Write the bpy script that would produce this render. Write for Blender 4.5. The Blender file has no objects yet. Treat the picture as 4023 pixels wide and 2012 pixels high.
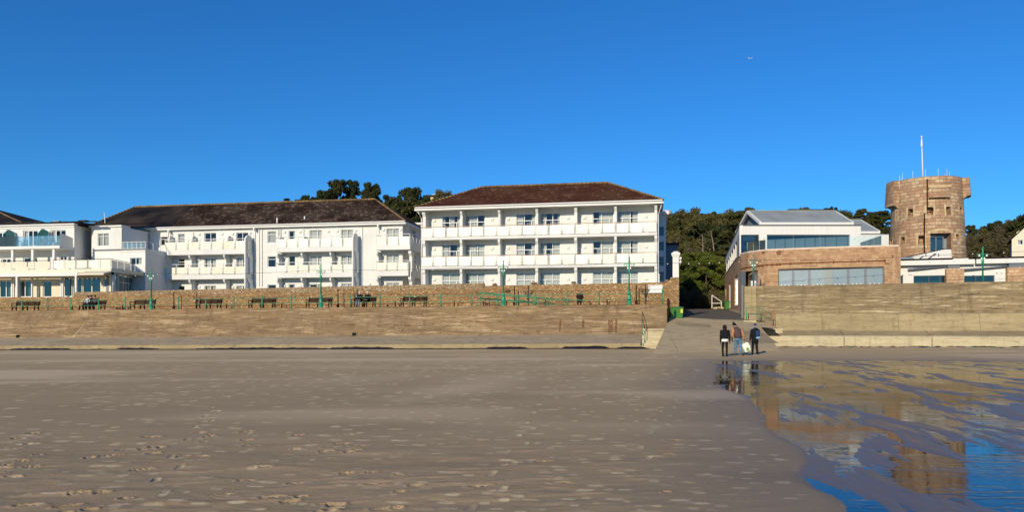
import bpy, bmesh, math, random
import numpy as np
from mathutils import Vector, Matrix
R = math.radians
random.seed(7); rng = np.random.default_rng(7)
scene = bpy.context.scene
col = scene.collection
# ---------------------------------------------------------------- camera, sky, sun, exposure
FP, CX, HZ, CH = 2900.0, 2011.5, 1283.0, 1.6      # focal length in photo pixels, centre column, horizon row, eye height
cam_d = bpy.data.cameras.new('camera'); cam = bpy.data.objects.new('camera', cam_d); col.objects.link(cam)
cam.location = (0, 0, CH); cam.rotation_euler = (R(90), 0, 0)
cam_d.sensor_width = 36; cam_d.lens = 36*FP/4023; cam_d.shift_y = (HZ-1006)/4023
cam_d.clip_start = 0.1; cam_d.clip_end = 6000
scene.camera = cam
SUN_EL, SUN_AZ = 20.0, 205.0                       # sun behind the camera, to its left
world = bpy.data.worlds.new('World'); scene.world = world; world.use_nodes = True
wn = world.node_tree; bg = wn.nodes['Background']
sky = wn.nodes.new('ShaderNodeTexSky'); sky.sky_type = 'NISHITA'; sky.sun_disc = False
sky.sun_elevation = R(SUN_EL); sky.sun_rotation = R(SUN_AZ)
sky.air_density = 1.0; sky.dust_density = 0.0; sky.ozone_density = 5.0; sky.altitude = 0
hs = wn.nodes.new('ShaderNodeHueSaturation'); hs.inputs['Saturation'].default_value = 1.12; hs.inputs['Value'].default_value = 1.0
wm = wn.nodes.new('ShaderNodeMix'); wm.data_type = 'RGBA'; wm.blend_type = 'MULTIPLY'; wm.inputs[0].default_value = 1.0; wm.inputs[7].default_value = (0.40, 0.93, 1.27, 1)
wn.links.new(sky.outputs[0], hs.inputs['Color']); wn.links.new(hs.outputs[0], wm.inputs[6]); wn.links.new(wm.outputs[2], bg.inputs['Color'])
bg.inputs['Strength'].default_value = 0.105
sl = bpy.data.lights.new('sun', 'SUN'); sl.energy = 4.4; sl.angle = R(0.5); sl.color = (1.0, 0.865, 0.66)
sun = bpy.data.objects.new('sun', sl); col.objects.link(sun)
sa = R(SUN_AZ)
sd = Vector((math.sin(sa)*math.cos(R(SUN_EL)), math.cos(sa)*math.cos(R(SUN_EL)), math.sin(R(SUN_EL))))
sun.rotation_euler = sd.to_track_quat('Z', 'Y').to_euler(); sun.location = sd*100
scene.view_settings.view_transform = 'Standard'; scene.view_settings.look = 'None'
scene.view_settings.exposure = 0.0; scene.view_settings.gamma = 1.0
# ---------------------------------------------------------------- materials
def nt(name):
    m = bpy.data.materials.new(name); m.use_nodes = True
    t = m.node_tree; return m, t, t.nodes['Principled BSDF']
def N(t, kind, **kw):
    n = t.nodes.new('ShaderNode'+kind)
    for k, v in kw.items():
        if k in n.inputs: n.inputs[k].default_value = v
        else: setattr(n, k, v)
    return n
def ramp(t, src, stops, interp='LINEAR'):
    r = t.nodes.new('ShaderNodeValToRGB'); r.color_ramp.interpolation = interp
    e = r.color_ramp.elements
    while len(e) < len(stops): e.new(0.5)
    for i, (p, c) in enumerate(stops):
        e[i].position = p; e[i].color = (c if len(c) == 4 else (*c, 1)) if isinstance(c, tuple) else (c, c, c, 1)
    t.links.new(src, r.inputs[0]); return r.outputs[0]
def mixc(t, fac, a, b, mode='MIX'):
    m = t.nodes.new('ShaderNodeMix'); m.data_type = 'RGBA'; m.blend_type = mode
    for s, v in ((0, fac), (6, a), (7, b)):
        if isinstance(v, (int, float)): m.inputs[s].default_value = v
        elif isinstance(v, tuple): m.inputs[s].default_value = (*v, 1)
        else: t.links.new(v, m.inputs[s])
    return m.outputs[2]
def pos(t, scale=(1, 1, 1), rotz=0.0):
    g = t.nodes.new('ShaderNodeNewGeometry'); mp = t.nodes.new('ShaderNodeMapping')
    mp.inputs['Scale'].default_value = scale; mp.inputs['Rotation'].default_value = (0, 0, rotz)
    t.links.new(g.outputs['Position'], mp.inputs[0]); return mp.outputs[0]
def noise(t, vec, scale=1, detail=4, rough=0.55, dist=0.0, out=0):
    n = N(t, 'TexNoise'); n.inputs['Scale'].default_value = scale; n.inputs['Detail'].default_value = detail
    n.inputs['Roughness'].default_value = rough; n.inputs['Distortion'].default_value = dist
    t.links.new(vec, n.inputs['Vector']); return n.outputs[out]
def bump(t, b, h, strength=0.3, dist=0.02):
    n = t.nodes.new('ShaderNodeBump'); n.inputs['Strength'].default_value = strength; n.inputs['Distance'].default_value = dist
    t.links.new(h, n.inputs['Height']); t.links.new(n.outputs[0], b.inputs['Normal'])
def plain(name, c, rough=0.6, metal=0.0, var=0.12, vs=3.0, bmp=0.0):
    m, t, b = nt(name); p = pos(t)
    n = noise(t, p, vs, 5)
    lo = tuple(x*(1-var) for x in c); hi = tuple(min(1, x*(1+var)) for x in c)
    t.links.new(ramp(t, n, [(0.3, lo), (0.7, hi)]), b.inputs['Base Color'])
    b.inputs['Roughness'].default_value = rough; b.inputs['Metallic'].default_value = metal
    if rough >= 0.5: b.inputs['Specular IOR Level'].default_value = 0.15
    if bmp: bump(t, b, noise(t, p, 40, 3), bmp, 0.01)
    return m
def render_wall(name, c=(0.74, 0.74, 0.70), dirt=0.16):
    m, t, b = nt(name)
    big = noise(t, pos(t, (0.6, 0.6, 0.25)), 1, 5, 0.6)
    drip = noise(t, pos(t, (5, 5, 0.35)), 1, 4, 0.6)
    c1 = mixc(t, ramp(t, big, [(0.35, 0.0), (0.75, 1.0)]), c, tuple(x*(1-dirt) for x in c))
    c2 = mixc(t, ramp(t, drip, [(0.52, 0.0), (0.78, 0.55)]), c1, (c[0]*0.80, c[1]*0.76, c[2]*0.68))
    t.links.new(c2, b.inputs['Base Color']); b.inputs['Roughness'].default_value = 0.85
    bump(t, b, noise(t, pos(t), 22, 4), 0.25, 0.01)
    return m
def concrete(name, ca, cb, cc, light, strata=1.0, blotch=1.0):
    m, t, b = nt(name)
    st = noise(t, pos(t, (0.22, 0.22, 2.4)), 1, 8, 0.72, 0.9)
    fine = noise(t, pos(t, (1.3, 1.3, 5)), 1, 7, 0.7)
    big = noise(t, pos(t, (0.25, 0.25, 0.5)), 1, 4)
    drip = noise(t, pos(t, (2.3, 2.3, 0.12)), 1, 5, 0.6)
    c = mixc(t, ramp(t, st, [(0.38, 0.0), (0.58, 1.0)]), cb, ca)
    c = mixc(t, ramp(t, big, [(0.42, 0.0), (0.72, 0.8*blotch)]), c, cc)
    c = mixc(t, ramp(t, fine, [(0.36, 0.6), (0.47, 0.0)]), c, tuple(x*0.6 for x in cb))
    c = mixc(t, ramp(t, st, [(0.56, 0.0), (0.64, 0.5*strata)]), c, light)
    thin = noise(t, pos(t, (0.35, 0.35, 7)), 1, 6, 0.75, 1.2)
    c = mixc(t, ramp(t, thin, [(0.585, 0.0), (0.61, 0.85*strata)]), c, light)
    c = mixc(t, ramp(t, thin, [(0.385, 0.8*strata), (0.415, 0.0)]), c, tuple(x*0.4 for x in cb))
    c = mixc(t, ramp(t, drip, [(0.54, 0.0), (0.70, 0.55)]), c, tuple(x*0.62 for x in cb))
    t.links.new(c, b.inputs['Base Color']); b.inputs['Roughness'].default_value = 0.9
    s = N(t, 'Math', operation='ADD'); t.links.new(st, s.inputs[0]); t.links.new(fine, s.inputs[1])
    bump(t, b, s.outputs[0], 0.9*max(strata, 0.3), 0.10)
    return m
def rubble(name, cols, mortar, sc=(2.2, 2.2, 3.6), light_top=None):
    m, t, b = nt(name)
    p = pos(t, sc); nz = noise(t, p, 1.2, 3, out=1)
    va = N(t, 'VectorMath', operation='MULTIPLY_ADD'); t.links.new(nz, va.inputs[0]); va.inputs[1].default_value = (0.45,)*3; t.links.new(p, va.inputs[2])
    v1 = N(t, 'TexVoronoi'); t.links.new(va.outputs[0], v1.inputs['Vector'])
    v2 = N(t, 'TexVoronoi', feature='DISTANCE_TO_EDGE'); t.links.new(va.outputs[0], v2.inputs['Vector'])
    sp = N(t, 'SeparateColor'); t.links.new(v1.outputs['Color'], sp.inputs[0])
    st = [(i/(len(cols)-1), c) for i, c in enumerate(cols)]
    c = ramp(t, sp.outputs[0], st)
    c = mixc(t, 1.0, c, ramp(t, noise(t, p, 3.5, 3), [(0.3, 0.8), (0.7, 1.12)]), 'MULTIPLY')
    c = mixc(t, ramp(t, v2.outputs[0], [(0.03, 0.9), (0.09, 0.0)]), c, mortar)
    c = mixc(t, ramp(t, noise(t, pos(t, (0.35, 0.35, 0.8)), 1, 4), [(0.45, 0.0), (0.75, 0.5)]), c, tuple(x*0.75 for x in cols[0]))
    t.links.new(c, b.inputs['Base Color']); b.inputs['Roughness'].default_value = 0.92
    h = ramp(t, v2.outputs[0], [(0.0, 0.0), (0.14, 1.0)])
    bump(t, b, h, 0.8, 0.06)
    return m
def coursed(name, cols, mortar, bw, bh, msz=0.012, spot=None, dist=0.05):
    """squared stone blocks, laid out on the wall's own running length and height (uv in metres)"""
    m, t, b = nt(name)
    uv = t.nodes.new('ShaderNodeUVMap'); nz = noise(t, uv.outputs[0], 1.1, 3, out=1)
    va = N(t, 'VectorMath', operation='MULTIPLY_ADD'); t.links.new(nz, va.inputs[0]); va.inputs[1].default_value = (dist*2, dist, 0); t.links.new(uv.outputs[0], va.inputs[2])
    br = N(t, 'TexBrick'); t.links.new(va.outputs[0], br.inputs['Vector'])
    br.inputs['Color1'].default_value = (0, 0, 0, 1); br.inputs['Color2'].default_value = (1, 1, 1, 1); br.inputs['Mortar'].default_value = (0.5,)*3+(1,)
    br.inputs['Scale'].default_value = 1.0; br.inputs['Brick Width'].default_value = bw; br.inputs['Row Height'].default_value = bh
    br.inputs['Mortar Size'].default_value = msz; br.inputs['Bias'].default_value = 0.0; br.offset_frequency = 2; br.squash = 0.7; br.squash_frequency = 3
    c = ramp(t, br.outputs[0], [(i/(len(cols)-1), x) for i, x in enumerate(cols)])
    c = mixc(t, 1.0, c, ramp(t, noise(t, uv.outputs[0], 2.4, 6, 0.65), [(0.28, 0.60), (0.72, 1.28)]), 'MULTIPLY')
    c = mixc(t, ramp(t, noise(t, uv.outputs[0], 0.35, 4), [(0.42, 0.0), (0.72, 0.75)]), c, cols[1])
    if spot:
        v = N(t, 'TexVoronoi'); v.inputs['Scale'].default_value = 1.5; t.links.new(va.outputs[0], v.inputs['Vector'])
        s2 = N(t, 'SeparateColor'); t.links.new(v.outputs['Color'], s2.inputs[0])
        k = N(t, 'Math', operation='GREATER_THAN'); t.links.new(s2.outputs[0], k.inputs[0]); k.inputs[1].default_value = 0.93
        k2 = N(t, 'Math', operation='LESS_THAN'); t.links.new(v.outputs['Distance'], k2.inputs[0]); k2.inputs[1].default_value = 0.30
        k3 = N(t, 'Math', operation='MULTIPLY'); t.links.new(k.outputs[0], k3.inputs[0]); t.links.new(k2.outputs[0], k3.inputs[1])
        c = mixc(t, k3.outputs[0], c, spot)
    c = mixc(t, br.outputs['Fac'], c, mortar)
    t.links.new(c, b.inputs['Base Color']); b.inputs['Roughness'].default_value = 0.92
    inv = N(t, 'Math', operation='SUBTRACT'); inv.inputs[0].default_value = 1.0; t.links.new(br.outputs['Fac'], inv.inputs[1])
    ad = N(t, 'Math', operation='MULTIPLY_ADD'); t.links.new(noise(t, uv.outputs[0], 9, 4), ad.inputs[0]); ad.inputs[1].default_value = 0.6; t.links.new(inv.outputs[0], ad.inputs[2])
    bump(t, b, ad.outputs[0], 0.7, 0.05)
    return m
def tiles(name, ca, cb, lichen, lich_amt, split=None):
    """pantiles: uv in metres, u along the eaves, v up the slope"""
    m, t, b = nt(name)
    uv = t.nodes.new('ShaderNodeUVMap'); sx = N(t, 'SeparateXYZ'); t.links.new(uv.outputs[0], sx.inputs[0])
    def M(op, a, c=None):
        n = N(t, 'Math', operation=op)
        for i, v in ((0, a), (1, c)):
            if v is None: continue
            if isinstance(v, (int, float)): n.inputs[i].default_value = v
            else: t.links.new(v, n.inputs[i])
        return n.outputs[0]
    uu = M('DIVIDE', sx.outputs[0], 0.30); vv = M('DIVIDE', sx.outputs[1], 0.36)
    row = M('FLOOR', vv); fv = M('FRACT', vv)
    us = M('ADD', uu, M('MULTIPLY', row, 0.5)); colm = M('FLOOR', us); fu = M('FRACT', us)
    cb_ = N(t, 'CombineXYZ'); t.links.new(colm, cb_.inputs[0]); t.links.new(row, cb_.inputs[1])
    wh = N(t, 'TexWhiteNoise'); t.links.new(cb_.outputs[0], wh.inputs['Vector'])
    c = mixc(t, wh.outputs[0], ca, cb)
    ln = noise(t, uv.outputs[0], 0.28, 4)
    lm = M('MULTIPLY', M('GREATER_THAN', wh.outputs[0], 1-lich_amt), ramp(t, ln, [(0.40, 0.15), (0.6, 1.0)]))
    sub = noise(t, uv.outputs[0], 7, 2)
    lm = M('MULTIPLY', lm, ramp(t, sub, [(0.45, 0.0), (0.55, 1.0)]))
    if split is not None:
        # newer, plain black tiles beyond a slanting joint
        e = M('SUBTRACT', M('ADD', sx.outputs[0], M('MULTIPLY', sx.outputs[1], -split[1])), split[0])
        k = M('LESS_THAN', e, 0.0)
        c = mixc(t, k, c, (0.012, 0.012, 0.014)); lm = M('MULTIPLY', lm, M('SUBTRACT', 1.0, k))
    c = mixc(t, lm, c, lichen)
    c = mixc(t, ramp(t, ln, [(0.4, 0.0), (0.75, 0.5)]), c, tuple(x*0.7 for x in lichen))
    t.links.new(c, b.inputs['Base Color']); b.inputs['Roughness'].default_value = 0.95; b.inputs['Specular IOR Level'].default_value = 0.1
    hu = M('SINE', M('MULTIPLY', fu, math.pi)); hv = M('SUBTRACT', 1.0, fv)
    bump(t, b, M('ADD', M('MULTIPLY', hu, 0.7), M('MULTIPLY', hv, 0.6)), 1.0, 0.09)
    return m
def glass(name, tint=(0.75, 0.85, 0.85), dark=0.0, ior=1.55, rough=0.01, op=0.0, opc=(0.5, 0.6, 0.6)):
    m = bpy.data.materials.new(name); m.use_nodes = True; t = m.node_tree; t.nodes.clear()
    o = N(t, 'OutputMaterial'); tr = N(t, 'BsdfTransparent'); gl = N(t, 'BsdfGlossy'); fr = N(t, 'Fresnel'); mx = N(t, 'MixShader')
    tr.inputs['Color'].default_value = (*tuple(x*(1-dark) for x in tint), 1); gl.inputs['Roughness'].default_value = rough
    gl.inputs['Color'].default_value = (0.95, 1, 1, 1)
    fr.inputs['IOR'].default_value = ior
    t.links.new(fr.outputs[0], mx.inputs[0]); t.links.new(gl.outputs[0], mx.inputs[2])
    if op:
        df = N(t, 'BsdfDiffuse'); df.inputs['Color'].default_value = (*opc, 1); m2 = N(t, 'MixShader'); m2.inputs[0].default_value = op
        t.links.new(tr.outputs[0], m2.inputs[1]); t.links.new(df.outputs[0], m2.inputs[2]); t.links.new(m2.outputs[0], mx.inputs[1])
    else: t.links.new(tr.outputs[0], mx.inputs[1])
    t.links.new(mx.outputs[0], o.inputs[0]); return m
def frosted(name, a, b_, rough=0.28):
    m, t, b = nt(name)
    inf = t.nodes.new('ShaderNodeObjectInfo')
    c = mixc(t, inf.outputs['Random'], a, b_)
    c = mixc(t, ramp(t, noise(t, pos(t, (1.5, 1.5, 1.1)), 1, 5), [(0.45, 0.0), (0.85, 0.6)]), c, (0.62, 0.52, 0.30))
    t.links.new(c, b.inputs['Base Color']); b.inputs['Roughness'].default_value = rough
    b.inputs['Specular IOR Level'].default_value = 0.6
    return m
def foliage(name, dark, bright, warm):
    m, t, b = nt(name)
    inf = t.nodes.new('ShaderNodeObjectInfo')
    c = mixc(t, ramp(t, noise(t, pos(t, (0.9, 0.9, 1.4)), 1, 5, 0.7), [(0.32, 0.0), (0.68, 1.0)]), dark, bright)  # leaf tone varies at random with position
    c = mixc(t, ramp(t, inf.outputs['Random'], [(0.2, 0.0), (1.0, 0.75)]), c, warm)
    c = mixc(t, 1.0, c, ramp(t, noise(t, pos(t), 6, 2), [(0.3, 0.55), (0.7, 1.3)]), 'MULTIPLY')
    t.links.new(c, b.inputs['Base Color']); b.inputs['Roughness'].default_value = 0.75
    b.inputs['Specular IOR Level'].default_value = 0.2
    return m
M_ = {}
M_['white'] = render_wall('white_render')
M_['cream'] = render_wall('cream_render', (0.72, 0.66, 0.50), 0.08)
M_['purewhite'] = render_wall('clean_white_render', (0.72, 0.71, 0.66), 0.05)
M_['trim'] = plain('white_trim_paint', (0.72, 0.71, 0.67), 0.5, var=0.04)
M_['upvc'] = plain('white_window_frame', (0.80, 0.80, 0.79), 0.35, var=0.03)
M_['greyframe'] = plain('dark_grey_frame', (0.07, 0.08, 0.09), 0.4, var=0.1)
M_['greyframe2'] = plain('mid_grey_frame_and_shade', (0.13, 0.15, 0.17), 0.45, var=0.1)
M_['seawall'] = concrete('weathered_tan_concrete', (0.290, 0.195, 0.094), (0.175, 0.112, 0.052), (0.20, 0.138, 0.072), (0.64, 0.50, 0.31), 0.62)
M_['seawall_r'] = concrete('weathered_buff_concrete', (0.315, 0.235, 0.122), (0.195, 0.143, 0.074), (0.215, 0.16, 0.088), (0.66, 0.55, 0.35))
M_['panelconc'] = concrete('cast_panel_concrete', (0.39, 0.31, 0.163), (0.29, 0.225, 0.12), (0.25, 0.195, 0.108), (0.60, 0.50, 0.30), 0.1)
M_['paleconc'] = concrete('pale_foot_concrete', (0.56, 0.48, 0.30), (0.42, 0.36, 0.22), (0.46, 0.39, 0.24), (0.66, 0.58, 0.38), 0.3)
M_['apron'] = concrete('grey_apron_concrete', (0.43, 0.34, 0.205), (0.33, 0.26, 0.16), (0.37, 0.29, 0.18), (0.52, 0.44, 0.33), 0.15, 0.6)
M_['slip'] = concrete('slipway_concrete', (0.56, 0.425, 0.225), (0.46, 0.35, 0.185), (0.48, 0.37, 0.20), (0.64, 0.51, 0.30), 0.5, 0.8)
M_['slipdark'] = concrete('dark_slip_patch', (0.38, 0.29, 0.155), (0.32, 0.24, 0.13), (0.34, 0.26, 0.14), (0.44, 0.35, 0.21), 0.15, 0.6)
M_['asphalt'] = plain('asphalt', (0.13, 0.115, 0.09), 0.9, var=0.25, vs=2)
M_['rubble'] = rubble('rubble_stone', [(0.30, 0.155, 0.055), (0.52, 0.31, 0.12), (0.34, 0.20, 0.09), (0.60, 0.40, 0.18), (0.40, 0.21, 0.075), (0.62, 0.46, 0.26)], (0.22, 0.15, 0.075), (1.15, 1.15, 2.0))
M_['rubble_pale'] = rubble('pale_rubble_stone', [(0.34, 0.21, 0.10), (0.66, 0.48, 0.27), (0.30, 0.18, 0.08), (0.80, 0.64, 0.42), (0.46, 0.30, 0.15)], (0.16, 0.11, 0.06), (2.0, 2.0, 2.8))
M_['pier'] = coursed('pier_stone_blocks', [(0.50, 0.30, 0.16), (0.58, 0.38, 0.21), (0.46, 0.27, 0.15), (0.64, 0.46, 0.28)], (0.36, 0.25, 0.15), 0.42, 0.26, 0.02)
M_['reststone'] = coursed('pink_granite_facing', [(0.42, 0.245, 0.125), (0.50, 0.30, 0.16), (0.37, 0.225, 0.12), (0.56, 0.37, 0.21), (0.33, 0.17, 0.08)], (0.36, 0.24, 0.135), 0.62, 0.19, 0.010, spot=(0.20, 0.08, 0.035), dist=0.12)
M_['towerstone'] = coursed('tower_granite', [(0.37, 0.215, 0.125), (0.44, 0.265, 0.155), (0.32, 0.19, 0.11), (0.60, 0.45, 0.27), (0.40, 0.24, 0.14), (0.60, 0.47, 0.29)], (0.22, 0.15, 0.085), 0.80, 0.34, 0.022, dist=0.16)
M_['towertrim'] = plain('pale_dressed_granite', (0.52, 0.40, 0.23), 0.9, var=0.25, vs=1.5, bmp=0.3)
M_['coping'] = plain('pinkish_coping_stone', (0.66, 0.52, 0.40), 0.8, var=0.08)
M_['tileb'] = tiles('brown_pantiles', (0.020, 0.010, 0.006), (0.042, 0.021, 0.012), (0.26, 0.19, 0.13), 0.26, split=(2.77, -0.167))
M_['tilec'] = tiles('red_brown_pantiles', (0.060, 0.019, 0.009), (0.105, 0.035, 0.016), (0.26, 0.15, 0.075), 0.16)
M_['tiledark'] = tiles('black_tiles', (0.014, 0.013, 0.014), (0.026, 0.022, 0.022), (0.06, 0.05, 0.05), 0.1)
M_['ridge'] = plain('lichened_ridge_tiles', (0.20, 0.135, 0.06), 0.9, var=0.5, vs=1.2)
M_['felt'] = plain('black_roof_felt', (0.02, 0.02, 0.022), 0.7, var=0.3)
M_['zinc'] = plain('grey_zinc_sheet', (0.30, 0.325, 0.315), 0.55, 0.0, var=0.14, vs=0.6)
M_['slats'] = plain('grey_weatherboard', (0.20, 0.24, 0.27), 0.6, var=0.1)
M_['pane'] = glass('window_glass', (0.93, 0.95, 0.95))
M_['panedark'] = glass('tinted_window_glass', (0.35, 0.5, 0.55), 0.2, 1.9)
M_['balu'] = glass('clear_balustrade_glass', (0.94, 0.985, 0.975), 0.0, 1.45, 0.02, 0.07, (0.55, 0.75, 0.72))
M_['teal'] = glass('teal_balustrade_glass', (0.35, 0.62, 0.60), 0.1, 1.04, 0.4, 0.55, (0.10, 0.30, 0.29))
M_['greyglass'] = plain('blue_grey_shutter_glass', (0.24, 0.31, 0.335), 0.22, var=0.08, vs=0.7)
M_['frost'] = frosted('sunlit_frosted_panel', (0.92, 0.86, 0.62), (0.95, 0.92, 0.80))  # sun reflected off the panels is put into the bright cream base
M_['frostb'] = frosted('stained_frosted_panel', (0.80, 0.74, 0.56), (0.84, 0.81, 0.72))
M_['room'] = plain('room_interior_sky_tone', (0.22, 0.25, 0.28), 0.9, var=0.3, vs=1)  # bluish tone stands for the sky reflected in the panes
M_['curtain'] = plain('pale_curtain', (0.50, 0.51, 0.485), 0.9, var=0.08, vs=6)
M_['dcurtain'] = plain('grey_blind', (0.42, 0.44, 0.42), 0.9, var=0.08, vs=6)
M_['pinkrail'] = plain('faded_brown_rail', (0.44, 0.30, 0.20), 0.6, var=0.2)
M_['green'] = plain('green_railing_paint', (0.035, 0.23, 0.11), 0.45, var=0.25, vs=2)
M_['greenlamp'] = plain('bright_green_lamp_paint', (0.02, 0.27, 0.14), 0.4, var=0.2, vs=2)
M_['darkred'] = plain('dark_red_iron', (0.045, 0.008, 0.006), 0.7, var=0.3)
M_['benchred'] = plain('dark_red_bench_slats', (0.022, 0.006, 0.005), 0.85, var=0.3, vs=5)
M_['iron'] = plain('dark_cast_iron', (0.012, 0.010, 0.009), 0.8, var=0.3)
M_['bingreen'] = plain('green_plastic', (0.05, 0.19, 0.03), 0.4, var=0.12)
M_['bulb'] = plain('milky_bulb', (0.85, 0.83, 0.76), 0.3, var=0.02)
M_['sign'] = plain('white_sign_board', (0.82, 0.80, 0.74), 0.5, var=0.03)
M_['letters'] = plain('grey_lettering', (0.42, 0.42, 0.42), 0.6, var=0.05)
M_['yellow'] = plain('yellow_sticker', (0.60, 0.62, 0.08), 0.5, var=0.1)
M_['bark'] = plain('bark', (0.10, 0.075, 0.05), 0.95, var=0.3, vs=4, bmp=0.4)
M_['weed'] = plain('dark_seaweed', (0.014, 0.007, 0.005), 0.45, var=0.5, vs=8, bmp=0.8)
M_['rust'] = plain('rust', (0.22, 0.07, 0.02), 0.8, var=0.4, vs=4)
M_['hill'] = plain('hillside_soil', (0.055, 0.05, 0.022), 0.95, var=0.4, vs=0.4)
M_['palebark'] = plain('pale_bare_bark', (0.24, 0.19, 0.12), 0.9, var=0.2)
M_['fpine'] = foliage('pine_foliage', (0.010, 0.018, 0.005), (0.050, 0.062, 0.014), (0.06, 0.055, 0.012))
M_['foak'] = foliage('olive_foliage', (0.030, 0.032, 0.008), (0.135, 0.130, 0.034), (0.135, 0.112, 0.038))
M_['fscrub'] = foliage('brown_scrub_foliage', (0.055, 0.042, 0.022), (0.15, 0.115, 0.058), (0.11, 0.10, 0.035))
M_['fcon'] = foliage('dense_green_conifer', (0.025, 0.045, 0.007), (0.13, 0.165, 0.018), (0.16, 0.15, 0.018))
M_['ftuft'] = foliage('dry_tuft', (0.16, 0.09, 0.04), (0.34, 0.20, 0.09), (0.28, 0.18, 0.08))
def cloth(name, c, var=0.15): return plain(name, c, 0.9, var=var, vs=9, bmp=0.15)
M_['skin'] = plain('skin', (0.55, 0.33, 0.23), 0.55, var=0.06)
M_['black'] = cloth('black_cloth', (0.012, 0.012, 0.013))
M_['hood'] = cloth('dark_maroon_cloth', (0.028, 0.012, 0.014))
M_['whitecloth'] = cloth('white_cloth', (0.78, 0.76, 0.70), 0.05)
M_['tan'] = cloth('orange_tan_sleeves', (0.48, 0.22, 0.09))
M_['brown'] = cloth('brown_grey_quilt', (0.085, 0.060, 0.058))
M_['jeans'] = cloth('blue_denim', (0.10, 0.19, 0.30), 0.5)
M_['bootbrown'] = plain('brown_leather', (0.12, 0.055, 0.025), 0.6)
M_['navy'] = cloth('navy_nylon', (0.02, 0.045, 0.12))
M_['lightblue'] = cloth('light_blue_nylon', (0.22, 0.50, 0.78), 0.05)
M_['purple'] = cloth('purple_navy_wool', (0.05, 0.03, 0.11))
M_['greycoat'] = cloth('pale_grey_coat', (0.42, 0.44, 0.44))
M_['whitehair'] = cloth('white_hair', (0.62, 0.60, 0.56), 0.1)
M_['bagpaper'] = plain('pale_green_white_bag', (0.74, 0.80, 0.66), 0.5, var=0.05)
M_['leafgreen'] = plain('leaf_green_print', (0.16, 0.32, 0.05), 0.5, var=0.3, vs=20)

# ---------------------------------------------------------------- geometry helpers
def X_(px, d): return (px-CX)/FP*d
def Z_(py, d): return CH+(HZ-py)/FP*d
def P_(px, py, d): return Vector((X_(px, d), d, Z_(py, d)))
class Fr:
    """a straight front in plan: t runs along it, o is the distance out from it (towards the beach)"""
    def __init__(s, pa, da, pb, db):
        s.A = Vector((X_(pa, da), da)); B = Vector((X_(pb, db), db)); s.L = (B-s.A).length
        s.u = (B-s.A)/s.L; s.n = Vector((s.u.y, -s.u.x)); s.ang = math.atan2(s.u.y, s.u.x)
    def T(s, px, o=0.0):
        k = (px-CX)/FP
        return (k*(s.A.y+s.n.y*o)-s.A.x-s.n.x*o)/(s.u.x-k*s.u.y)
    def D(s, px, o=0.0): return s.A.y+s.u.y*s.T(px, o)+s.n.y*o
    def Z(s, px, py, o=0.0): return Z_(py, s.D(px, o))
    def p(s, t, o, z): q = s.A+s.u*t+s.n*o; return Vector((q.x, q.y, z))
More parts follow.
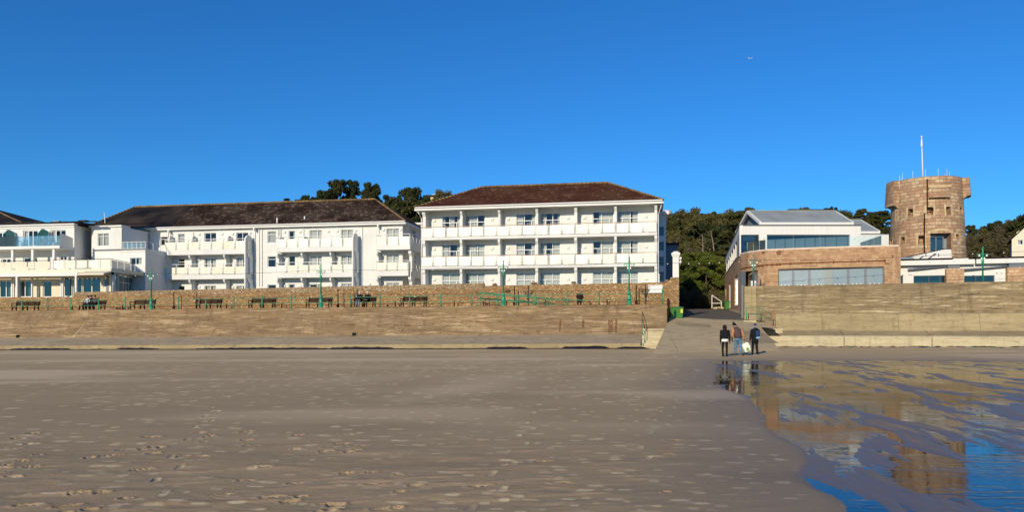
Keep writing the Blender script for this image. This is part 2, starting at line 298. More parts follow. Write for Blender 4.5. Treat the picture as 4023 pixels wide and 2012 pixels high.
class MB:
    def __init__(s): s.v = []; s.f = []; s.uv = []
    def face(s, pts, uv=None):
        b = len(s.v); s.v += [tuple(p) for p in pts]; s.f.append(tuple(range(b, b+len(pts)))); s.uv.append(uv)
    def hexa(s, p):       # 8 points: bottom ring 0-3, top ring 4-7
        b = len(s.v); s.v += [tuple(q) for q in p]
        for f in ((3, 2, 1, 0), (4, 5, 6, 7), (0, 1, 5, 4), (1, 2, 6, 5), (2, 3, 7, 6), (3, 0, 4, 7)):
            s.f.append(tuple(b+i for i in f)); s.uv.append(None)
    def box(s, a, b_):
        (x0, y0, z0), (x1, y1, z1) = a, b_
        s.hexa([(x0, y0, z0), (x1, y0, z0), (x1, y1, z0), (x0, y1, z0), (x0, y0, z1), (x1, y0, z1), (x1, y1, z1), (x0, y1, z1)])
    def fbox(s, F, t0, t1, o0, o1, z0, z1):
        s.hexa([F.p(t0, o1, z0), F.p(t1, o1, z0), F.p(t1, o0, z0), F.p(t0, o0, z0), F.p(t0, o1, z1), F.p(t1, o1, z1), F.p(t1, o0, z1), F.p(t0, o0, z1)])
    def prism(s, ring, d):     # ring of points extruded by vector d
        n = len(ring); ring = [Vector(p) for p in ring]; b = len(s.v)
        s.v += [tuple(p) for p in ring]+[tuple(p+d) for p in ring]
        s.f.append(tuple(b+i for i in range(n))); s.f.append(tuple(b+n+i for i in reversed(range(n)))); s.uv += [None, None]
        for i in range(n):
            j = (i+1) % n; s.f.append((b+i, b+n+i, b+n+j, b+j)); s.uv.append(None)
    def tube(s, pts, rad, n=8, cap=True):
        pts = [Vector(p) for p in pts]; rad = [rad]*len(pts) if isinstance(rad, (int, float)) else rad
        rings = []
        for i, p in enumerate(pts):
            d = (pts[min(i+1, len(pts)-1)]-pts[max(i-1, 0)]).normalized()
            a = Vector((0, 0, 1)) if abs(d.z) < 0.9 else Vector((1, 0, 0))
            e1 = d.cross(a).normalized(); e2 = d.cross(e1)
            b = len(s.v); rings.append(b)
            for k in range(n):
                an = 2*math.pi*k/n; s.v.append(tuple(p+(e1*math.cos(an)+e2*math.sin(an))*rad[i]))
        for i in range(len(rings)-1):
            for k in range(n):
                k2 = (k+1) % n; s.f.append((rings[i]+k, rings[i]+k2, rings[i+1]+k2, rings[i+1]+k)); s.uv.append(None)
        if cap:
            s.f.append(tuple(rings[0]+k for k in reversed(range(n)))); s.f.append(tuple(rings[-1]+k for k in range(n))); s.uv += [None, None]
    def ball(s, c, r, n=8, m=6, sc=(1, 1, 1)):
        c = Vector(c); b = len(s.v)
        for i in range(m+1):
            ph = math.pi*i/m
            for k in range(n):
                th = 2*math.pi*k/n
                s.v.append((c.x+r*sc[0]*math.sin(ph)*math.cos(th), c.y+r*sc[1]*math.sin(ph)*math.sin(th), c.z+r*sc[2]*math.cos(ph)))
        for i in range(m):
            for k in range(n):
                k2 = (k+1) % n; s.f.append((b+i*n+k, b+(i+1)*n+k, b+(i+1)*n+k2, b+i*n+k2)); s.uv.append(None)
def tag(o, label=None, cat=None, group=None, kind=None):
    if label: o['label'] = label
    if cat: o['category'] = cat
    if group: o['group'] = group
    if kind: o['kind'] = kind
    return o
def rootloc(o):
    while o.parent: o = o.parent
    return o.location.copy()
def obj(name, mb, mat, parent=None, loc=None, smooth=False):
    me = bpy.data.meshes.new(name); o = bpy.data.objects.new(name, me); col.objects.link(o)
    if parent is not None: o.parent = parent; base = rootloc(parent)
    else:
        base = Vector(loc) if loc is not None else Vector((0, 0, 0)); o.location = base
    me.from_pydata([(v[0]-base.x, v[1]-base.y, v[2]-base.z) for v in mb.v], [], mb.f)
    if any(u is not None for u in mb.uv):
        l = me.uv_layers.new(name='UVMap'); k = 0
        for f, u in zip(mb.f, mb.uv):
            for i in range(len(f)):
                if u is not None: l.data[k].uv = u[i]
                k += 1
    me.materials.append(M_[mat] if isinstance(mat, str) else mat)
    if smooth: me.polygons.foreach_set('use_smooth', [True]*len(me.polygons))
    me.update(); return o
def struct(name, mb, mat, **k): return tag(obj(name, mb, mat, **k), kind='structure')
def thing(name, label, cat, loc, rotz=0.0, group=None):
    o = bpy.data.objects.new(name, None); o.empty_display_size = 0.2; col.objects.link(o)
    o.location = loc; o.rotation_euler = (0, 0, rotz); return tag(o, label, cat, group)
CH_ = {}
def copy_tree(o, parent=None):
    c = o.copy(); col.objects.link(c); c.parent = parent
    for ch in o.children: copy_tree(ch, c)
    return c
def wall_holes(mb, F, t0, t1, z0, z1, o, holes, depth=0.14):
    ts = sorted({t0, t1, *[h[0] for h in holes], *[h[1] for h in holes]}); zs = sorted({z0, z1, *[h[2] for h in holes], *[h[3] for h in holes]})
    ts = [t for t in ts if t0-1e-6 <= t <= t1+1e-6]; zs = [z for z in zs if z0-1e-6 <= z <= z1+1e-6]
    for i in range(len(ts)-1):
        for j in range(len(zs)-1):
            cx, cz = (ts[i]+ts[i+1])/2, (zs[j]+zs[j+1])/2
            if any(h[0] < cx < h[1] and h[2] < cz < h[3] for h in holes): continue
            mb.face([F.p(ts[i], o, zs[j]), F.p(ts[i+1], o, zs[j]), F.p(ts[i+1], o, zs[j+1]), F.p(ts[i], o, zs[j+1])])
    for a, b, c, d in holes:
        q = o-depth
        mb.face([F.p(a, o, c), F.p(a, o, d), F.p(a, q, d), F.p(a, q, c)]); mb.face([F.p(b, o, d), F.p(b, o, c), F.p(b, q, c), F.p(b, q, d)])
        mb.face([F.p(a, o, d), F.p(b, o, d), F.p(b, q, d), F.p(a, q, d)]); mb.face([F.p(b, o, c), F.p(a, o, c), F.p(a, q, c), F.p(b, q, c)])
def hole(F, x0, y0, x1, y1, o):
    xm = (x0+x1)/2
    return (F.T(x0, o), F.T(x1, o), F.Z(xm, y1, o), F.Z(xm, y0, o))
def window(par, F, h, o, cols=(0.5,), transom=None, low=None, curt=((0, 1),), frame='upvc', pane='pane', cur='curtain', bar=0.055, room='room', name='window'):
    """h = opening; cols = mullions as fractions; transom = fraction of the height of a bar; low = mullions only below the transom"""
    a, b, c, d = h; q = o-0.10; W = b-a; H = d-c; mb = MB()
    mb.fbox(F, a, b, q-0.05, q, c, c+bar); mb.fbox(F, a, b, q-0.05, q, d-bar, d)
    mb.fbox(F, a, a+bar, q-0.05, q, c+bar, d-bar); mb.fbox(F, b-bar, b, q-0.05, q, c+bar, d-bar)
    zt = c+H*transom if transom else None
    for m in cols: mb.fbox(F, a+W*m-bar/2, a+W*m+bar/2, q-0.047, q-0.003, c+bar, d-bar)
    if zt: mb.fbox(F, a+bar, b-bar, q-0.044, q+0.004, zt-bar/2, zt+bar/2)
    for m in (low or ()): mb.fbox(F, a+W*m-bar/2, a+W*m+bar/2, q-0.047, q-0.003, c+bar, (zt or d)-bar/2)
    w = obj(name, mb, frame, par)
    g = MB(); g.face([F.p(a, q-0.03, c), F.p(b, q-0.03, c), F.p(b, q-0.03, d), F.p(a, q-0.03, d)]); obj('pane', g, pane, w)
    r = MB(); k = q-1.0
    r.face([F.p(a, k, c), F.p(b, k, c), F.p(b, k, d), F.p(a, k, d)])
    r.face([F.p(a, q-0.05, c), F.p(a, k, c), F.p(a, k, d), F.p(a, q-0.05, d)]); r.face([F.p(b, k, c), F.p(b, q-0.05, c), F.p(b, q-0.05, d), F.p(b, k, d)])
    r.face([F.p(a, q-0.05, d), F.p(b, q-0.05, d), F.p(b, k, d), F.p(a, k, d)]); r.face([F.p(a, q-0.05, c), F.p(a, k, c), F.p(b, k, c), F.p(b, q-0.05, c)])
    obj('interior', r, room, w)
    for (f0, f1) in curt:
        m = MB(); n = max(6, int((f1-f0)*W/0.05)); pr = None
        for i in range(n+1):
            t = a+W*(f0+(f1-f0)*i/n); oo = q-0.16+0.035*math.sin(i*1.9)+0.01*math.sin(i*0.7)
            if pr is not None: m.face([F.p(pr[0], pr[1], c+0.03), F.p(t, oo, c+0.03), F.p(t, oo, d-0.03), F.p(pr[0], pr[1], d-0.03)])
            pr = (t, oo)
        obj('curtain', m, cur, w, smooth=True)
    return w
# ================================================================ sand, water, sea
def vnoise(x, y, seed):
    """smooth lattice noise, 0..1"""
    r = np.random.default_rng(seed); tab = r.random((256, 256))
    xi = np.floor(x).astype(int); yi = np.floor(y).astype(int); fx = x-xi; fy = y-yi
    fx = fx*fx*(3-2*fx); fy = fy*fy*(3-2*fy)
    a = tab[xi & 255, yi & 255]; b = tab[(xi+1) & 255, yi & 255]; c = tab[xi & 255, (yi+1) & 255]; d = tab[(xi+1) & 255, (yi+1) & 255]
    return (a*(1-fx)+b*fx)*(1-fy)+(c*(1-fx)+d*fx)*fy
def fbm(x, y, seed, o=4, g=0.5):
    s = 0; a = 1; n = 0
    for i in range(o): s = s+a*vnoise(x*2**i+17*i, y*2**i+31*i, seed+i); n += a; a *= g
    return s/n
def sstep(a, b, x): t = np.clip((x-a)/(b-a), 0, 1); return t*t*(3-2*t)
WL = -0.030
NY, NX = 760, 1050
ys = 4.6*(66/4.6)**(np.arange(NY)/(NY-1)); ss = np.linspace(-0.86, 0.86, NX)
Yg = np.repeat(ys[:, None], NX, 1); Xg = Yg*ss[None, :]
lean = np.interp(Xg, [-50, -41, 9, 16, 40], [-0.36, -0.30, 0.09, 0.09, 0.17])
Hs = lean*sstep(24, 50, Yg)
Hs = Hs+0.035*(fbm(Xg*0.10, Yg*0.10, 3, 3)-0.5)*sstep(10, 30, Yg)+0.010*(fbm(Xg*0.6+Yg*0.2, Yg*1.1, 5, 4)-0.5)
# wind ridges, stronger close to the camera on the left
rid = fbm(Xg*0.9+Yg*0.5, Yg*2.4-Xg*0.25, 8, 4); nearl = sstep(13, 7, Yg)*sstep(4.5, 0.5, Xg)
Hs = Hs+nearl*0.040*(rid-0.5)
rip = np.clip(fbm(Xg*1.3+Yg*0.3, Yg*5.5-Xg*1.2, 12, 4)-0.53, 0, 1); Hs = Hs+(0.05+nearl*.8)*0.07*rip
# puddle: left shore line x = xb(y)
xb = np.interp(Yg, [5, 6.36, 7.1, 8.2, 9.93, 11.4, 14.6, 16.75, 20.4, 24, 30, 36], [2.7, 2.85, 3.05, 3.1, 3.75, 3.95, 4.8, 5.25, 5.5, 6.5, 8.3, 9.6])
xb = xb+0.35*(fbm(Xg*0.1, Yg*0.9, 21, 3)-0.5)
ytop = np.interp(Xg, [9, 14, 20, 26, 40], [35.2, 36.0, 35.6, 34.4, 34.0])+0.5*(fbm(Xg*0.4, Yg*0.1, 22, 3)-0.5)
d1 = Xg-xb; inside = sstep(-0.12, 0.22, d1)*sstep(0.0, 1.2, ytop-Yg)
wx = Xg+0.9*(fbm(Xg*0.35, Yg*0.22, 30, 3)-0.5)*1.6+0.10*Yg*0; wy = Yg
st = fbm(wx*1.15-wy*0.20, wy*0.22+wx*0.05, 31, 4, 0.55)
near_ = sstep(16, 10, Yg)
band_ = sstep(8.5, 10.5, Yg)*sstep(19, 14, Yg)*sstep(10, 7, Xg)
mean = -0.0400*(1-near_)+(-0.0395)*near_+0.0075*band_
st2 = fbm(wx*3.6-wy*.6+5, wy*0.6+wx*.3, 37, 4, 0.6)
pud = mean+(st-0.5)*(0.050*(1-near_)+0.075*near_)+(st2-0.5)*0.070+0.014*(fbm(Xg*9-Yg*1.5, Yg*1.6, 33, 3, 0.6)-0.5)
flat = 0.002+0.25*(Hs-lean*sstep(24, 50, Yg))
Hs = np.where(d1 > -3, Hs*(1-sstep(-2.5, 0, d1)*sstep(0, 2, ytop+2-Yg))+flat*sstep(-2.5, 0, d1)*sstep(0, 2, ytop+2-Yg), Hs)
Hs = Hs*(1-inside)+pud*inside
# pale marks (drier crumbs) and prints
pale = np.zeros_like(Hs)
wetz = sstep(0.035, -0.004, Hs-WL)*inside
def stamp(x0, y0, rx, ry, ang, dep, rim, pl, kind=0):
    if abs(x0/y0) > 0.84: return
    r_ = max(rx, ry)*1.8
    i0, i1 = np.searchsorted(ys, [y0-r_, y0+r_]); j0, j1 = np.searchsorted(ss, [(x0-r_)/y0, (x0+r_)/y0])
    if i1 <= i0 or j1 <= j0: return
    X = Xg[i0:i1, j0:j1]-x0; Y = Yg[i0:i1, j0:j1]-y0; c, s = math.cos(ang), math.sin(ang)
    a = (X*c+Y*s)/rx; b = (-X*s+Y*c)/ry; q = np.sqrt(a*a+b*b)
    if kind == 1:          # sole: broad toe, narrow waist
        q = np.sqrt(a*a/(0.62+0.38*np.abs(b-0.1))**2*0.7+b*b)
    Hs[i0:i1, j0:j1] += -dep*sstep(1.0, 0.55, q)+rim*np.exp(-((q-1.15)/0.22)**2)
    pale[i0:i1, j0:j1] = np.maximum(pale[i0:i1, j0:j1], pl*sstep(1.15, 0.6, q)*(0.55+0.45*vnoise(X*26+40, Y*26+40, 9)))
def dry(x, y): return x < np.interp(y, [5, 7, 9, 12, 17, 22, 36], [2.5, 2.9, 3.3, 3.9, 5.0, 5.6, 9.0])
def track(x, y, hd, n, stepl=0.72, pl=0.8, dep=0.010):
    for i in range(n):
        sd_ = 1 if i % 2 else -1
        px_ = x+math.cos(hd)*stepl*i-math.sin(hd)*0.09*sd_; py_ = y+math.sin(hd)*stepl*i+math.cos(hd)*0.09*sd_
        if 5 < py_ < 45 and dry(px_, py_) : stamp(px_+random.uniform(-.03, .03), py_+random.uniform(-.03, .03), 0.055, 0.145, hd-math.pi/2+random.uniform(-.15, .15), dep*random.uniform(.4, 1.2), 0.003, pl*random.uniform(.15, .75), 1) if random.random() < .8 else None
track(-0.35, 5.8, R(84), 26, pl=1.6); track(1.6, 9, R(75), 22, pl=1.1); track(-3.4, 7, R(108), 20, pl=.8); track(2.4, 12, R(88), 20, pl=1.)
for i in range(1900):      # small crumbly marks
    y = 5.2+(random.random()**1.5)*34; x = random.uniform(-0.72, 0.5)*y
    if not dry(x, y): continue
    stamp(x, y, random.uniform(.03, .11)*(1+y/40), random.uniform(.018, .045)+.00040*y*y*random.uniform(.4, 1.2), random.uniform(-.25, .1), random.uniform(-.003, .004), 0.0010, random.uniform(.15, 1.1))
for i in range(150):       # wind-scoured pits, long side across the wind
    y = 5.2+random.random()**1.4*6; x = random.uniform(-0.72, 0.22)*y
    if random.random() < 0.25+0.75*(x < -0.15*y): stamp(x, y, random.uniform(.05, .15), random.uniform(.025, .06), random.uniform(.1, .6), random.uniform(.015, .045), 0.010, 0)
blown = sstep(0.54, 0.74, fbm(Xg*0.085+Yg*0.02, Yg*0.30-Xg*0.03, 41, 4))*sstep(9, 17, Yg)
blown = np.maximum(blown, sstep(0.55, 0.72, fbm(Xg*0.25, Yg*1.1, 44, 3))*sstep(26, 40, Yg)*0.8)
for bx_, by_, rx_, ry_, sh_, am_ in ((-1.3, 19.0, 1.1, 2.6, .32, .75), (-4.6, 22.5, 1.6, 2.4, .5, .45), (-0.6, 22.5, 1.3, 2.2, .2, .6), (3.2, 22.5, 1.0, 3.0, .35, .35), (-2.2, 16.2, .5, 1.2, .1, .35)):
    e_ = np.exp(-((Xg-bx_-(Yg-by_)*sh_)/rx_)**2-((Yg-by_)/ry_)**2); blown = np.maximum(blown, am_*e_*(0.55+0.75*fbm(Xg*1.6, Yg*2.2, 50, 3)))
me = bpy.data.meshes.new('sand'); nv = NY*NX
co = np.stack([Xg, Yg, Hs], -1).reshape(-1, 3).astype(np.float32)
ii = (np.arange(NY-1)[:, None]*NX+np.arange(NX-1)[None, :]).reshape(-1)
fc = np.stack([ii, ii+1, ii+NX+1, ii+NX], -1).astype(np.int32)
me.vertices.add(nv); me.vertices.foreach_set('co', co.ravel())
me.loops.add(fc.size); me.loops.foreach_set('vertex_index', fc.ravel())
me.polygons.add(len(fc)); me.polygons.foreach_set('loop_start', np.arange(0, fc.size, 4, dtype=np.int32)); me.polygons.foreach_set('loop_total', np.full(len(fc), 4, dtype=np.int32))
me.polygons.foreach_set('use_smooth', np.ones(len(fc), dtype=bool)); me.update(calc_edges=True)
for nm, arr in (('pale', pale*(1-inside)), ('wet', np.maximum(inside*sstep(0.05, 0.0, Hs-WL), 0.40*sstep(-2.6, 0.2, d1)*sstep(40, 34, Yg))), ('blown', blown*(1-inside))):
    a = me.attributes.new(nm, 'FLOAT', 'POINT'); a.data.foreach_set('value', arr.astype(np.float32).ravel())
sand = bpy.data.objects.new('sand', me); col.objects.link(sand); tag(sand, kind='structure')
m, t, b = nt('beach_sand')
def att(n): a = t.nodes.new('ShaderNodeAttribute'); a.attribute_name = n; return a.outputs['Fac']
base = mixc(t, ramp(t, noise(t, pos(t, (0.18, 0.5, 1)), 1, 6, 0.6), [(0.35, 0.0), (0.7, 1.0)]), (0.385, 0.280, 0.160), (0.455, 0.330, 0.190))
sx = N(t, 'SeparateXYZ'); g_ = t.nodes.new('ShaderNodeNewGeometry'); t.links.new(g_.outputs['Position'], sx.inputs[0])
mr = N(t, 'MapRange'); t.links.new(sx.outputs[1], mr.inputs[0]); mr.inputs[1].default_value = 9; mr.inputs[2].default_value = 46
base = mixc(t, mr.outputs[0], base, (0.55, 0.41, 0.225))       # the upper beach is drier sand
stk = noise(t, pos(t, (0.22, 1.1, 1), R(6)), 1, 7, 0.72)
base = mixc(t, ramp(t, stk, [(0.55, 0.0), (0.72, 0.35)]), base, (0.50, 0.38, 0.22))
base = mixc(t, ramp(t, stk, [(0.30, 0.35), (0.44, 0.0)]), base, (0.24, 0.165, 0.105))
grain = noise(t, pos(t), 55, 4, 0.8); base = mixc(t, 1.0, base, ramp(t, grain, [(0.25, 0.78), (0.75, 1.2)]), 'MULTIPLY')
base = mixc(t, att('blown'), base, (0.66, 0.50, 0.30)); base = mixc(t, att('pale'), base, (0.74, 0.58, 0.34))
wetf = att('wet'); base = mixc(t, wetf, base, (0.130, 0.100, 0.080))
t.links.new(base, b.inputs['Base Color'])
t.links.new(ramp(t, wetf, [(0.0, 0.9), (0.45, 0.6), (1.0, 0.36)]), b.inputs['Roughness'])
t.links.new(ramp(t, wetf, [(0.0, 0.08), (1.0, 0.38)]), b.inputs['Specular IOR Level'])
ad = N(t, 'Math', operation='ADD'); t.links.new(noise(t, pos(t), 45, 5, 0.8), ad.inputs[0]); t.links.new(noise(t, pos(t, (1, 2.5, 1)), 7, 4), ad.inputs[1])
bn = t.nodes.new('ShaderNodeBump'); bn.inputs['Distance'].default_value = 0.012; t.links.new(ad.outputs[0], bn.inputs['Height'])
t.links.new(ramp(t, wetf, [(0.0, 0.6), (1.0, 0.10)]), bn.inputs['Strength']); t.links.new(bn.outputs[0], b.inputs['Normal'])
me.materials.append(m)
M_['sandm'] = m
# standing water left by the tide
mb = MB(); shore = [(2.0, 4.7), (2.0, 6.4), (2.7, 10), (3.8, 14), (4.4, 17), (4.7, 21), (5.8, 25), (7.6, 30), (9, 34), (9.2, 37.2), (24, 37.6), (34, 36), (34, 4.7)]
mb.face([(x, y, WL) for x, y in reversed(shore)])
water = struct('water', mb, 'bulb')
m = bpy.data.materials.new('shallow_water'); m.use_nodes = True; t = m.node_tree; t.nodes.clear()
o = N(t, 'OutputMaterial'); tr = N(t, 'BsdfTransparent'); tr.inputs['Color'].default_value = (0.80, 0.78, 0.76, 1); gl = N(t, 'BsdfGlossy'); gl.inputs['Roughness'].default_value = 0.03
fr = N(t, 'Fresnel'); fr.inputs['IOR'].default_value = 1.5; mx = N(t, 'MixShader'); t.links.new(fr.outputs[0], mx.inputs[0]); t.links.new(tr.outputs[0], mx.inputs[1]); t.links.new(gl.outputs[0], mx.inputs[2]); t.links.new(mx.outputs[0], o.inputs[0])
bn = t.nodes.new('ShaderNodeBump'); bn.inputs['Distance'].default_value = 0.010; bn.inputs['Strength'].default_value = 0.75
w1 = noise(t, pos(t, (2.2, 8, 1), R(8)), 1, 3, 0.5, 0.8); w2 = noise(t, pos(t, (0.3, 0.5, 1)), 1, 2)
ml = N(t, 'Math', operation='MULTIPLY'); t.links.new(w1, ml.inputs[0]); t.links.new(ramp(t, w2, [(0.46, 0.12), (0.60, 1.0)]), ml.inputs[1])
t.links.new(ml.outputs[0], bn.inputs['Height']); t.links.new(bn.outputs[0], gl.inputs['Normal']); t.links.new(bn.outputs[0], fr.inputs['Normal'])
water.data.materials.clear(); water.data.materials.append(m)
# land sheet to the horizon, and the sea behind the camera
mb = MB(); mb.face([(-1500, -14, -0.55), (1500, -14, -0.55), (1500, 2500, -0.55), (-1500, 2500, -0.55)]); struct('ground', mb, 'sandm')
mb = MB(); mb.face([(-60, -14, -0.5), (60, -14, -0.5), (60, 4.9, -0.03), (-60, 4.9, -0.03)]); struct('beach', mb, 'sandm')
m, t, b = nt('sea_water'); b.inputs['Base Color'].default_value = (0.015, 0.06, 0.075, 1); b.inputs['Roughness'].default_value = 0.25; bump(t, b, noise(t, pos(t), 0.8, 5), 0.6, 0.3); M_['sea'] = m
mb = MB(); mb.face([(-2500, -3000, -0.53), (2500, -3000, -0.53), (2500, -14.01, -0.53), (-2500, -14.01, -0.53)]); struct('sea', mb, 'sea')

# ================================================================ left sea front: apron, wall, promenade
W = Fr(0, 59.6, 2540, 50.0)
WR = W.T(2620, -4.4)          # right end of the wall
def lin(t, a, b_): return a+(b_-a)*t/W.L
def strip(mb, F, ts, prof):
    """prof(t) -> list of (o, z); lofts it along t, with closed ends"""
    rows = []
    for t in ts: rows.append([F.p(t, o, z) for o, z in prof(t)])
    for i in range(len(rows)-1):
        for j in range(len(rows[i])-1): mb.face([rows[i][j], rows[i+1][j], rows[i+1][j+1], rows[i][j+1]])
    mb.face(list(reversed(rows[0]))); mb.face(rows[-1])
T0 = -12.0
LW = [T0+(WR-T0)*i/40 for i in range(41)]
sz = lambda t: lin(t, -0.30, 0.10)
ztop = lambda t: lin(t, 2.99, 3.22)
AT = W.T(2518, -1.5)          # the apron stops at the steps
LA = [T0+(AT-T0)*i/40 for i in range(41)]
mb = MB(); strip(mb, W, LA, lambda t: [(0.06, sz(t)-0.5), (0.0, sz(t)+0.33), (-0.12, sz(t)+0.36), (-3.2, sz(t)+0.93), (-3.6, sz(t)-0.5)])
apron = thing('sea_wall_apron', 'long sloping grey concrete apron along the foot of the left sea wall', 'apron', W.p(20, 0, 0))
obj('slope', mb, 'apron', apron)
mb = MB(); strip(mb, W, LA, lambda t: [(0.085, sz(t)-0.5), (0.03, sz(t)+0.345), (-0.10, sz(t)+0.375), (-0.10, sz(t)-0.5)]); obj('edge', mb, 'panelconc', apron)
wall = thing('sea_wall', 'long weathered tan concrete sea wall below the promenade benches', 'sea wall', W.p(20, -4, 0))
mb = MB(); strip(mb, W, LW, lambda t: [(-3.15, sz(t)-0.6), (-3.2, sz(t)+0.9), (-3.75, sz(t)+1.8), (-4.15, ztop(t)-0.6), (-4.30, ztop(t)+0.0), (-4.85, ztop(t)+0.012), (-4.95, sz(t)-0.6)])
obj('wall', mb, 'seawall', wall)
mb = MB()
for px in (540, 1462, 1948):       # vertical joints
    tt = W.T(px, -3.8); mb.tube([W.p(tt-0.30, -3.2, sz(tt)+0.95), W.p(tt-0.1, -3.745, sz(tt)+1.8), W.p(tt+0.08, -4.15, ztop(tt)-0.6), W.p(tt+0.12, -4.29, ztop(tt)-0.05)], 0.010, 5)
obj('joint', mb, 'slipdark', wall)
mb = MB(); tt = W.T(303, -3.4); mb.face([W.p(tt-.38, -3.19, sz(tt)+.93), W.p(tt-.05, -3.19, sz(tt)+.93), W.p(tt+.22, -3.735, sz(tt)+1.8), W.p(tt+.42, -3.86, sz(tt)+2.12), W.p(tt+.08, -3.735, sz(tt)+1.8)]); obj('pale_streak', mb, 'panelconc', wall)
mb = MB()
for px, py, w, h in ((1370, 1273, 1.2, .10), (1580, 1275, 1.5, .14), (1860, 1262, 2.2, .07), (2200, 1257, 0.12, .9), (2398, 1257, .35, .95), (2420, 1257, .14, .95), (2290, 1257, .16, .6), (2180, 1254, 1.6, .05), (2330, 1253, 2.4, .05)):
    tt = W.T(px, -3.6); z0 = W.Z(px, py, -3.6)
    for k in range(10):
        a = random.uniform(-.5, .5)*w; 
    zt = z0; zb = max(z0-h, sz(tt)+0.96)
    def oo(z): return -3.2-0.55*(z-sz(tt)-0.9)/0.9 if z < sz(tt)+1.8 else -3.75-0.4*(z-sz(tt)-1.8)/max(0.3, ztop(tt)-0.6-sz(tt)-1.8)
    n = 10; top = [W.p(tt-w/2+w*i/n, oo(zt+0.0)+0.012, zt+random.uniform(-.02, .02)) for i in range(n+1)]
    bot = [W.p(tt-w/2+w*i/n*0.9+0.02, oo(zb)+0.012, zb+random.uniform(-.03, .05)*min(1, h*8)) for i in range(n+1)]
    for i in range(n): mb.face([bot[i], bot[i+1], top[i+1], top[i]])
m, t, b = nt('rust_stain'); b.inputs['Base Color'].default_value = (0.20, 0.085, 0.03, 1); b.inputs['Roughness'].default_value = 0.9
nzz = noise(t, pos(t, (7, 7, 0.9)), 1, 5, 0.7); t.links.new(ramp(t, nzz, [(0.38, 0.0), (0.62, 0.85)]), b.inputs['Alpha'])
obj('rust_stain', mb, m, wall)
mb = MB()
for px, py in ((68, 1316), (1390, 1312)):
    tt = W.T(px, -3.2); mb.fbox(W, tt-0.13, tt+0.13, -3.6, -3.19, sz(tt)+0.95, sz(tt)+1.18)
obj('drain_hole', mb, 'iron', wall)
mb = MB(); strip(mb, W, LW, lambda t: [(-4.80, ztop(t)-0.4), (-4.80, ztop(t)-0.004), (-10.2, ztop(t)+0.03), (-10.2, ztop(t)-0.4)]); struct('promenade', mb, 'slip')
# rubble wall behind the promenade
SW = W.T(2667, -9.5)
def stw(name, label, px0, px1, py0, py1, matn, o=-9.5, n=26):
    a, b_ = W.T(px0, o), W.T(px1, o); z0, z1 = W.Z(px0, py0, o), W.Z(px1, py1, o)
    rs = [random.uniform(-0.03, 0.03) for _ in range(n+1)]
    mb = MB(); ts = [a+(b_-a)*i/n for i in range(n+1)]
    strip(mb, W, ts, lambda t: [(o, 2.0), (o, z0+(z1-z0)*(t-a)/(b_-a)+rs[int(round((t-a)/(b_-a)*n))]), (o-0.5, z0+(z1-z0)*(t-a)/(b_-a)+0.01), (o-0.5, 2.0)])
    return tag(obj(name, mb, matn, loc=W.p(a, o, 2.5)), label, 'wall')
stw('stone_wall', 'low brown rubble wall under the glazed conservatory at the far left', -300, 288, 1170, 1167, 'rubble')
stw('stone_wall', 'long ochre rubble wall with pale topping stones behind the benches', 288, 1640, 1152, 1129, 'rubble', n=60)
stw('stone_wall', 'ochre rubble wall below the red-roofed hotel, carrying the white sign', 1640, 2612, 1129, 1110, 'rubble', n=50)
# pale topping course on the long wall
a, b_ = W.T(290, -9.5), W.T(1900, -9.5); n = 60; ts = [a+(b_-a)*i/n for i in range(n+1)]
mb = MB(); strip(mb, W, ts, lambda t: [(-9.47, W.Z(1000, 1160, -9.5)+0.28*(t-a)/(b_-a)+0.09+0.10*math.sin(t*0.8)), (-9.46, 4.72+0.42*(t-a)/(b_-a)+0.08), (-9.99, 4.74+0.42*(t-a)/(b_-a)+0.08), (-9.99, 4.4)])
topc = obj('stone_course', mb, 'rubble_pale', loc=W.p(a, -9.5, 4)); tag(topc, 'pale course of small stones topping the rubble wall behind the benches', 'wall')
# gate pier with white pillar at the slip corner
pier = thing('gate_pier', 'square rubble gate pier with tall white pillar beside the slipway road', 'pier', W.p(SW-0.8, -9.5, 3))
mb = MB(); a, b_ = W.T(2612, -9.4), W.T(2668, -9.4); mb.fbox(W, a, b_, -10.6, -9.4, 1.5, W.Z(2640, 1100, -9.4)); mb.fbox(W, W.T(2634, -9.4), b_-0.03, -10.5, -9.45, W.Z(2640, 1100, -9.4), W.Z(2640, 1090, -9.4)); obj('base', mb, 'rubble', pier)
a, b_ = W.T(2643, -9.6), W.T(2667, -9.6); z0, z1 = W.Z(2650, 1091, -9.6), W.Z(2650, 988, -9.6)
mb = MB(); mb.fbox(W, a, b_, -10.15, -9.6, z0, z1-0.42); mb.fbox(W, a-0.05, b_+0.05, -10.20, -9.55, z1-0.42, z1-0.30); mb.fbox(W, a-0.10, b_+0.10, -10.25, -9.50, z1-0.30, z1-0.12)
q = [W.p(a-0.06, -9.54, z1-0.12), W.p(b_+0.06, -9.54, z1-0.12), W.p(b_+0.06, -10.2, z1-0.12), W.p(a-0.06, -10.2, z1-0.12), W.p(a+0.1, -9.7, z1+0.02), W.p(b_-0.1, -9.7, z1+0.02), W.p(b_-0.1, -10.05, z1+0.02), W.p(a+0.1, -10.05, z1+0.02)]
mb.hexa(q); obj('pillar', mb, 'purewhite', pier)
mb = MB(); tt = b_+0.10
for dz, r in ((-0.55, 0.13), (-0.85, 0.11)): mb.ball(W.p(tt+0.03, -9.8, z1+dz), r, 10, 8)
mb.tube([W.p(tt-0.1, -9.8, z1-1.1), W.p(tt+0.03, -9.8, z1-1.05), W.p(tt+0.03, -9.8, z1-0.6)], 0.03, 6); obj('wall_lamp', mb, 'trim', pier, smooth=True)
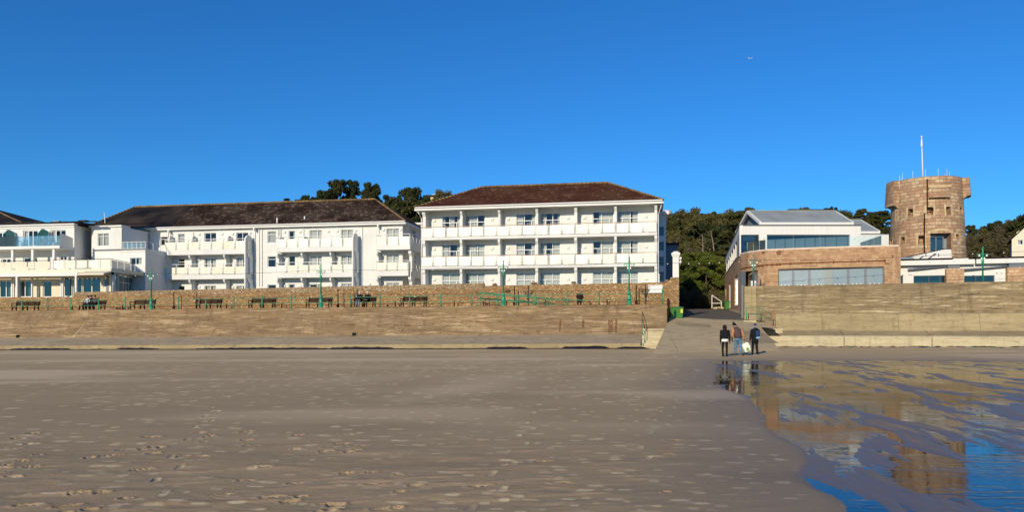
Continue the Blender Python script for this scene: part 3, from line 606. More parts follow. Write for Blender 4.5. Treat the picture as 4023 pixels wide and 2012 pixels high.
# return wall going back up the road
mb = MB(); b2 = W.T(2666, -10.6); strip(mb, Fr(2668, 60.6, 2600, 110), [0, 10, 20, 30, 45], lambda t: [(0, 1.5), (0, 5.2-0.0*t), (0.4, 5.2), (0.4, 1.5)])
mbw = MB(); Q = W.p(b2, -10.6, 0)
mbw.hexa([(Q.x-0.5, Q.y, 1.5), (Q.x, Q.y, 1.5), (Q.x+7.2, Q.y+38, 1.5), (Q.x+6.7, Q.y+38, 1.5), (Q.x-0.5, Q.y, 5.3), (Q.x, Q.y, 5.3), (Q.x+7.2, Q.y+38, 6.3), (Q.x+6.7, Q.y+38, 6.3)])
tag(obj('stone_wall', mbw, 'rubble', loc=Q), 'shaded rubble wall running back up the left side of the slipway road', 'wall')
# ================================================================ slipway, steps, road
sp = lambda x, y: -6.244+0.1641*y-0.0616*x
mb = MB(); P4 = [(7.15, 38.6), (15.0, 38.6), (16.3, 44.6), (19.15, 58.4), (22, 62), (12.0, 57.5), (11.53, 54.5)]
top = [(x, y, sp(x, y)) for x, y in P4]
top = [(7.15, 38.6, sp(7.15, 38.6)), (15.6, 41.5, sp(15.6, 41.5)), (19.12, 58.0, sp(19.12, 58.0)), (11.53, 54.5, sp(11.53, 54.5))]
mb.prism([(x, y, -0.6) for x, y, z in top], Vector((0, 0, 0)))
mb = MB(); bt = [(x, y, -0.7) for x, y, z in top]; mb.hexa(bt+top)
slipw = thing('slipway', 'broad pale concrete slipway rising from the sand between the two sea walls', 'slipway', (12, 48, 0)); obj('ramp', mb, 'slip', slipw)
mb = MB()   # cracks / joints and patches, a few mm proud
def onslip(x, y, e=0.006): return (x, y, sp(x, y)+e)
for pl in ([(13.55, 41.5), (13.4, 43), (12.9, 45.5), (13.1, 47), (12.6, 50), (12.9, 54)], [(9.3, 41), (9.9, 45), (10.35, 49)], [(11.3, 44.2), (15.6, 44.6)]):
    mb.tube([onslip(x, y, 0.0) for x, y in pl], 0.022, 5)
obj('joint', mb, 'slipdark', slipw)
mb = MB(); mb.face([onslip(*q) for q in ((14.9, 47), (17.2, 47.6), (17.6, 52.3), (15.1, 51.9))]); mb.face([onslip(*q) for q in ((11.9, 52.6), (14.2, 52.7), (14.9, 55.6), (11.8, 54.7))])
mb.face([onslip(*q) for q in ((15.1, 54), (18.2, 54.5), (18.9, 57.8), (15.5, 56.8))]); obj('patch', mb, 'slipdark', slipw)
# road going up between the buildings
def rz(y): return float(np.interp(y, [54, 58, 62, 72, 85, 92, 110, 140], [1.70, 2.15, 2.45, 3.05, 3.62, 3.72, 3.5, 3.5]))
mb = MB(); rows = []
for y in (54.0, 56, 58, 60, 62, 66, 70, 76, 82, 88, 94, 110, 140):
    xl = 11.55 if y < 59.8 else 13.0+(y-60)*0.19; xr = 20+(y-56)*0.32 if y > 57.6 else 19.0
    z = rz(y)
    rows.append([(xl-0.4, y, z if y > 58 else max(sp(xl, y)-0.012, 1.6)), (xr, y, z+0.02 if y > 58 else sp(xr, y)-0.012)])
# blend from slip plane to the road
mb = MB(); G = []
ysr = [54.2, 55, 56, 57, 58, 59, 60, 62, 65, 69, 74, 80, 86, 92, 100, 115, 140]
for y in ysr:
    xl = 11.2 if y < 59.8 else 12.6+(y-60)*0.19; xr = 19.6 if y < 58.5 else 21+(y-58)*0.30; r_ = []
    for k in range(7):
        x = xl+(xr-xl)*k/6; w = float(sstep(56.5, 61, np.array(y))); r_.append((x, y, (sp(x, y)-0.008)*(1-w)+rz(y)*w))
    G.append(r_)
for i in range(len(G)-1):
    for k in range(6): mb.face([G[i][k], G[i][k+1], G[i+1][k+1], G[i+1][k]])
struct('road', mb, 'asphalt')
mb = MB()
for i in range(3):
    for k in range(6): mb.face([tuple(Vector(G[i+j][k+l])+Vector((0, 0, 0.016))) for j, l in ((0, 0), (0, 1), (1, 1), (1, 0))])
struct('road_apron', mb, 'slip')
# kerb line on the right of the road
mb = MB(); kp = [(2945, 61.5), (2918, 66), (2888, 72), (2868, 77)]
for i in range(len(kp)-1):
    (pa, da), (pb, db) = kp[i], kp[i+1]; A = Vector((X_(pa, da), da, rz(da))); B = Vector((X_(pb, db), db, rz(db)))
    mb.hexa([A+Vector((-.12, 0, -.1)), A+Vector((.02, 0, -.1)), B+Vector((.02, 0, -.1)), B+Vector((-.12, 0, -.1)), A+Vector((-.12, 0, .13)), A+Vector((.02, 0, .13)), B+Vector((.02, 0, .13)), B+Vector((-.12, 0, .13))])
tag(obj('kerb', mb, 'paleconc', loc=(20, 66, 2.5)), kind='structure')
mb = MB(); a0 = (21, 59); 
mb.face([(13.2, 60.5, 1.2), (60, 60.5, 1.2), (80, 160, 3.2), (16, 160, 3.2)]); struct('made_ground', mb, 'asphalt')
# steps on the left of the slip
stp = thing('steps', 'flight of pale concrete steps on the left edge of the slipway', 'steps', W.p(W.T(2560, -1), -1, 0)); mb = MB()
n = 9
for i in range(n):
    o1 = -0.1-i*0.47; z = 0.28+i*0.165
    mb.fbox(W, AT+0.04, AT+2.6, -4.4, o1, z-0.165+(0.0 if i else -0.5), z)
obj('treads', mb, 'paleconc', stp)
def rail(name, label, cat, posts, rails, rad=0.03, mat='green', rrad=0.022, group=None, knob=0.0):
    """posts: list of (base, top); rails: list of point lists"""
    th = thing(name, label, cat, posts[0][0], 0, group)
    for a, b_ in posts:
        mb = MB(); mb.tube([a, a+(b_-a)*0.35, b_], [rad*1.25, rad, rad*0.9], 8)
        if knob: mb.ball(b_+Vector((0, 0, knob*0.6)), knob, 8, 6); mb.ball(a+(b_-a)*0.80, knob*0.95, 8, 5); mb.ball(a+(b_-a)*0.42, knob*0.95, 8, 5)
        obj('post', mb, mat, th, smooth=True)
    for r in rails: mb = MB(); mb.tube(r, rrad, 7); obj('rail', mb, mat, th, smooth=True)
    return th
t_ = AT+0.12
A_ = W.p(t_-0.05, -0.15, 0.25); B_ = W.p(t_-0.05, -2.2, 1.05); C_ = W.p(t_-0.05, -4.2, 1.75)
rail('handrail', 'steep green handrail up the steps left of the slipway', 'handrail', [(A_, A_+Vector((0, 0, .98))), (B_, B_+Vector((0, 0, .98))), (C_, C_+Vector((0, 0, .98)))], [[A_+Vector((0, 0, .96)), B_+Vector((0, 0, .96)), C_+Vector((0, 0, .96))], [A_+Vector((0, 0, .5)), B_+Vector((0, 0, .5)), C_+Vector((0, 0, .5))]])
D_ = W.p(t_+0.75, -4.35, 1.7)
rail('handrail', 'short dark red handrail at the head of the slipway steps', 'handrail', [(D_, D_+Vector((0, 0, .7)))], [[C_+Vector((.03, 0, .96)), D_+Vector((-.12, 0, .86)), D_+Vector((0, 0, .62))], [C_+Vector((.03, 0, .5)), D_+Vector((-.05, 0, .25))]], 0.035, 'darkred', 0.028)
# ================================================================ right sea wall
S = Fr(2927, 58.0, 4023, 54.0)
SL = S.T(2927, 0); SR = S.T(4023, 0)+14; S3 = S.T(3047, 0.3)
ns = 40; LS = [SL+(SR-SL)*i/ns for i in range(ns+1)]; fz = lambda t: 0.05+0.12*(t-SL)/(SR-SL)
zt2 = lambda t: 4.76+0.17*t/S.T(4023, 0)
swr = thing('sea_wall', 'tall weathered buff concrete sea wall with stepped foot right of the slipway', 'sea wall', S.p(8, 0, 0))
mb = MB(); strip(mb, S, LS, lambda t: [(0.1, 0.3), (0.0, 2.6), (-0.25, zt2(t)-0.35), (-0.27, zt2(t)), (-0.75, zt2(t)+0.01), (-0.8, 0.3)]); obj('wall', mb, 'seawall_r', swr)
n = 5; a = S3
seams = [S.T(px, .4) for px in (3047, 3230, 3530, 3850, 4180, 4500)]
mb = MB()
for i in range(5):
    q0, q1 = seams[i]+0.012, seams[i+1]-0.012
    strip(mb, S, [q0, (q0+q1)/2, q1], lambda t: [(0.62, 0.4), (0.55, 1.24), (0.22, 2.56), (0.02, 2.62), (0.0, 0.4)])
obj('cast_panels', mb, 'panelconc', swr)
mb = MB(); LS2 = [S.T(3000, 1.9)+(SR-S.T(3000, 1.9))*i/30 for i in range(31)]
strip(mb, S, LS2, lambda t: [(2.12, -0.4), (2.02, 0.84), (1.93, 0.90), (0.66, 1.26), (0.5, 1.26), (0.5, -0.4)]); obj('foot', mb, 'paleconc', swr)
mb = MB(); strip(mb, S, LS2, lambda t: [(1.90, 0.885), (1.90, 0.915), (0.68, 1.275), (0.60, 1.2)]); obj('ledge', mb, 'panelconc', swr)
mb = MB(); mb.fbox(S, S.T(2962, 2.0), S.T(3046, 2.0), .70, 1.99, -.3, 1.37); obj('end_block', mb, 'panelconc', swr)
mb = MB()
for px in (3660, 3315): tt = S.T(px, 2.0); mb.tube([S.p(tt, 2.115, 0.05), S.p(tt+.02, 2.03, 0.82)], 0.02, 5); mb.tube([S.p(tt, 1.9, 0.905), S.p(tt, .7, 1.27)], 0.02, 5)
obj('joint', mb, 'iron', swr)
ep = thing('end_pier', 'smooth concrete end pier at the left end of the tall buff sea wall', 'pier', S.p(SL, 0, 1.5)); mb = MB(); mb.fbox(S, SL-0.05, SL+0.85, -1.1, 0.06, 1.2, 4.74); obj('pier', mb, 'panelconc', ep)
mb = MB(); mb.fbox(S, SL-0.20, SL-0.055, -0.9, -0.75, 1.8, 4.9); obj('grey_post', mb, 'greyframe2', ep)
# light steps going down on the right
s2 = thing('steps', 'cream concrete steps going down from the slipway to the right-hand ledge', 'steps', S.p(1, 1, 1)); mb = MB()
x0s = S.T(2978, 0.9)
for i in range(4):
    a = x0s-0.6+i*0.42; z = 2.05-i*0.2
    mb.fbox(S, a if i else a-0.5, a+0.42+(0 if i < 3 else 0.05), 0.05 if a > S3 else -0.0, 1.35, 0.6, z)
mb.fbox(S, x0s-1.2, x0s+1.75, 0.64, 1.30, 0.4, 1.44)
obj('treads', mb, 'paleconc', s2)
pa = S.p(x0s-0.9, 1.25, 2.0); pb = S.p(x0s+0.05, 1.25, 1.95); pc = S.p(x0s+0.95, 1.25, 1.5); ups = Vector((0, 0, 1.05)); mid = Vector((0, 0, .52))
rail('handrail', 'green handrail on the cream steps right of the slipway', 'handrail', [(pa, pa+ups), (pb, pb+ups), (pc, pc+ups)], [[pa+ups, pb+ups, pc+ups], [pa+mid, pb+mid, pc+mid]], 0.035)
# seaweed lines
def weed(name, label, runs, F, of, zf):
    mb = MB()
    for (a, b_, w, h) in runs:
        n = max(4, int((b_-a)/0.35)); pr = None
        for i in range(n+1):
            t = a+(b_-a)*i/n; e = math.sin(math.pi*i/n)**0.25; hh = h*e*random.uniform(.75, 1.2)+0.01; ww = w*e*random.uniform(.6, 1.3)+0.02; o = of+random.uniform(-.06, .06)
            z = zf(t)
            cur = [F.p(t, o+ww, z-0.02), F.p(t, o+ww*0.6, z+hh*0.75), F.p(t, o+ww*0.1, z+hh), F.p(t, o-ww*0.5, z+hh*0.6), F.p(t, o-ww*.8, z-0.02)]
            if pr:
                for k in range(4): mb.face([pr[k], cur[k], cur[k+1], pr[k+1]])
            pr = cur
        for k in range(int((b_-a)*7)):
            t = random.uniform(a, b_); o = of+random.uniform(-.3, 1.1)*w*1.6; z = zf(t); L = random.uniform(.08, .35); dz = random.uniform(.01, .05)
            mb.face([F.p(t, o, z+.012), F.p(t+L, o+.03, z+.012+dz*.4), F.p(t+L*.8, o-.05, z+dz), F.p(t+.05, o-.06, z+dz)])
    return tag(obj(name, mb, 'weed', loc=F.p(runs[0][0], of, 0)), label, 'seaweed', kind='stuff')
TP = lambda px: W.T(px, 0.2)
weed('seaweed', 'dark line of washed-up seaweed along the foot of the grey apron', [(TP(40), TP(290), .30, .13), (TP(350), TP(420), .2, .08), (TP(450), TP(640), .25, .14), (TP(760), TP(1300), .32, .13), (TP(1290), TP(1560), .34, .17), (TP(1560), TP(1900), .12, .05), (TP(1900), TP(2085), .4, .16), (TP(2200), TP(2400), .42, .18), (TP(2410), TP(2550), .3, .13), (TP(640), TP(760), .1, .03), (TP(2085), TP(2200), .12, .04), (TP(-200), TP(40), .15, .06), (TP(-150), TP(2540), .10, .05)], W, 0.32, lambda t: sz(t)+0.0)
mb = MB()
for k in range(150):
    px = random.uniform(3060, 4200); o = 2.5+random.random()**1.5*9; t = S.T(px, o); L = random.uniform(.15, .9)*(1 if random.random() < .8 else 1.8); w = random.uniform(.02, .10); z = 0.10+0.06*(px-3060)/900-(0.02*max(0, o-3)); n = 7
    up = [S.p(t+L*i/n, o-w*math.sin(math.pi*i/n)*random.uniform(.4, 1), z+0.01) for i in range(n+1)]; lo = [S.p(t+L*i/n, o+w*math.sin(math.pi*i/n)*random.uniform(.4, 1), z+0.012+0.05*math.sin(math.pi*i/n)) for i in range(n+1)]
    for i in range(n): mb.face([lo[i], lo[i+1], up[i+1], up[i]])
    for i in range(n): mb.face([lo[i], lo[i+1], (lo[i+1][0], lo[i+1][1]-.05, z-.05), (lo[i][0], lo[i][1]-.05, z-.05)])
tag(obj('seaweed', mb, 'weed', loc=(30, 54, 0)), 'scattered dark seaweed scraps on the sand below the right sea wall', 'seaweed', kind='stuff')
# ================================================================ hotels
def hip_roof(par, F, t0, t1, o0, o1, ze, r0, r1, zr, mat, name='roof', ridge=True, thick=0.10):
    om = (o0+o1)/2; sl_ = math.hypot(o0-om, zr-ze); mb = MB()
    A, B, Cc, D = F.p(t0, o0, ze), F.p(t1, o0, ze), F.p(t1, o1, ze), F.p(t0, o1, ze); E, G = F.p(r0, om, zr), F.p(r1, om, zr)
    mb.face([A, B, G, E], [(t0, 0), (t1, 0), (r1, sl_), (r0, sl_)])
    mb.face([Cc, D, E, G], [(t1, 0), (t0, 0), (r0, sl_), (r1, sl_)])
    w = abs(o0-o1); s2 = math.hypot(r0-t0, zr-ze); s3 = math.hypot(t1-r1, zr-ze)
    mb.face([D, A, E], [(0, 0), (w, 0), (w/2, s2)]); mb.face([B, Cc, G], [(0, 0), (w, 0), (w/2, s3)])
    mb.face([A, D, Cc, B])
    r = obj(name, mb, mat, par)
    if ridge:
        mb = MB(); 
        def rolls(P, Q, rr=0.11):
            n = max(2, int((Q-P).length/0.42))
            for i in range(n):
                a = P.lerp(Q, i/n); b_ = P.lerp(Q, (i+0.96)/n); mb.tube([a, b_], [rr*1.05, rr*0.85], 7)
        rolls(E, G, 0.15); rolls(A, E); rolls(B, G); obj('ridge_tiles', mb, 'ridge', r, smooth=True)
    return r
def pipe(par, F, px, py0, py1, o, r=0.05, mat='trim'):
    t = F.T(px, o); z0, z1 = F.Z(px, py1, o), F.Z(px, py0, o); mb = MB(); mb.tube([F.p(t, o+0.07, z0), F.p(t, o+0.07, z1)], r, 8)
    for k in range(3): zz = z0+(z1-z0)*(k+0.5)/3; mb.fbox(F, t-r*1.5, t+r*1.5, o+0.0, o+0.10, zz-.04, zz+.04)
    obj('drainpipe', mb, mat, par, smooth=False)
def lamp_box(par, F, px, py, o):
    t = F.T(px, o); z = F.Z(px, py, o); mb = MB(); mb.fbox(F, t-.13, t+.13, o+.002, o+.10, z-.12, z+.12); mb.fbox(F, t-.10, t+.10, o+.10, o+.13, z-.09, z+.05); obj('wall_light', mb, 'trim', par)
def balcony(par, F, t0, t1, of, ow, zb, zt, zr, npan, zp0, zp1, frost, railmat, sides=True, topgap=0.0):
    mb = MB(); mb.fbox(F, t0, t1, ow+0.01, of, zb, zt); b_ = obj('balcony', mb, 'white', par)
    o = of-0.05; w = (t1-t0)/npan; mb = MB()
    for i in range(npan+1):
        t = min(max(t0+w*i, t0+0.03), t1-0.03); mb.fbox(F, t-.025, t+.025, o-.03, o+.03, zt, zr)
        for zz in (zp0+0.12, zp1-0.12): mb.fbox(F, max(t-.09, t0), min(t+.09, t1), o+.029, o+.045, zz-.018, zz+.018)
        obj('post', mb, 'trim', b_); mb = MB()
    if sides:
        for t in (t0+.03, t1-.03): mb = MB(); mb.fbox(F, t-.022, t+.022, ow+.05, o-.03, zr-.05, zr-.01); mb.fbox(F, t-.02, t+.02, ow+.3, ow+.34, zt, zr-.049); obj('side_rail', mb, 'trim', b_)
    mb = MB(); mb.fbox(F, t0, t1, o-.04, o+.05, zr, zr+.05); obj('handrail', mb, railmat, b_)
    for i in range(npan):
        a = t0+w*i+0.095; c = t0+w*(i+1)-0.095; mb = MB(); dz = random.uniform(-.012, .012)
        mb.fbox(F, a, c, o+.035, o+.055, zp0+dz, zp1+dz); obj('glass_panel', mb, frost, b_)
    if sides:
        for t in (t0+.03, t1-.03): mb = MB(); mb.fbox(F, t-.008, t+.008, ow+.12, o-.1, zp0, zp1); obj('glass_panel', mb, frost, b_)
    return b_
# ---------------------------------------------------------------- C: red-brown roofed hotel
FC = Fr(1655, 73.5, 2582, 69.2); L_ = FC.T(2582); OW = -1.2
C_h = thing('hotel', 'white three storey hotel with red-brown hipped roof and two long rows of frosted balcony panels', 'hotel', FC.p(L_/2, 0, 4.0))
zs3 = (10.15, 10.42); zs2 = (7.26, 7.53); zg = 4.3; zeave = 13.15
fins = [(1659, 1671), (1807, 1816), (1956, 1965), (2104, 2113.5), (2256, 2267), (2413, 2423), (2571, 2582)]
wins = [(1737, 1807), (1828, 1905), (2028, 2103), (2123, 2201), (2329, 2411), (2425, 2508)]
def ratio(F, py, px, o=OW): return F.Z(px, py, o)
lv = []
for i, (a, b_) in enumerate(wins):
    for l, (zb, zt) in enumerate(((zs3[1]+0.02, 12.72), (zs2[1]+0.02, 9.85), (zg+0.1, 6.93))):
        lv.append((i, l, (FC.T(a, OW), FC.T(b_, OW), zb, zt)))
mb = MB(); wall_holes(mb, FC, 0.0, L_, 3.0, zeave, OW, [h for _, _, h in lv], 0.12)
for t in (0.0, L_-0.3): mb.fbox(FC, t, t+0.3, -11, OW-0.005 if 1 else 0, 3.0, zeave)
mb.fbox(FC, 0, L_, -11.2, -11.0, 3.0, zeave); obj('wall', mb, 'white', C_h)
mb = MB()
for (a, b_) in fins:
    ta, tb = FC.T(a, 0), FC.T(b_, 0)
    ta = max(ta, 0); tb = min(tb, L_)
    for z0, z1 in ((3.0, zs2[0]-0.004), (zs2[1]+0.004, zs3[0]-0.004), (zs3[1]+0.004, zeave)):
        mb.fbox(FC, ta, tb, OW+0.004, -0.12 if z0 > 4 else -0.02, z0, z1)
        # flared head
        p = [FC.p(ta, -0.12, z1-0.62), FC.p(ta, -0.12, z1-0.002), FC.p(ta, 0.10, z1-0.002), FC.p(ta, 0.10, z1-0.30)]
        mb.prism(p, (FC.p(tb, 0, 0)-FC.p(ta, 0, 0))); obj('fin_wall', mb, 'white', C_h); mb = MB()
for i, l, h in lv:
    pat = [dict(cols=(0.42,), transom=0.70, low=(0.80,)), dict(cols=(0.62,), transom=0.70, low=(0.26,))][i % 2]
    if l == 2: cur = ((0.02, 0.98),)
    else: cur = [((0.0, 0.14), (0.40, 0.66), (0.82, 1.0)), ((0.0, 0.34), (0.36, 0.62)), ((0.04, 0.36), (0.80, 1.0)), ((0.0, 0.30), (0.86, 1.0)) , ((0.30, 0.98),), ((0.02, 0.62), (0.72, 1.0))][i] if l == 0 else [((0.05, 0.33), (0.8, 1.0)), ((0.0, 0.56), (0.66, 1.0)), ((0.04, 0.40), (0.78, 1.0)), ((0.0, 0.3), (0.66, 1.0)), ((0.34, 1.0),), ((0.0, 0.60), (0.72, 1.0))][i]
    w = window(C_h, FC, h, OW, curt=cur, **pat)
for px in (1707, 1934, 1997, 2232, 2297, 2540):
    for py in (868, 980, 1100): lamp_box(C_h, FC, px, HZ-(HZ-py-(px-1655)*0.006)*(1+0.06*(px-1655)/927)+0, OW)
balcony(C_h, FC, 0.02, L_-0.02, 0.16, OW, zs3[0], zs3[1], 11.42, 18, 10.46, 11.34, 'frost', 'pinkrail')
balcony(C_h, FC, 0.02, L_-0.02, 0.16, OW, zs2[0], zs2[1], 8.52, 18, 7.57, 8.45, 'frost', 'pinkrail')
t0, t1 = FC.T(1629, 0.5), FC.T(2605, 0.5); mb = MB(); mb.fbox(FC, t0, t1, -11.6, 0.42, zeave, zeave+0.05)
obj('soffit', mb, 'white', C_h)
mb = MB(); mb.fbox(FC, t0, t1, 0.425, 0.47, zeave-0.08, zeave+0.2); mb.tube([FC.p(t0, .55, zeave+0.20), FC.p(t1, .55, zeave+0.20)], 0.075, 8); mb.fbox(FC, t1+.003, t1+.05, -11.6, 0.42, zeave-.08, zeave+.2); mb.fbox(FC, t0-.05, t0-.003, -11.6, 0.42, zeave-.08, zeave+.2)
obj('gutter', mb, 'trim', C_h)
hip_roof(C_h, FC, t0-0.03, t1+0.03, 0.60, -11.8, zeave+0.24, FC.T(1893, -5.6), FC.T(2388, -5.6), 16.35, 'tilec')
mb = MB(); tt = FC.T(1645, 0); mb.tube([FC.p(t0+.1, .35, zeave+.1), FC.p(t0+.35, .2, zeave-.35), FC.p(-.1, -.4, zeave-.75), FC.p(-.1, -.4, 4)], .05, 7); mb.tube([FC.p(t1-.1, .3, zeave+.1), FC.p(t1-.2, .2, zeave-.4), FC.p(L_+.1, -.3, zeave-1.0), FC.p(L_+.1, -.3, 4.2)], .05, 7); obj('drainpipe', mb, 'trim', C_h)
mb = MB(); tt = FC.T(2589.5, -0.2); mb.tube([FC.p(tt, -.2, 3.9), FC.p(tt, -.2, FC.Z(2590, 1076, -.2))], .045, 7); obj('vent_pipe', mb, 'trim', C_h)
# stair bay and rear blocks on the shaded right side
t_a, t_b = L_+0.01, FC.T(2616, -4.5); zb = FC.Z(2600, 845, -4.5)
mb = MB(); wall_holes(mb, FC, t_a, t_b, 3.0, zb, -4.5, [(t_a+.12, t_a+.75, z, z+1.0) for z in (4.6, 6.1, 7.6, 9.1, 10.6)], .1); mb.fbox(FC, t_b-0.2, t_b, -11, -4.505, 3.0, zb); wb = obj('stair_bay', mb, 'white', C_h)
for z in (4.6, 6.1, 7.6, 9.1, 10.6): window(C_h, FC, (t_a+.12, t_a+.75, z, z+1.0), -4.5, (), None, None, (), cur='dcurtain')
mb = MB(); mb.fbox(FC, t_a-0.3, FC.T(2627, -4.2), -11, -4.1, zb, zb+.35); obj('bay_cornice', mb, 'trim', C_h)
c = FC.p(FC.T(2610, -6), -6.5, zb+.35); mb = MB(); mb.tube([c, c+Vector((0, 0, .32))], 0.75, 18); obj('round_vent', mb, 'coping', C_h)
FB2 = Fr(2612, 84, 2668, 83.7); rb = thing('flat_roofed_annex', 'shaded blue-grey flat roofed block behind the white gate pillar', 'building', FB2.p(1, -1, 4)); mb = MB(); mb.fbox(FB2, -1.5, FB2.T(2664, 0), -8, 0, 3, FB2.Z(2640, 962, 0)); obj('wall', mb, 'greyframe2', rb)  # the hotel's shade on this wall is put into its dark grey colour
mb = MB(); mb.fbox(FB2, -1.6, FB2.T(2668, 0.2), -8.2, 0.22, FB2.Z(2640, 962, 0)+.004, FB2.Z(2640, 955, 0)); obj('roof', mb, 'felt', rb)
# ---------------------------------------------------------------- B: brown roofed hotel wing
FBm = Fr(600, 83.9, 1593, 78.5); B_h = thing('hotel', 'long white hotel wing with dark brown pantiled roof and three stacks of balconies', 'hotel', FBm.p(20, 0, 4.0))
O0 = 0.0; OB = 1.25
tl, tr = FBm.T(372), FBm.T(1582)
spec = [  # x0, x1, (y tops per floor), cols, transom, curtain, pane height
 (630, 660, (930, 1017, 1104), (35, 41), 'a'), (699, 725, (919, 1016, 1124), (46, 40), 'b'), (803, 849, (915, 1015, 1123), (60, 50), 'c'), (928, 975, (914, 1012, 1123), (60, 50), 'd'),
 (1051, 1084, (909, 1007, 1119), (46, 43), 'e'), (1134, 1159, (907, 1006, 1117), (55, 50), 'f'), (1216, 1264, (904, 1006, 1117), (60, 52), 'g'), (1339, 1387, (902, 1003, 1114), (60, 55), 'h'), (1518, 1568, (897.5, 1000, 1111), (60, 55), 'i')]
holes_ = []; specs_ = []
for x0, x1, yt, hh, k in spec:
    for l in range(3):
        if k == 'a' and l == 2: continue
        h = hole(FBm, x0, yt[l], x1, yt[l]+(hh[0] if l == 0 else hh[1]), 0)
        if l == 2: h = (h[0], h[1], max(4.2, h[3]-1.5), h[3])
        holes_.append(h); specs_.append((h, k, l))
mb = MB(); wall_holes(mb, FBm, tl, tr, 3.0, 12.55, 0, holes_, 0.14)
mb.fbox(FBm, tr-0.3, tr, -11, -0.005, 3, 12.55); mb.fbox(FBm, tl, tl+.3, -11, -0.005, 3, 12.55); mb.fbox(FBm, tl, tr, -11.2, -11, 3, 12.55)
obj('wall', mb, 'white', B_h)
for h, k, l in specs_:
    if k in 'ae': kw = dict(cols=(), transom=0.72, curt=((0, 1),) if l == 0 and k == 'e' else ())
    elif k in 'b': kw = dict(cols=(), transom=0.66, curt=((0, 1),) if l == 0 else ())
    elif k == 'f': kw = dict(cols=(), transom=None, curt=((.6, 1),) if l != 1 else ())
    elif k == 'g': kw = dict(cols=(0.62,), transom=None, curt=((0, 1),) if l < 2 else ((.5, 1),))
    elif k in 'hi': kw = dict(cols=(0.5,), transom=None, curt=((0.05, .46), (.55, .95)))
    else: kw = dict(cols=(0.5,), transom=None, curt=() if l == 0 else (((.1, .48), (.6, .95)) if k == 'c' else ((.08, .42),)))
    window(B_h, FBm, h, 0, cur='dcurtain' if k in 'aeb' else 'curtain', **kw)
BAL = [(647, 971, 983, 1003, 952.5, 983, 945, 7), (1083, 1392, 972, 991, 940, 971.5, 933, 7), (1477, 1611, 963.5, 982, 931, 963, 922, 3)]
BAL2 = [(647, 970, 1081, 1099, 1051.5, 1080.5, 1041, 7), (1083, 1392, 1072.5, 1092, 1043, 1072, 1033, 7), (1477, 1604, 1064.5, 1085, 1032, 1063.5, 1026, 3)]
for sset, frost, lev in ((BAL, 'frost', 3), (BAL2, 'frostb', 2)):
    for x0, x1, ya, yb, yp0, yp1, yr, n in sset:
        t0, t1 = FBm.T(x0, OB), FBm.T(x1, OB); Zz = lambda y: FBm.Z(x0+25, y, OB)
        balcony(B_h, FBm, t0, t1, OB, 0.0, Zz(yb), Zz(ya), Zz(yr), n, Zz(yp1), Zz(yp0), 'frost' if (x0 > 1000 and lev == 3) or x0 > 1400 else 'frostb', 'trim')
zf3 = FBm.Z(700, 1003, OB); zf2 = FBm.Z(700, 1099, OB)
mb = MB()
for xs in ((652, 744, 880, 973), (1088, 1184, 1297, 1393), (1480, 1606)):
    for x in xs:
        w = 5.5 if x not in (1606,) else 11
        ta, tb = FBm.T(x, 1.0), FBm.T(x+w, 1.0)
        for z0, z1 in ((3.0, zf2-.004), (zf2+.55, zf3-.004)):
            mb.fbox(FBm, ta, tb, 0.004, 0.85, z0, z1); p = [FBm.p(ta, .85, z1-.55), FBm.p(ta, .85, z1-.002), FBm.p(ta, 1.15, z1-.002), FBm.p(ta, 1.15, z1-.25)]; mb.prism(p, FBm.p(tb, 0, 0)-FBm.p(ta, 0, 0)); obj('fin_wall', mb, 'white', B_h); mb = MB()
def round_fin(x, w, ztop_, zbot, o1=1.0):
    ta, tb = FBm.T(x, .6), FBm.T(x+w, .6); mb = MB(); ring = [FBm.p(ta, 0.004, zbot), FBm.p(ta, 0.004, ztop_-.5*o1)]
    for k in range(9): an = math.pi*(1-k/8); ring.append(FBm.p(ta, o1/2+math.cos(an)*o1*.49, ztop_-.5*o1+math.sin(an)*.5*o1))
    ring.append(FBm.p(ta, o1, zbot)); mb.prism(ring, FBm.p(tb, 0, 0)-FBm.p(ta, 0, 0)); obj('partition', mb, 'white', B_h)
for x in (666, 756, 896, 1098, 1193, 1489): round_fin(x, 4, FBm.Z(x, 927, .5), zf3+.5, .8)
for x, yt_ in ((977, 925), (1396, 917)): round_fin(x, 5, FBm.Z(x, yt_, .6), 3.0, 1.55)
for x, y0, y1 in ((662, 893, 950), (671, 900, 935), (678, 900, 935), (760, 912, 930), (1003, 885, 1125), (1019, 895, 1125), (1030, 893, 1125), (1094, 890, 935), (1099.5, 890, 935), (1105.5, 890, 935), (1193.5, 890, 925), (1424, 887, 1128), (1490, 884, 915), (606, 905, 1120)):
    pipe(B_h, FBm, x, y0, y1, 0.0, 0.045)
for x, y in ((783, 921), (873, 919), (915, 919), (983, 916), (1119, 912), (1180, 911), (1290, 909), (1326, 908), (1398, 906), (1507, 903), (1575, 902), (783, 1020), (915, 1015), (1119, 1010), (1180, 1009), (1326, 1006), (783, 1128), (915, 1128), (1119, 1124), (1180, 1124), (1290, 1122), (1507, 1001), (1575, 999), (1452, 1117)): lamp_box(B_h, FBm, x, y, 0)
te0, te1 = FBm.T(480, .45), FBm.T(1593, .45)
mb = MB(); mb.fbox(FBm, te0, te1, -11.4, .42, 12.50, 12.58); obj('soffit', mb, 'white', B_h)
mb = MB(); mb.fbox(FBm, te0, te1, .425, .47, 12.45, 12.72); mb.tube([FBm.p(te0, .55, 12.72), FBm.p(te1, .55, 12.72)], .075, 8); mb.fbox(FBm, te1+.003, te1+.04, -11.4, .42, 12.45, 12.72)
for px in (662, 998, 1485): tt = FBm.T(px, .5); mb.fbox(FBm, tt-.07, tt+.07, .02, .6, 12.15, 12.45)
obj('gutter', mb, 'trim', B_h)
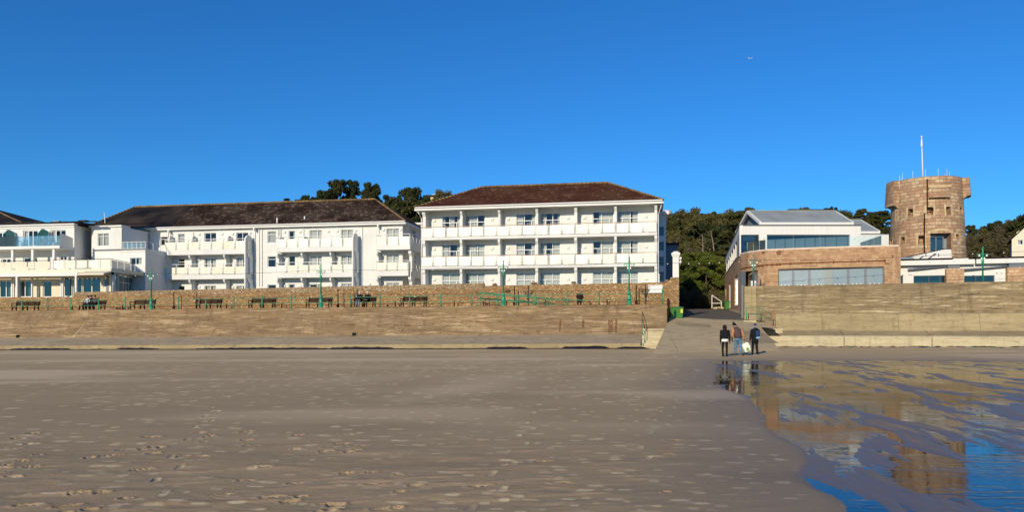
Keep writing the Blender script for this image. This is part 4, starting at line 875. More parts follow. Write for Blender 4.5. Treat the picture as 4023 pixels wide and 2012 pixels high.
hip_roof(B_h, FBm, FBm.T(345, .6)-1.0, te1+.05, .60, -11.6, 12.76, FBm.T(530, -5.5), FBm.T(1474, -5.5), 16.25, 'tileb')
mb = MB(); e = FBm.T(690, -5.5)
for px, py, h_ in ((1089, 876, .55), (1197, 862, .35)):
    o = 0.2 if px < 1100 else -.6; tt = FBm.T(px, o); z = FBm.Z(px, py, o); mb.tube([FBm.p(tt, o, z-.2), FBm.p(tt, o, z+h_)], .09, 8)
obj('roof_vent', mb, 'trim', B_h)
tt = FBm.T(413, -1.0); mb = MB(); mb.tube([FBm.p(tt, -1.0, FBm.Z(413, 880, -1)), FBm.p(tt-.1, -1.0, FBm.Z(411, 836, -1))], .045, 7); obj('aerial_pole', mb, 'trim', B_h)
# side return windows near the right end (set back a little)
mb = MB(); ta, tb = tr+.004, FBm.T(1617, -2.4); mb.fbox(FBm, ta, tb, -9, -2.4, 3, 12.5); obj('side_bay', mb, 'white', B_h)
for py in (905, 923, 1005, 1022, 1113): window(B_h, FBm, (ta+.05, ta+.32, FBm.Z(1590, py+10, -2.4), FBm.Z(1590, py, -2.4)), -2.3, (), None, None, (), bar=.03)
for z in (9.75, 6.9):      # side balconies going back towards the link
    mb = MB(); a = FBm.T(1618, 0.2); mb.fbox(FBm, a, a+.12, -4.4, 0.9, z-.1, z+.85); mb.fbox(FBm, a-.9, a-.004, -4.4, -2.45+3.2, z-.1, z+.12); b_ = obj('balcony', mb, 'white', B_h)
    mb = MB(); mb.tube([FBm.p(a+.06, .9, z+1.35), FBm.p(a+.06, -4.4, z+1.35)], .03, 6)
    for k in range(6): mb.tube([FBm.p(a+.06, .9-k*1.05, z+.8), FBm.p(a+.06, .9-k*1.05, z+1.35)], .025, 6)
    obj('railing', mb, 'trim', b_)
# link block between the two hotels
FL = Fr(1600, 86, 1665, 85.6); lk = thing('link_block', 'narrow recessed white block joining the two hotels', 'building', FL.p(1, 0, 4)); lh = [hole(FL, 1622, 908, 1655, 934, 0), hole(FL, 1623, 1006, 1655, 1046, 0), hole(FL, 1618, 1116, 1655, 1140, 0)]
mb = MB(); wall_holes(mb, FL, -.5, FL.T(1672), 3, FL.Z(1640, 884, 0), 0, lh, .12); obj('wall', mb, 'white', lk)
for h in lh: window(lk, FL, h, 0, (), .8, None, ((0, 1),), cur='curtain')
mb = MB(); mb.fbox(FL, -.5, FL.T(1672), -6, .25, FL.Z(1640, 884, 0)+.004, FL.Z(1640, 876, 0)); obj('roof_edge', mb, 'trim', lk)
# ---------------------------------------------------------------- left wing of B with window and terrace
FWg = Fr(372, 80.2, 571, 79.0); wg = thing('hotel_wing', 'projecting white hotel wing with small roof terrace, dark awning strip and drawn grey curtains', 'building', FWg.p(2, 0, 4))
t5 = FWg.T(571); t4 = FWg.T(478); zwt = FWg.Z(430, 893, 0); zter = FWg.Z(520, 978, 0)
hw = [hole(FWg, 384, 917, 427, 967, 0), hole(FWg, 511, 1013, 557, 1040, 0)]
mb = MB(); wall_holes(mb, FWg, -.4, t5, 3, zter-.5, 0, [hw[1]], .12); wall_holes(mb, FWg, -.4, t4, zter-.5, zwt, 0, [hw[0]], .12)
mb.fbox(FWg, t4, t5, -4.2, -.004, zter-.6, zter); mb.fbox(FWg, t5-.2, t5, -4.4, -.004, 3, zter-.61)
mb.face([FWg.p(t4, 0, zter), FWg.p(t4, -4.2, zter), FWg.p(t4, -4.2, zwt), FWg.p(t4, 0, zwt)]); mb.fbox(FWg, -.4, t4-.004, -5, -1.3, zwt-.1, zwt)
mb.fbox(FWg, t4+.0, t5+.02, .004, .05, zter-.35, zter+.05); obj('wall', mb, 'white', wg)
window(wg, FWg, hw[0], 0, (0.45,), .76, None, ((0.02, .98),), cur='dcurtain'); window(wg, FWg, hw[1], 0, (0.45,), None, None, ((.6, 1),))
mb = MB(); mb.fbox(FWg, -.1, t5-.02, .01, .16, FWg.Z(480, 983, 0), FWg.Z(480, 979, 0)); obj('awning', mb, 'greyframe2', wg)
mb = MB(); mb.fbox(FWg, -.6, t4+.1, -1.2, .18, zwt+.004, zwt+.2); obj('cornice', mb, 'trim', wg)
mb = MB(); a = [FWg.p(-1, .25, zwt+.21), FWg.p(t4, .25, zwt+.21), FWg.p(t4+1.2, -3.5, zwt+.8), FWg.p(-1, -3.5, zwt+.8)]; mb.prism(a, Vector((0, 0, .08))); obj('roof', mb, 'felt', wg)
mb = MB()
for k in range(6): t = t4+.1+(t5-t4-.14)*k/5; mb.tube([FWg.p(t, -.08, zter), FWg.p(t, -.08, zter+.72)], .03, 6)
mb.tube([FWg.p(t4, -.08, zter+.74), FWg.p(t5-.04, -.08, zter+.74)], .03, 6); mb.tube([FWg.p(t5-.04, -.08, zter+.74), FWg.p(t5-.04, -4, zter+.74)], .03, 6)
for k in range(4): mb.tube([FWg.p(t5-.04, -1.2*k-.1, zter), FWg.p(t5-.04, -1.2*k-.1, zter+.72)], .03, 6)
ry = obj('railing', mb, 'trim', wg)
for k in range(5): mb = MB(); a = t4+.15+(t5-t4-.14)*k/5; mb.fbox(FWg, a, a+(t5-t4)/5-.12, -.09, -.07, zter+.06, zter+.62); obj('glass_panel', mb, 'balu', ry)
h = hole(FBm, 536, 925, 571, 966, 0.02); mb = MB(); mb.fbox(FBm, h[0], h[1], .005, .05, h[2], h[3]); w = obj('door', mb, 'upvc', B_h)
for a, b_ in ((.08, .46), (.54, .92)): mb = MB(); W_ = h[1]-h[0]; mb.fbox(FBm, h[0]+W_*a, h[0]+W_*b_, .052, .06, h[2]+.1, h[3]-.1); obj('pane', mb, 'room', w)
# ---------------------------------------------------------------- A: left block with glass balcony and terrace
FA = Fr(0, 80.0, 292, 78.5); A_h = thing('hotel_block', 'white front block at far left with teal glass balcony over a columned terrace', 'building', FA.p(4, 0, 4))
ta = -6.0; tb = FA.T(292); zA = FA.Z(280, 884, 0)
ah = [hole(FA, 90, 905, 148, 968, 0), hole(FA, 198, 903, 258, 955, 0), hole(FA, -8, 913, 22, 968, 0), hole(FA, 90, 1012, 146, 1052, 0), hole(FA, 5, 1016, 42, 1052, 0), hole(FA, 233, 1006, 262, 1022, 0)]
mb = MB(); wall_holes(mb, FA, ta, tb, 3, zA, 0, ah, .12)
mb.hexa([FA.p(tb-.2, -.005, 3), FA.p(tb, -.005, 3), FA.p(FA.T(372, -4.0), -4.0, 3), FA.p(FA.T(372, -4.0)-.2, -4.0, 3), FA.p(tb-.2, -.005, zA), FA.p(tb, -.005, zA), FA.p(FA.T(372, -4.0), -4.0, zA), FA.p(FA.T(372, -4.0)-.2, -4.0, zA)])
mb.fbox(FA, ta, tb-.2, -4.2, -1.5, zA-.15, zA); obj('wall', mb, 'purewhite', A_h)
for i, h in enumerate(ah): window(A_h, FA, h, 0, ((.33, .64) if i < 2 else (.5,)), None, None, (((.05, .25),) if i == 0 else ((0, .3),) if i == 1 else ()), bar=.09)
mb = MB(); mb.fbox(FA, ta, tb+.15, -.3, .2, zA+.004, zA+.14); mb.fbox(FA, ta, tb+.05, -.3, .1, zA-.25, zA-.1); obj('cornice', mb, 'trim', A_h)
mb = MB(); mb.fbox(FA, ta, tb+.1, -6, .1, zA+.145, zA+.33)
for k in range(16): t = ta+k*1.1; mb.fbox(FA, t, t+1.0, -.6, -.1, zA+.33, zA+.36+random.uniform(0, .18))
mb.hexa([FA.p(tb-.3, .1, zA+.15), FA.p(tb+.1, .1, zA+.15), FA.p(tb+2.6, -4, zA+.1), FA.p(tb-.3, -6, zA+.1), FA.p(tb-.3, .1, zA+.34), FA.p(tb+.1, .1, zA+.34), FA.p(tb+2.6, -4, zA+.24), FA.p(tb-.3, -6, zA+.34)])
obj('roof_edge', mb, 'felt', A_h)
mb = MB(); t = FA.T(225, -1); mb.fbox(FA, t-.35, t+.35, -1.3, -.8, zA+.3, zA+.62); obj('roof_box', mb, 'zinc', A_h)
pipe(A_h, FA, 371, 888, 1050, -4.0+.1, .09)
# balcony slab
OBa = 1.9; tc = FA.T(234, OBa); zbt = FA.Z(230, 965, OBa); zbb = FA.Z(230, 976, OBa); td = FA.T(288, .2)
mb = MB(); pl = [FA.p(ta, OBa, zbb), FA.p(tc, OBa, zbb), FA.p(td, 0.3, zbb), FA.p(td-.1, .005, zbb), FA.p(ta, .005, zbb)]; mb.prism(list(reversed(pl)), Vector((0, 0, zbt-zbb))); bal = obj('balcony', mb, 'trim', A_h)
n = 7
for k in range(n):
    a = ta+(tc-ta)*k/n+.03; b_ = ta+(tc-ta)*(k+1)/n-.03; mb = MB(); mb.fbox(FA, a, b_, OBa-.08, OBa-.05, zbt+.02, zbt+1.05); obj('glass_panel', mb, 'balu', bal)
Pq = FA.p(tc, OBa-.06, zbt); Qq = FA.p(td, .3, zbt)
mb = MB(); d = Vector((.02, .02, 0)); mb.hexa([Pq, Pq+d, Qq+d, Qq, Pq+Vector((0, 0, 1.35)), Pq+d+Vector((0, 0, 1.35)), Qq+d+Vector((0, 0, .95)), Qq+Vector((0, 0, .95))]); obj('frosted_screen', mb, 'frostb', bal)
for px in (-76, 57, 190):     # teal screens between rooms
    t = FA.T(px, .05); mb = MB(); ring = [FA.p(t, .05, zbt), FA.p(t, .05, zbt+1.75), FA.p(t, .75, zbt+1.95), FA.p(t, 1.0, zbt+1.9), FA.p(t, 1.55, zbt+1.3), FA.p(t, 1.55, zbt)]; mb.prism(ring, FA.p(t+.04, 0, 0)-FA.p(t, 0, 0)); obj('teal_screen', mb, 'teal', bal)
for px, w in ((62, 30), (190, 42)):
    t = FA.T(px, 1.3); mb = MB(); mb.fbox(FA, t-.5, t+.5, .9, 1.6, zbt+.62, zbt+.66)
    for dx in (-.45, .42): mb.fbox(FA, t+dx, t+dx+.04, 1.0, 1.05, zbt, zbt+.62); mb.fbox(FA, t+dx*1.9, t+dx*1.9+.45, 1.1, 1.5, zbt, zbt+.42); mb.fbox(FA, t+dx*1.9, t+dx*1.9+.45, 1.02, 1.1, zbt, zbt+.8)
    tag(obj('table_set', mb, 'greyframe', loc=FA.p(t, 1.5, zbt)), 'dark balcony table and chairs behind clear glass, '+('nearer the frame edge' if px < 100 else 'right of the teal screen'), 'table set')
zt2a = FA.Z(200, 1067, OBa)
mb = MB()
for px in (49, 128, 211): t = FA.T(px, OBa-.2); mb.fbox(FA, t-.13, t+.13, OBa-.45, OBa-.15, zt2a-.2, zbb-.004); obj('column', mb, 'trim', A_h); mb = MB()
# lower terrace block
FD = Fr(205, 75.0, 436, 73.9); D_h = thing('sun_lounge', 'single storey white sun lounge with large sliding windows and a frosted-panel roof terrace', 'building', FD.p(2, 0, 4))
tq = FD.T(436); zT = FD.Z(420, 1056, 0); zF = FD.Z(420, 1071, 0)
tleft = FD.T(-260, 0)
# roof deck
Qb = Vector((X_(566, 79.2), 79.2)); 
def q3(p, z): return Vector((p.x, p.y, z))
P1 = FD.p(tq, 0, 0)
sideu = (Qb-Vector((P1.x, P1.y))).normalized()
mb = MB(); mb.prism([q3(FD.p(tleft, 0, 0), zF+.02), q3(FD.p(tleft, -6.2, 0), zF+.02), q3(FD.p(tq-.1, -6.2, 0), zF+.02), q3(FD.p(tq, 0, 0), zF+.02)], Vector((0, 0, zT-zF)))
obj('roof_deck', mb, 'cream', D_h)
fh = [hole(FD, 249, 1090, 281, 1166, -1.2), hole(FD, 322, 1090, 394, 1166, -1.2), hole(FD, 283, 1090, 320, 1166, -1.2)]
fh2 = [hole(FD, -4, 1103, 42, 1170, -1.2), hole(FD, 74, 1103, 122, 1168, -1.2), hole(FD, 168, 1105, 202, 1168, -1.2), hole(FD, 406, 1096, 426, 1130, -1.2)]
fh = [(a, b_, max(c, 4.35), d) for a, b_, c, d in fh+fh2]
mb = MB(); wall_holes(mb, FD, tleft, tq, 3, zF+.02, -1.2, fh, .1); obj('wall', mb, 'cream', D_h)
for i, h in enumerate(fh): window(D_h, FD, h, -1.2, {0: (), 1: (.5,), 2: (), 3: (.55,), 4: (.45,), 5: (), 6: ()}[i], None, None, ((.6, .95),) if i in (3, 4) else (), bar=.08, pane='panedark')
# right hand side wall, facing away from the sun
FS = Fr(436, 73.9, 600, 84.6)
FS.n = Vector((-FS.u.y*-1, -FS.u.x)) if False else Vector((FS.u.y, -FS.u.x))
sh = hole(FS, 461, 1086, 532, 1152, 0)
sh = (sh[0], sh[1], FS.Z(496, 1152, 0), FS.Z(496, 1088, 0))
mb = MB(); wall_holes(mb, FS, 0.02, FS.L, 3, zT-.02, 0, [sh], .12); mb.fbox(FS, 0, FS.L, -.15, .06, zT-.02, zT+.1); obj('side_wall', mb, 'white', D_h)
window(D_h, FS, sh, 0, (.36, .68), .62, (.52, .84), ((.1, .9),), cur='dcurtain')
# terrace rail, front and side
mbr = MB(); mbh = MB()
t0 = FD.T(208, -.1); n = 5
rl = None
pans = []
for k in range(n+1): t = t0+(tq-t0)*k/n; mbr = MB(); mbr.fbox(FD, t-.03, t+.03, -.16, -.10, zT, zT+.98); obj('post', mbr, 'trim', D_h)
for k in range(n): pans.append((FD, t0+(tq-t0)*k/n+.1, t0+(tq-t0)*(k+1)/n-.1, -.1))
mbh.tube([FD.p(t0, -.13, zT+1.0), FD.p(tq, -.13, zT+1.0)], .03, 6)
Ls = FS.T(566); n = 5
for k in range(1, n+1): t = Ls*k/n; mbr = MB(); mbr.fbox(FS, t-.03, t+.03, -.16, -.10, zT, zT+.98); obj('post', mbr, 'trim', D_h)
for k in range(n): pans.append((FS, Ls*k/n+.1, Ls*(k+1)/n-.1, -.1))
mbh.tube([FS.p(0, -.13, zT+1.0), FS.p(Ls, -.13, zT+1.0)], .03, 6)
tz = FD.T(-40, -.1)
for k in range(5): t = tz+(t0-.3-tz)*k/4; mbr = MB(); mbr.fbox(FD, t-.03, t+.03, -.16, -.10, zT, zT+.9); obj('post', mbr, 'trim', D_h)
for k in range(8): pans.append((FD, tz+(t0-.3-tz)*k/8+.05, tz+(t0-.3-tz)*(k+1)/8-.05, -.1))
mbh.tube([FD.p(tz, -.13, zT+.93), FD.p(t0-.3, -.13, zT+.93)], .03, 6)
r = obj('handrail', mbh, 'iron', D_h)
for i, (F, a, b_, o) in enumerate(pans): mb = MB(); mb.fbox(F, a, b_, o, o+.02, zT+.1, zT+.9-(0.08 if i > 9 else 0)); obj('glass_panel', mb, 'frostb' if i < 10 else 'cream', r)
# conservatory front frame and awnings
mb = MB(); zc = FD.Z(100, 1087, 1.0)
mb.fbox(FD, tleft, FD.T(305, 1.0), .85, 1.05, zc, zc+.32); mb.fbox(FD, tleft, FD.T(305, 1.0), .02, .84, zc+.22, zc+.36)
for px in (66, 298): t = FD.T(px, 1); mb.fbox(FD, t-.1, t+.1, .86, 1.04, 4.3, zc-.004)
for px in (46, 52, 124, 240, 246): t = FD.T(px, -.6); mb.fbox(FD, t-.06, t+.06, -.75, -.6, 4.3, zc+.2)
obj('frame', mb, 'trim', D_h)
mb = MB(); a, b_ = FD.T(305, 1.3), FD.T(407, 1.3); mb.hexa([FD.p(a, 1.3, zc+.05), FD.p(b_, 1.3, zc+.05), FD.p(b_, .02, zc+.45), FD.p(a, .02, zc+.45), FD.p(a, 1.3, zc+.22), FD.p(b_, 1.3, zc+.22), FD.p(b_, .02, zc+.55), FD.p(a, .02, zc+.55)]); obj('awning', mb, 'cream', D_h)
h = hole(FD, 106, 1107, 128, 1168, -.9)
pipe(D_h, FD, 444, 1068, 1165, -.3, .09)
mb = MB(); mb.ball(FD.p(FD.T(444, -.2), -.2, zF-.1), .14, 8, 6); obj('lantern', mb, 'iron', D_h)
# small dark entrance canopy at the re-entrant corner
mb = MB(); a, b_ = FBm.T(608, 1.2), FBm.T(650, 1.2); mb.fbox(FBm, a, b_, .02, 1.2, FBm.Z(630, 1121, 1.2), FBm.Z(630, 1113, 1.2)); obj('canopy', mb, 'greyframe', B_h)
for x0, x1, m_ in ((603, 613, 'upvc'), (616, 634, 'room'), (637, 648, 'greyframe')):
    mb = MB(); mb.fbox(FBm, FBm.T(x0, .1), FBm.T(x1, .1), .01, .09, 4.2, FBm.Z(625, 1128, .1)); obj('door', mb, m_, B_h)
# big dark roof at the frame edge, behind the left block
FR_ = Fr(-400, 96, 110, 92); rr = thing('hotel_roof_block', 'dark tiled hipped roof cut by the left edge of the photo', 'building', FR_.p(5, -4, 4)); mb = MB(); te = FR_.T(104, 0); mb.fbox(FR_, -4, te-.5, -10, -.3, 3, FR_.Z(60, 883, 0)); obj('wall', mb, 'white', rr)
hip_roof(rr, FR_, -4, te, .3, -11, FR_.Z(60, 882, 0), 2, FR_.T(-45, -5.4), 17.7, 'tiledark')
# ================================================================ restaurant with curved stone wall
RP = [(3530, 60.0), (3474, 60.3), (3250, 61.6), (3067, 63.0), (3057, 63.1), (3013, 63.5), (2978, 64.3), (2940, 65.4), (2912, 67.0), (2899, 69.4), (2886, 74.0), (2869, 82.0), (2864, 84.5), (2853, 91.5), (2849.5, 94), (2839, 105)]
RV = [Vector((X_(a, d), d)) for a, d in RP]
R_h = thing('restaurant', 'modern restaurant with curved pink granite wall, white upper storey and grey metal roof', 'restaurant', (24, 66, 3.5))
acc = [0.0]
for i in range(1, len(RV)): acc.append(acc[-1]+(RV[i]-RV[i-1]).length)
ztopR, zlint = 8.10, 6.50
def rwall(mb, i, z0, z1, off=0.0, th=0.4):
    a, b_ = RV[i], RV[i+1]; d = (b_-a).normalized(); n = Vector((-d.y, d.x)) ; n = -n if n.y > 0 and i < 8 else n
    # outward = towards camera/left
    n = Vector((d.y, -d.x)); n = -n if n.dot(Vector((0.3, 1))) > 0 else n
    if n.x > 0 and i >= 8: n = -n
    def q(p, o, z): return (p.x+n.x*o, p.y+n.y*o, z)
    u0, u1 = acc[i], acc[i+1]
    mb.face([q(b_, off, z0), q(a, off, z0), q(a, off, z1), q(b_, off, z1)], [(u1, z0), (u0, z0), (u0, z1), (u1, z1)])
    mb.face([q(a, off, z0), q(b_, off, z0), q(b_, off-th, z0), q(a, off-th, z0)], [(u0, 0), (u1, 0), (u1, th), (u0, th)])
    mb.face([q(a, off, z1), q(b_, off, z1), q(b_, off-th, z1), q(a, off-th, z1)], [(u0, 0), (u1, 0), (u1, th), (u0, th)])
    for p, u in ((a, u0), (b_, u1)): mb.face([q(p, off, z0), q(p, off-th, z0), q(p, off-th, z1), q(p, off, z1)], [(u, z0), (u+th, z0), (u+th, z1), (u, z1)])
    return n
mb = MB()
opn = {1: 4.45, 2: 4.45, 3: 4.45, 7: 2.2, 6: 4.3, 10: 3.5, 12: 3.6, 14: 3.7}
opn = {1, 2, 3, 6, 7, 9, 11, 13}
NR = len(RV)-1
for i in range(NR):
    rwall(mb, i, zlint, ztopR)
    if i in (1, 2, 3): rwall(mb, i, 3.0, 4.5)
    elif i in (9, 11, 13): rwall(mb, i, 1.5, 3.55)
    elif i in (6, 7): continue
    else: rwall(mb, i, 1.5, zlint)
mb.box((31.2, 60.0, 3.0), (31.6, 75, ztopR)); obj('wall', mb, 'reststone', R_h)
mb = MB()
for i in range(NR): rwall(mb, i, ztopR+.004, ztopR+.15, 0.05, .55)
obj('coping', mb, 'coping', R_h)
# window band
mb = MB(); mg = []; A_, B_ = RV[1], RV[4]
def wp(f, o, z):  # along the band 0..1 from left to right
    seg = [RV[4], RV[3], RV[2], RV[1]]; ac = [0]
    for k in range(3): ac.append(ac[-1]+(seg[k+1]-seg[k]).length)
    s = f*ac[-1]
    for k in range(3):
        if s <= ac[k+1]+1e-9: break
    d = (seg[k+1]-seg[k]).normalized(); p = seg[k]+d*(s-ac[k]); n = Vector((d.y, -d.x)); return Vector((p.x+n.x*o, p.y+n.y*o, z))
def wbox(mb, f0, f1, o0, o1, z0, z1):
    mb.hexa([wp(f0, o1, z0), wp(f1, o1, z0), wp(f1, o0, z0), wp(f0, o0, z0), wp(f0, o1, z1), wp(f1, o1, z1), wp(f1, o0, z1), wp(f0, o0, z1)])
edges_ = [(0.003, .135), (.158, .29), (.315, .447), (.527, .663), (.685, .822), (.845, .99)]
wbox(mb, 0, 1, -.38, -.2, zlint-.13, zlint-.004)
cuts = [0, .003, .135, .158, .29, .315, .447]
for a, b_ in ((.135, .158), (.29, .315), (.663, .685), (.822, .845), (.99, .999), (0, .003)): wbox(mb, a, b_, -.38, -.2, 4.5, zlint-.135)
wf = obj('window', mb, 'greyframe2', R_h)
mb = MB(); wbox(mb, .447, .527, -.33, -.17, 4.5, zlint-.14); obj('column', mb, 'zinc', wf)
for a, b_ in edges_:
    mb = MB(); wbox(mb, a, b_, -.33, -.28, 4.5, zlint-.135); pn = obj('glass_shutter', mb, 'greyglass', wf)
    mb = MB()
    for k in (.22, .5, .78): c = wp(a+(b_-a)*k, -.275, 5.12); mb.fbox(Fr(3000, 60, 3500, 60), *(0, 0, 0, 0, 0, 0)) if False else mb.ball(c, .055, 8, 6, (1, .3, 1))
    obj('light_dot', mb, 'bulb', pn)
# corner opening with dark glass and tall grey shutter
mb = MB()
for i in (6, 7):
    a, b_ = RV[i], RV[i+1]; d = (b_-a).normalized(); n = Vector((d.y, -d.x)); n = n if n.y < 0 else -n
    q = lambda p, o, z: (p.x+n.x*o, p.y+n.y*o, z)
    mb.face([q(a, -.5, 2), q(b_, -.5, 2), q(b_, -.5, zlint), q(a, -.5, zlint)])
cw = obj('window', mb, 'panedark', R_h)
mb = MB(); mb.box((X_(2914, 70), 68.5, 2), (X_(2978, 65)+.2, 68.7, zlint)); obj('interior', mb, 'room', cw)
mb = MB(); fx = X_(2907, 66.9); mb.hexa([(fx, 66.7, 2.6), (X_(2925, 66.3), 66.0, 2.6), (X_(2925, 66.3), 66.1, 2.6), (fx, 66.8, 2.6), (fx, 66.7, zlint-.01), (X_(2925, 66.3), 66.0, zlint-.01), (X_(2925, 66.3), 66.1, zlint-.01), (fx, 66.8, zlint-.01)]); obj('shutter', mb, 'greyframe2', R_h)
# side windows
for i, (f0, f1) in ((9, (0, 1)), (11, (0, 1)), (13, (0, 1))):
    a, b_ = RV[i], RV[i+1]; d = (b_-a).normalized(); n = Vector((d.y, -d.x)); n = n if n.x < 0 else -n
    q = lambda f, o, z: Vector((a.x+(b_.x-a.x)*f+n.x*o, a.y+(b_.y-a.y)*f+n.y*o, z))
    mb = MB()
    for f in (0.0, .34, .67, .985): mb.hexa([q(f, -.1, 3.56), q(f+.015, -.1, 3.56), q(f+.015, -.3, 3.56), q(f, -.3, 3.56), q(f, -.1, zlint), q(f+.015, -.1, zlint), q(f+.015, -.3, zlint), q(f, -.3, zlint)])
    mb.hexa([q(0, .03, 3.56), q(1, .03, 3.56), q(1, -.3, 3.56), q(0, -.3, 3.56), q(0, .03, 3.66), q(1, .03, 3.66), q(1, -.3, 3.66), q(0, -.3, 3.66)])
    w = obj('window', mb, 'upvc', R_h)
    mb = MB(); mb.face([q(0, -.22, 3.6), q(1, -.22, 3.6), q(1, -.22, zlint), q(0, -.22, zlint)]); obj('pane', mb, 'panedark', w)
    mb = MB(); mb.face([q(0, -1.2, 3.6), q(1, -1.2, 3.6), q(1, -1.2, zlint), q(0, -1.2, zlint)]); obj('interior', mb, 'room', w)
# rusty pipe along the front and a bracket
mb = MB(); pts = []
for i in range(0, 9): a = RV[i]; nn = Vector((0.1, -1)).normalized() if i < 6 else Vector((-.6, -.8)); pts.append(Vector((a.x+nn.x*.10, a.y+nn.y*.10, 7.02-.025*i)))
mb.tube(pts[1:], .03, 6)
for i in range(40): 
    f = i/40*(len(pts)-3)+1; k = int(f); p = pts[k].lerp(pts[min(k+1, len(pts)-1)], f-k)
    if i % 3 == 0: mb.box((p.x-.03, p.y-.05, p.z-.08), (p.x+.03, p.y+.08, p.z+.08))
mb.tube([pts[1], pts[1]+Vector((.02, 0, -.25)), pts[1]+Vector((.35, 0, -.25))], .03, 6)
obj('rusty_pipe', mb, 'rust', R_h)
# terrace floor
mb = MB(); mb.prism([(p.x, p.y+.25, 7.9) for p in (RV[0], RV[2], RV[3], RV[5], RV[7])]+[(RV[9].x+.3, RV[9].y, 7.9), (RV[15].x+.3, RV[15].y, 7.9), (48, 105, 7.9), (36, 75, 7.9), (31.4, 75, 7.9)], Vector((0, 0, .12))); obj('terrace_floor', mb, 'coping', R_h)
# white upper storey
FU = Fr(2905, 67.5, 3382, 67.5); tU = FU.T(3382); zw0, zw1, zU = 8.03, 10.0, 10.85
uh = [(0.14, FU.T(2982), zw0+.15, zw1), (FU.T(3013), FU.T(3339), zw0+.12, zw1)]
mb = MB(); wall_holes(mb, FU, 0, tU, zw0, zU, 0, uh, .12); mb.fbox(FU, tU-.2, tU, -9, -.005, zw0, zU)
us = Vector((.2425, .97)); ul = 38.0
def US(s, o, z): return Vector((FU.A.x+us.x*s-us.y*o, FU.A.y+us.y*s+us.x*o, z))   # o>0 is out to the left
def ubox(mb, s0, s1, o0, o1, z0, z1): mb.hexa([US(s0, o1, z0), US(s0, o0, z0), US(s1, o0, z0), US(s1, o1, z0), US(s0, o1, z1), US(s0, o0, z1), US(s1, o0, z1), US(s1, o1, z1)])
ubox(mb, .005, ul, -.3, 0, zw1-.02, zU); 
for s0, s1 in ((3.6, 4.1), (7.4, 8.0), (11.5, 12.3), (16, 17), (20.5, 21.5), (25, 26.2), (30, 31), (36.5, 38)): ubox(mb, s0, s1, -.3, -.004, zw0, zw1-.025)
obj('upper_wall', mb, 'cream' if False else 'purewhite', R_h)
mb = MB(); mb.fbox(FU, -.06, tU+.05, -.3, .06, zU+.004, zU+.06); ubox(mb, .1, ul, -.3, .06, zU+.004, zU+.06); mb.prism([US(0, 0, zU-.06), FU.p(tU, 0, zU-.06), FU.p(tU, -9.5, zU-.06), FU.p(tU+3, -38, zU-.06), US(ul, 0, zU-.06)], Vector((0, 0, .055))); obj('roof_edge', mb, 'greyframe2', R_h)
w = window(R_h, FU, uh[0], 0, (), None, None, (), frame='greyframe', pane='panedark', bar=.07)
mb = MB(); a, b_, c, d = uh[0]; mb.fbox(FU, a+.25, b_-.12, -.3, -.24, d-.55, d-.03); obj('blind', mb, 'curtain', w)
window(R_h, FU, uh[1], 0, (.325, .65), None, None, (), frame='greyframe', pane='panedark', bar=.09)
mb = MB(); mb.face([US(.2, -.2, zw0), US(36, -.2, zw0), US(36, -.2, zw1), US(.2, -.2, zw1)]); sw_ = obj('side_glazing', mb, 'panedark', R_h)
mb = MB(); mb.face([US(.2, -1.6, zw0), US(36, -1.6, zw0), US(36, -1.6, zw1), US(.2, -1.6, zw1)]); obj('interior', mb, 'room', sw_)
mb = MB()
for k in range(20): s = 2+k*1.75; ubox(mb, s, s+.05, -.22, -.1, zw0, zw1-.02)
obj('mullion', mb, 'greyframe', sw_)
for px in (2999, 3357): t = FU.T(px); mb = MB(); mb.fbox(FU, t-.05, t+.05, .003, .09, FU.Z(px, 938, 0), FU.Z(px, 929, 0)); obj('wall_light', mb, 'trim', R_h)
# right extension
FX = Fr(3370, 71, 3492, 71); mb = MB(); mb.fbox(FX, 0, FX.T(3492), -6, 0, zw0, FX.Z(3450, 921.5, 0)); obj('side_block', mb, 'purewhite', R_h)
mb = MB(); mb.fbox(FX, 0, FX.T(3493), -6, .05, FX.Z(3450, 921.5, 0)+.004, FX.Z(3450, 919, 0)); obj('side_block_edge', mb, 'greyframe2', R_h)
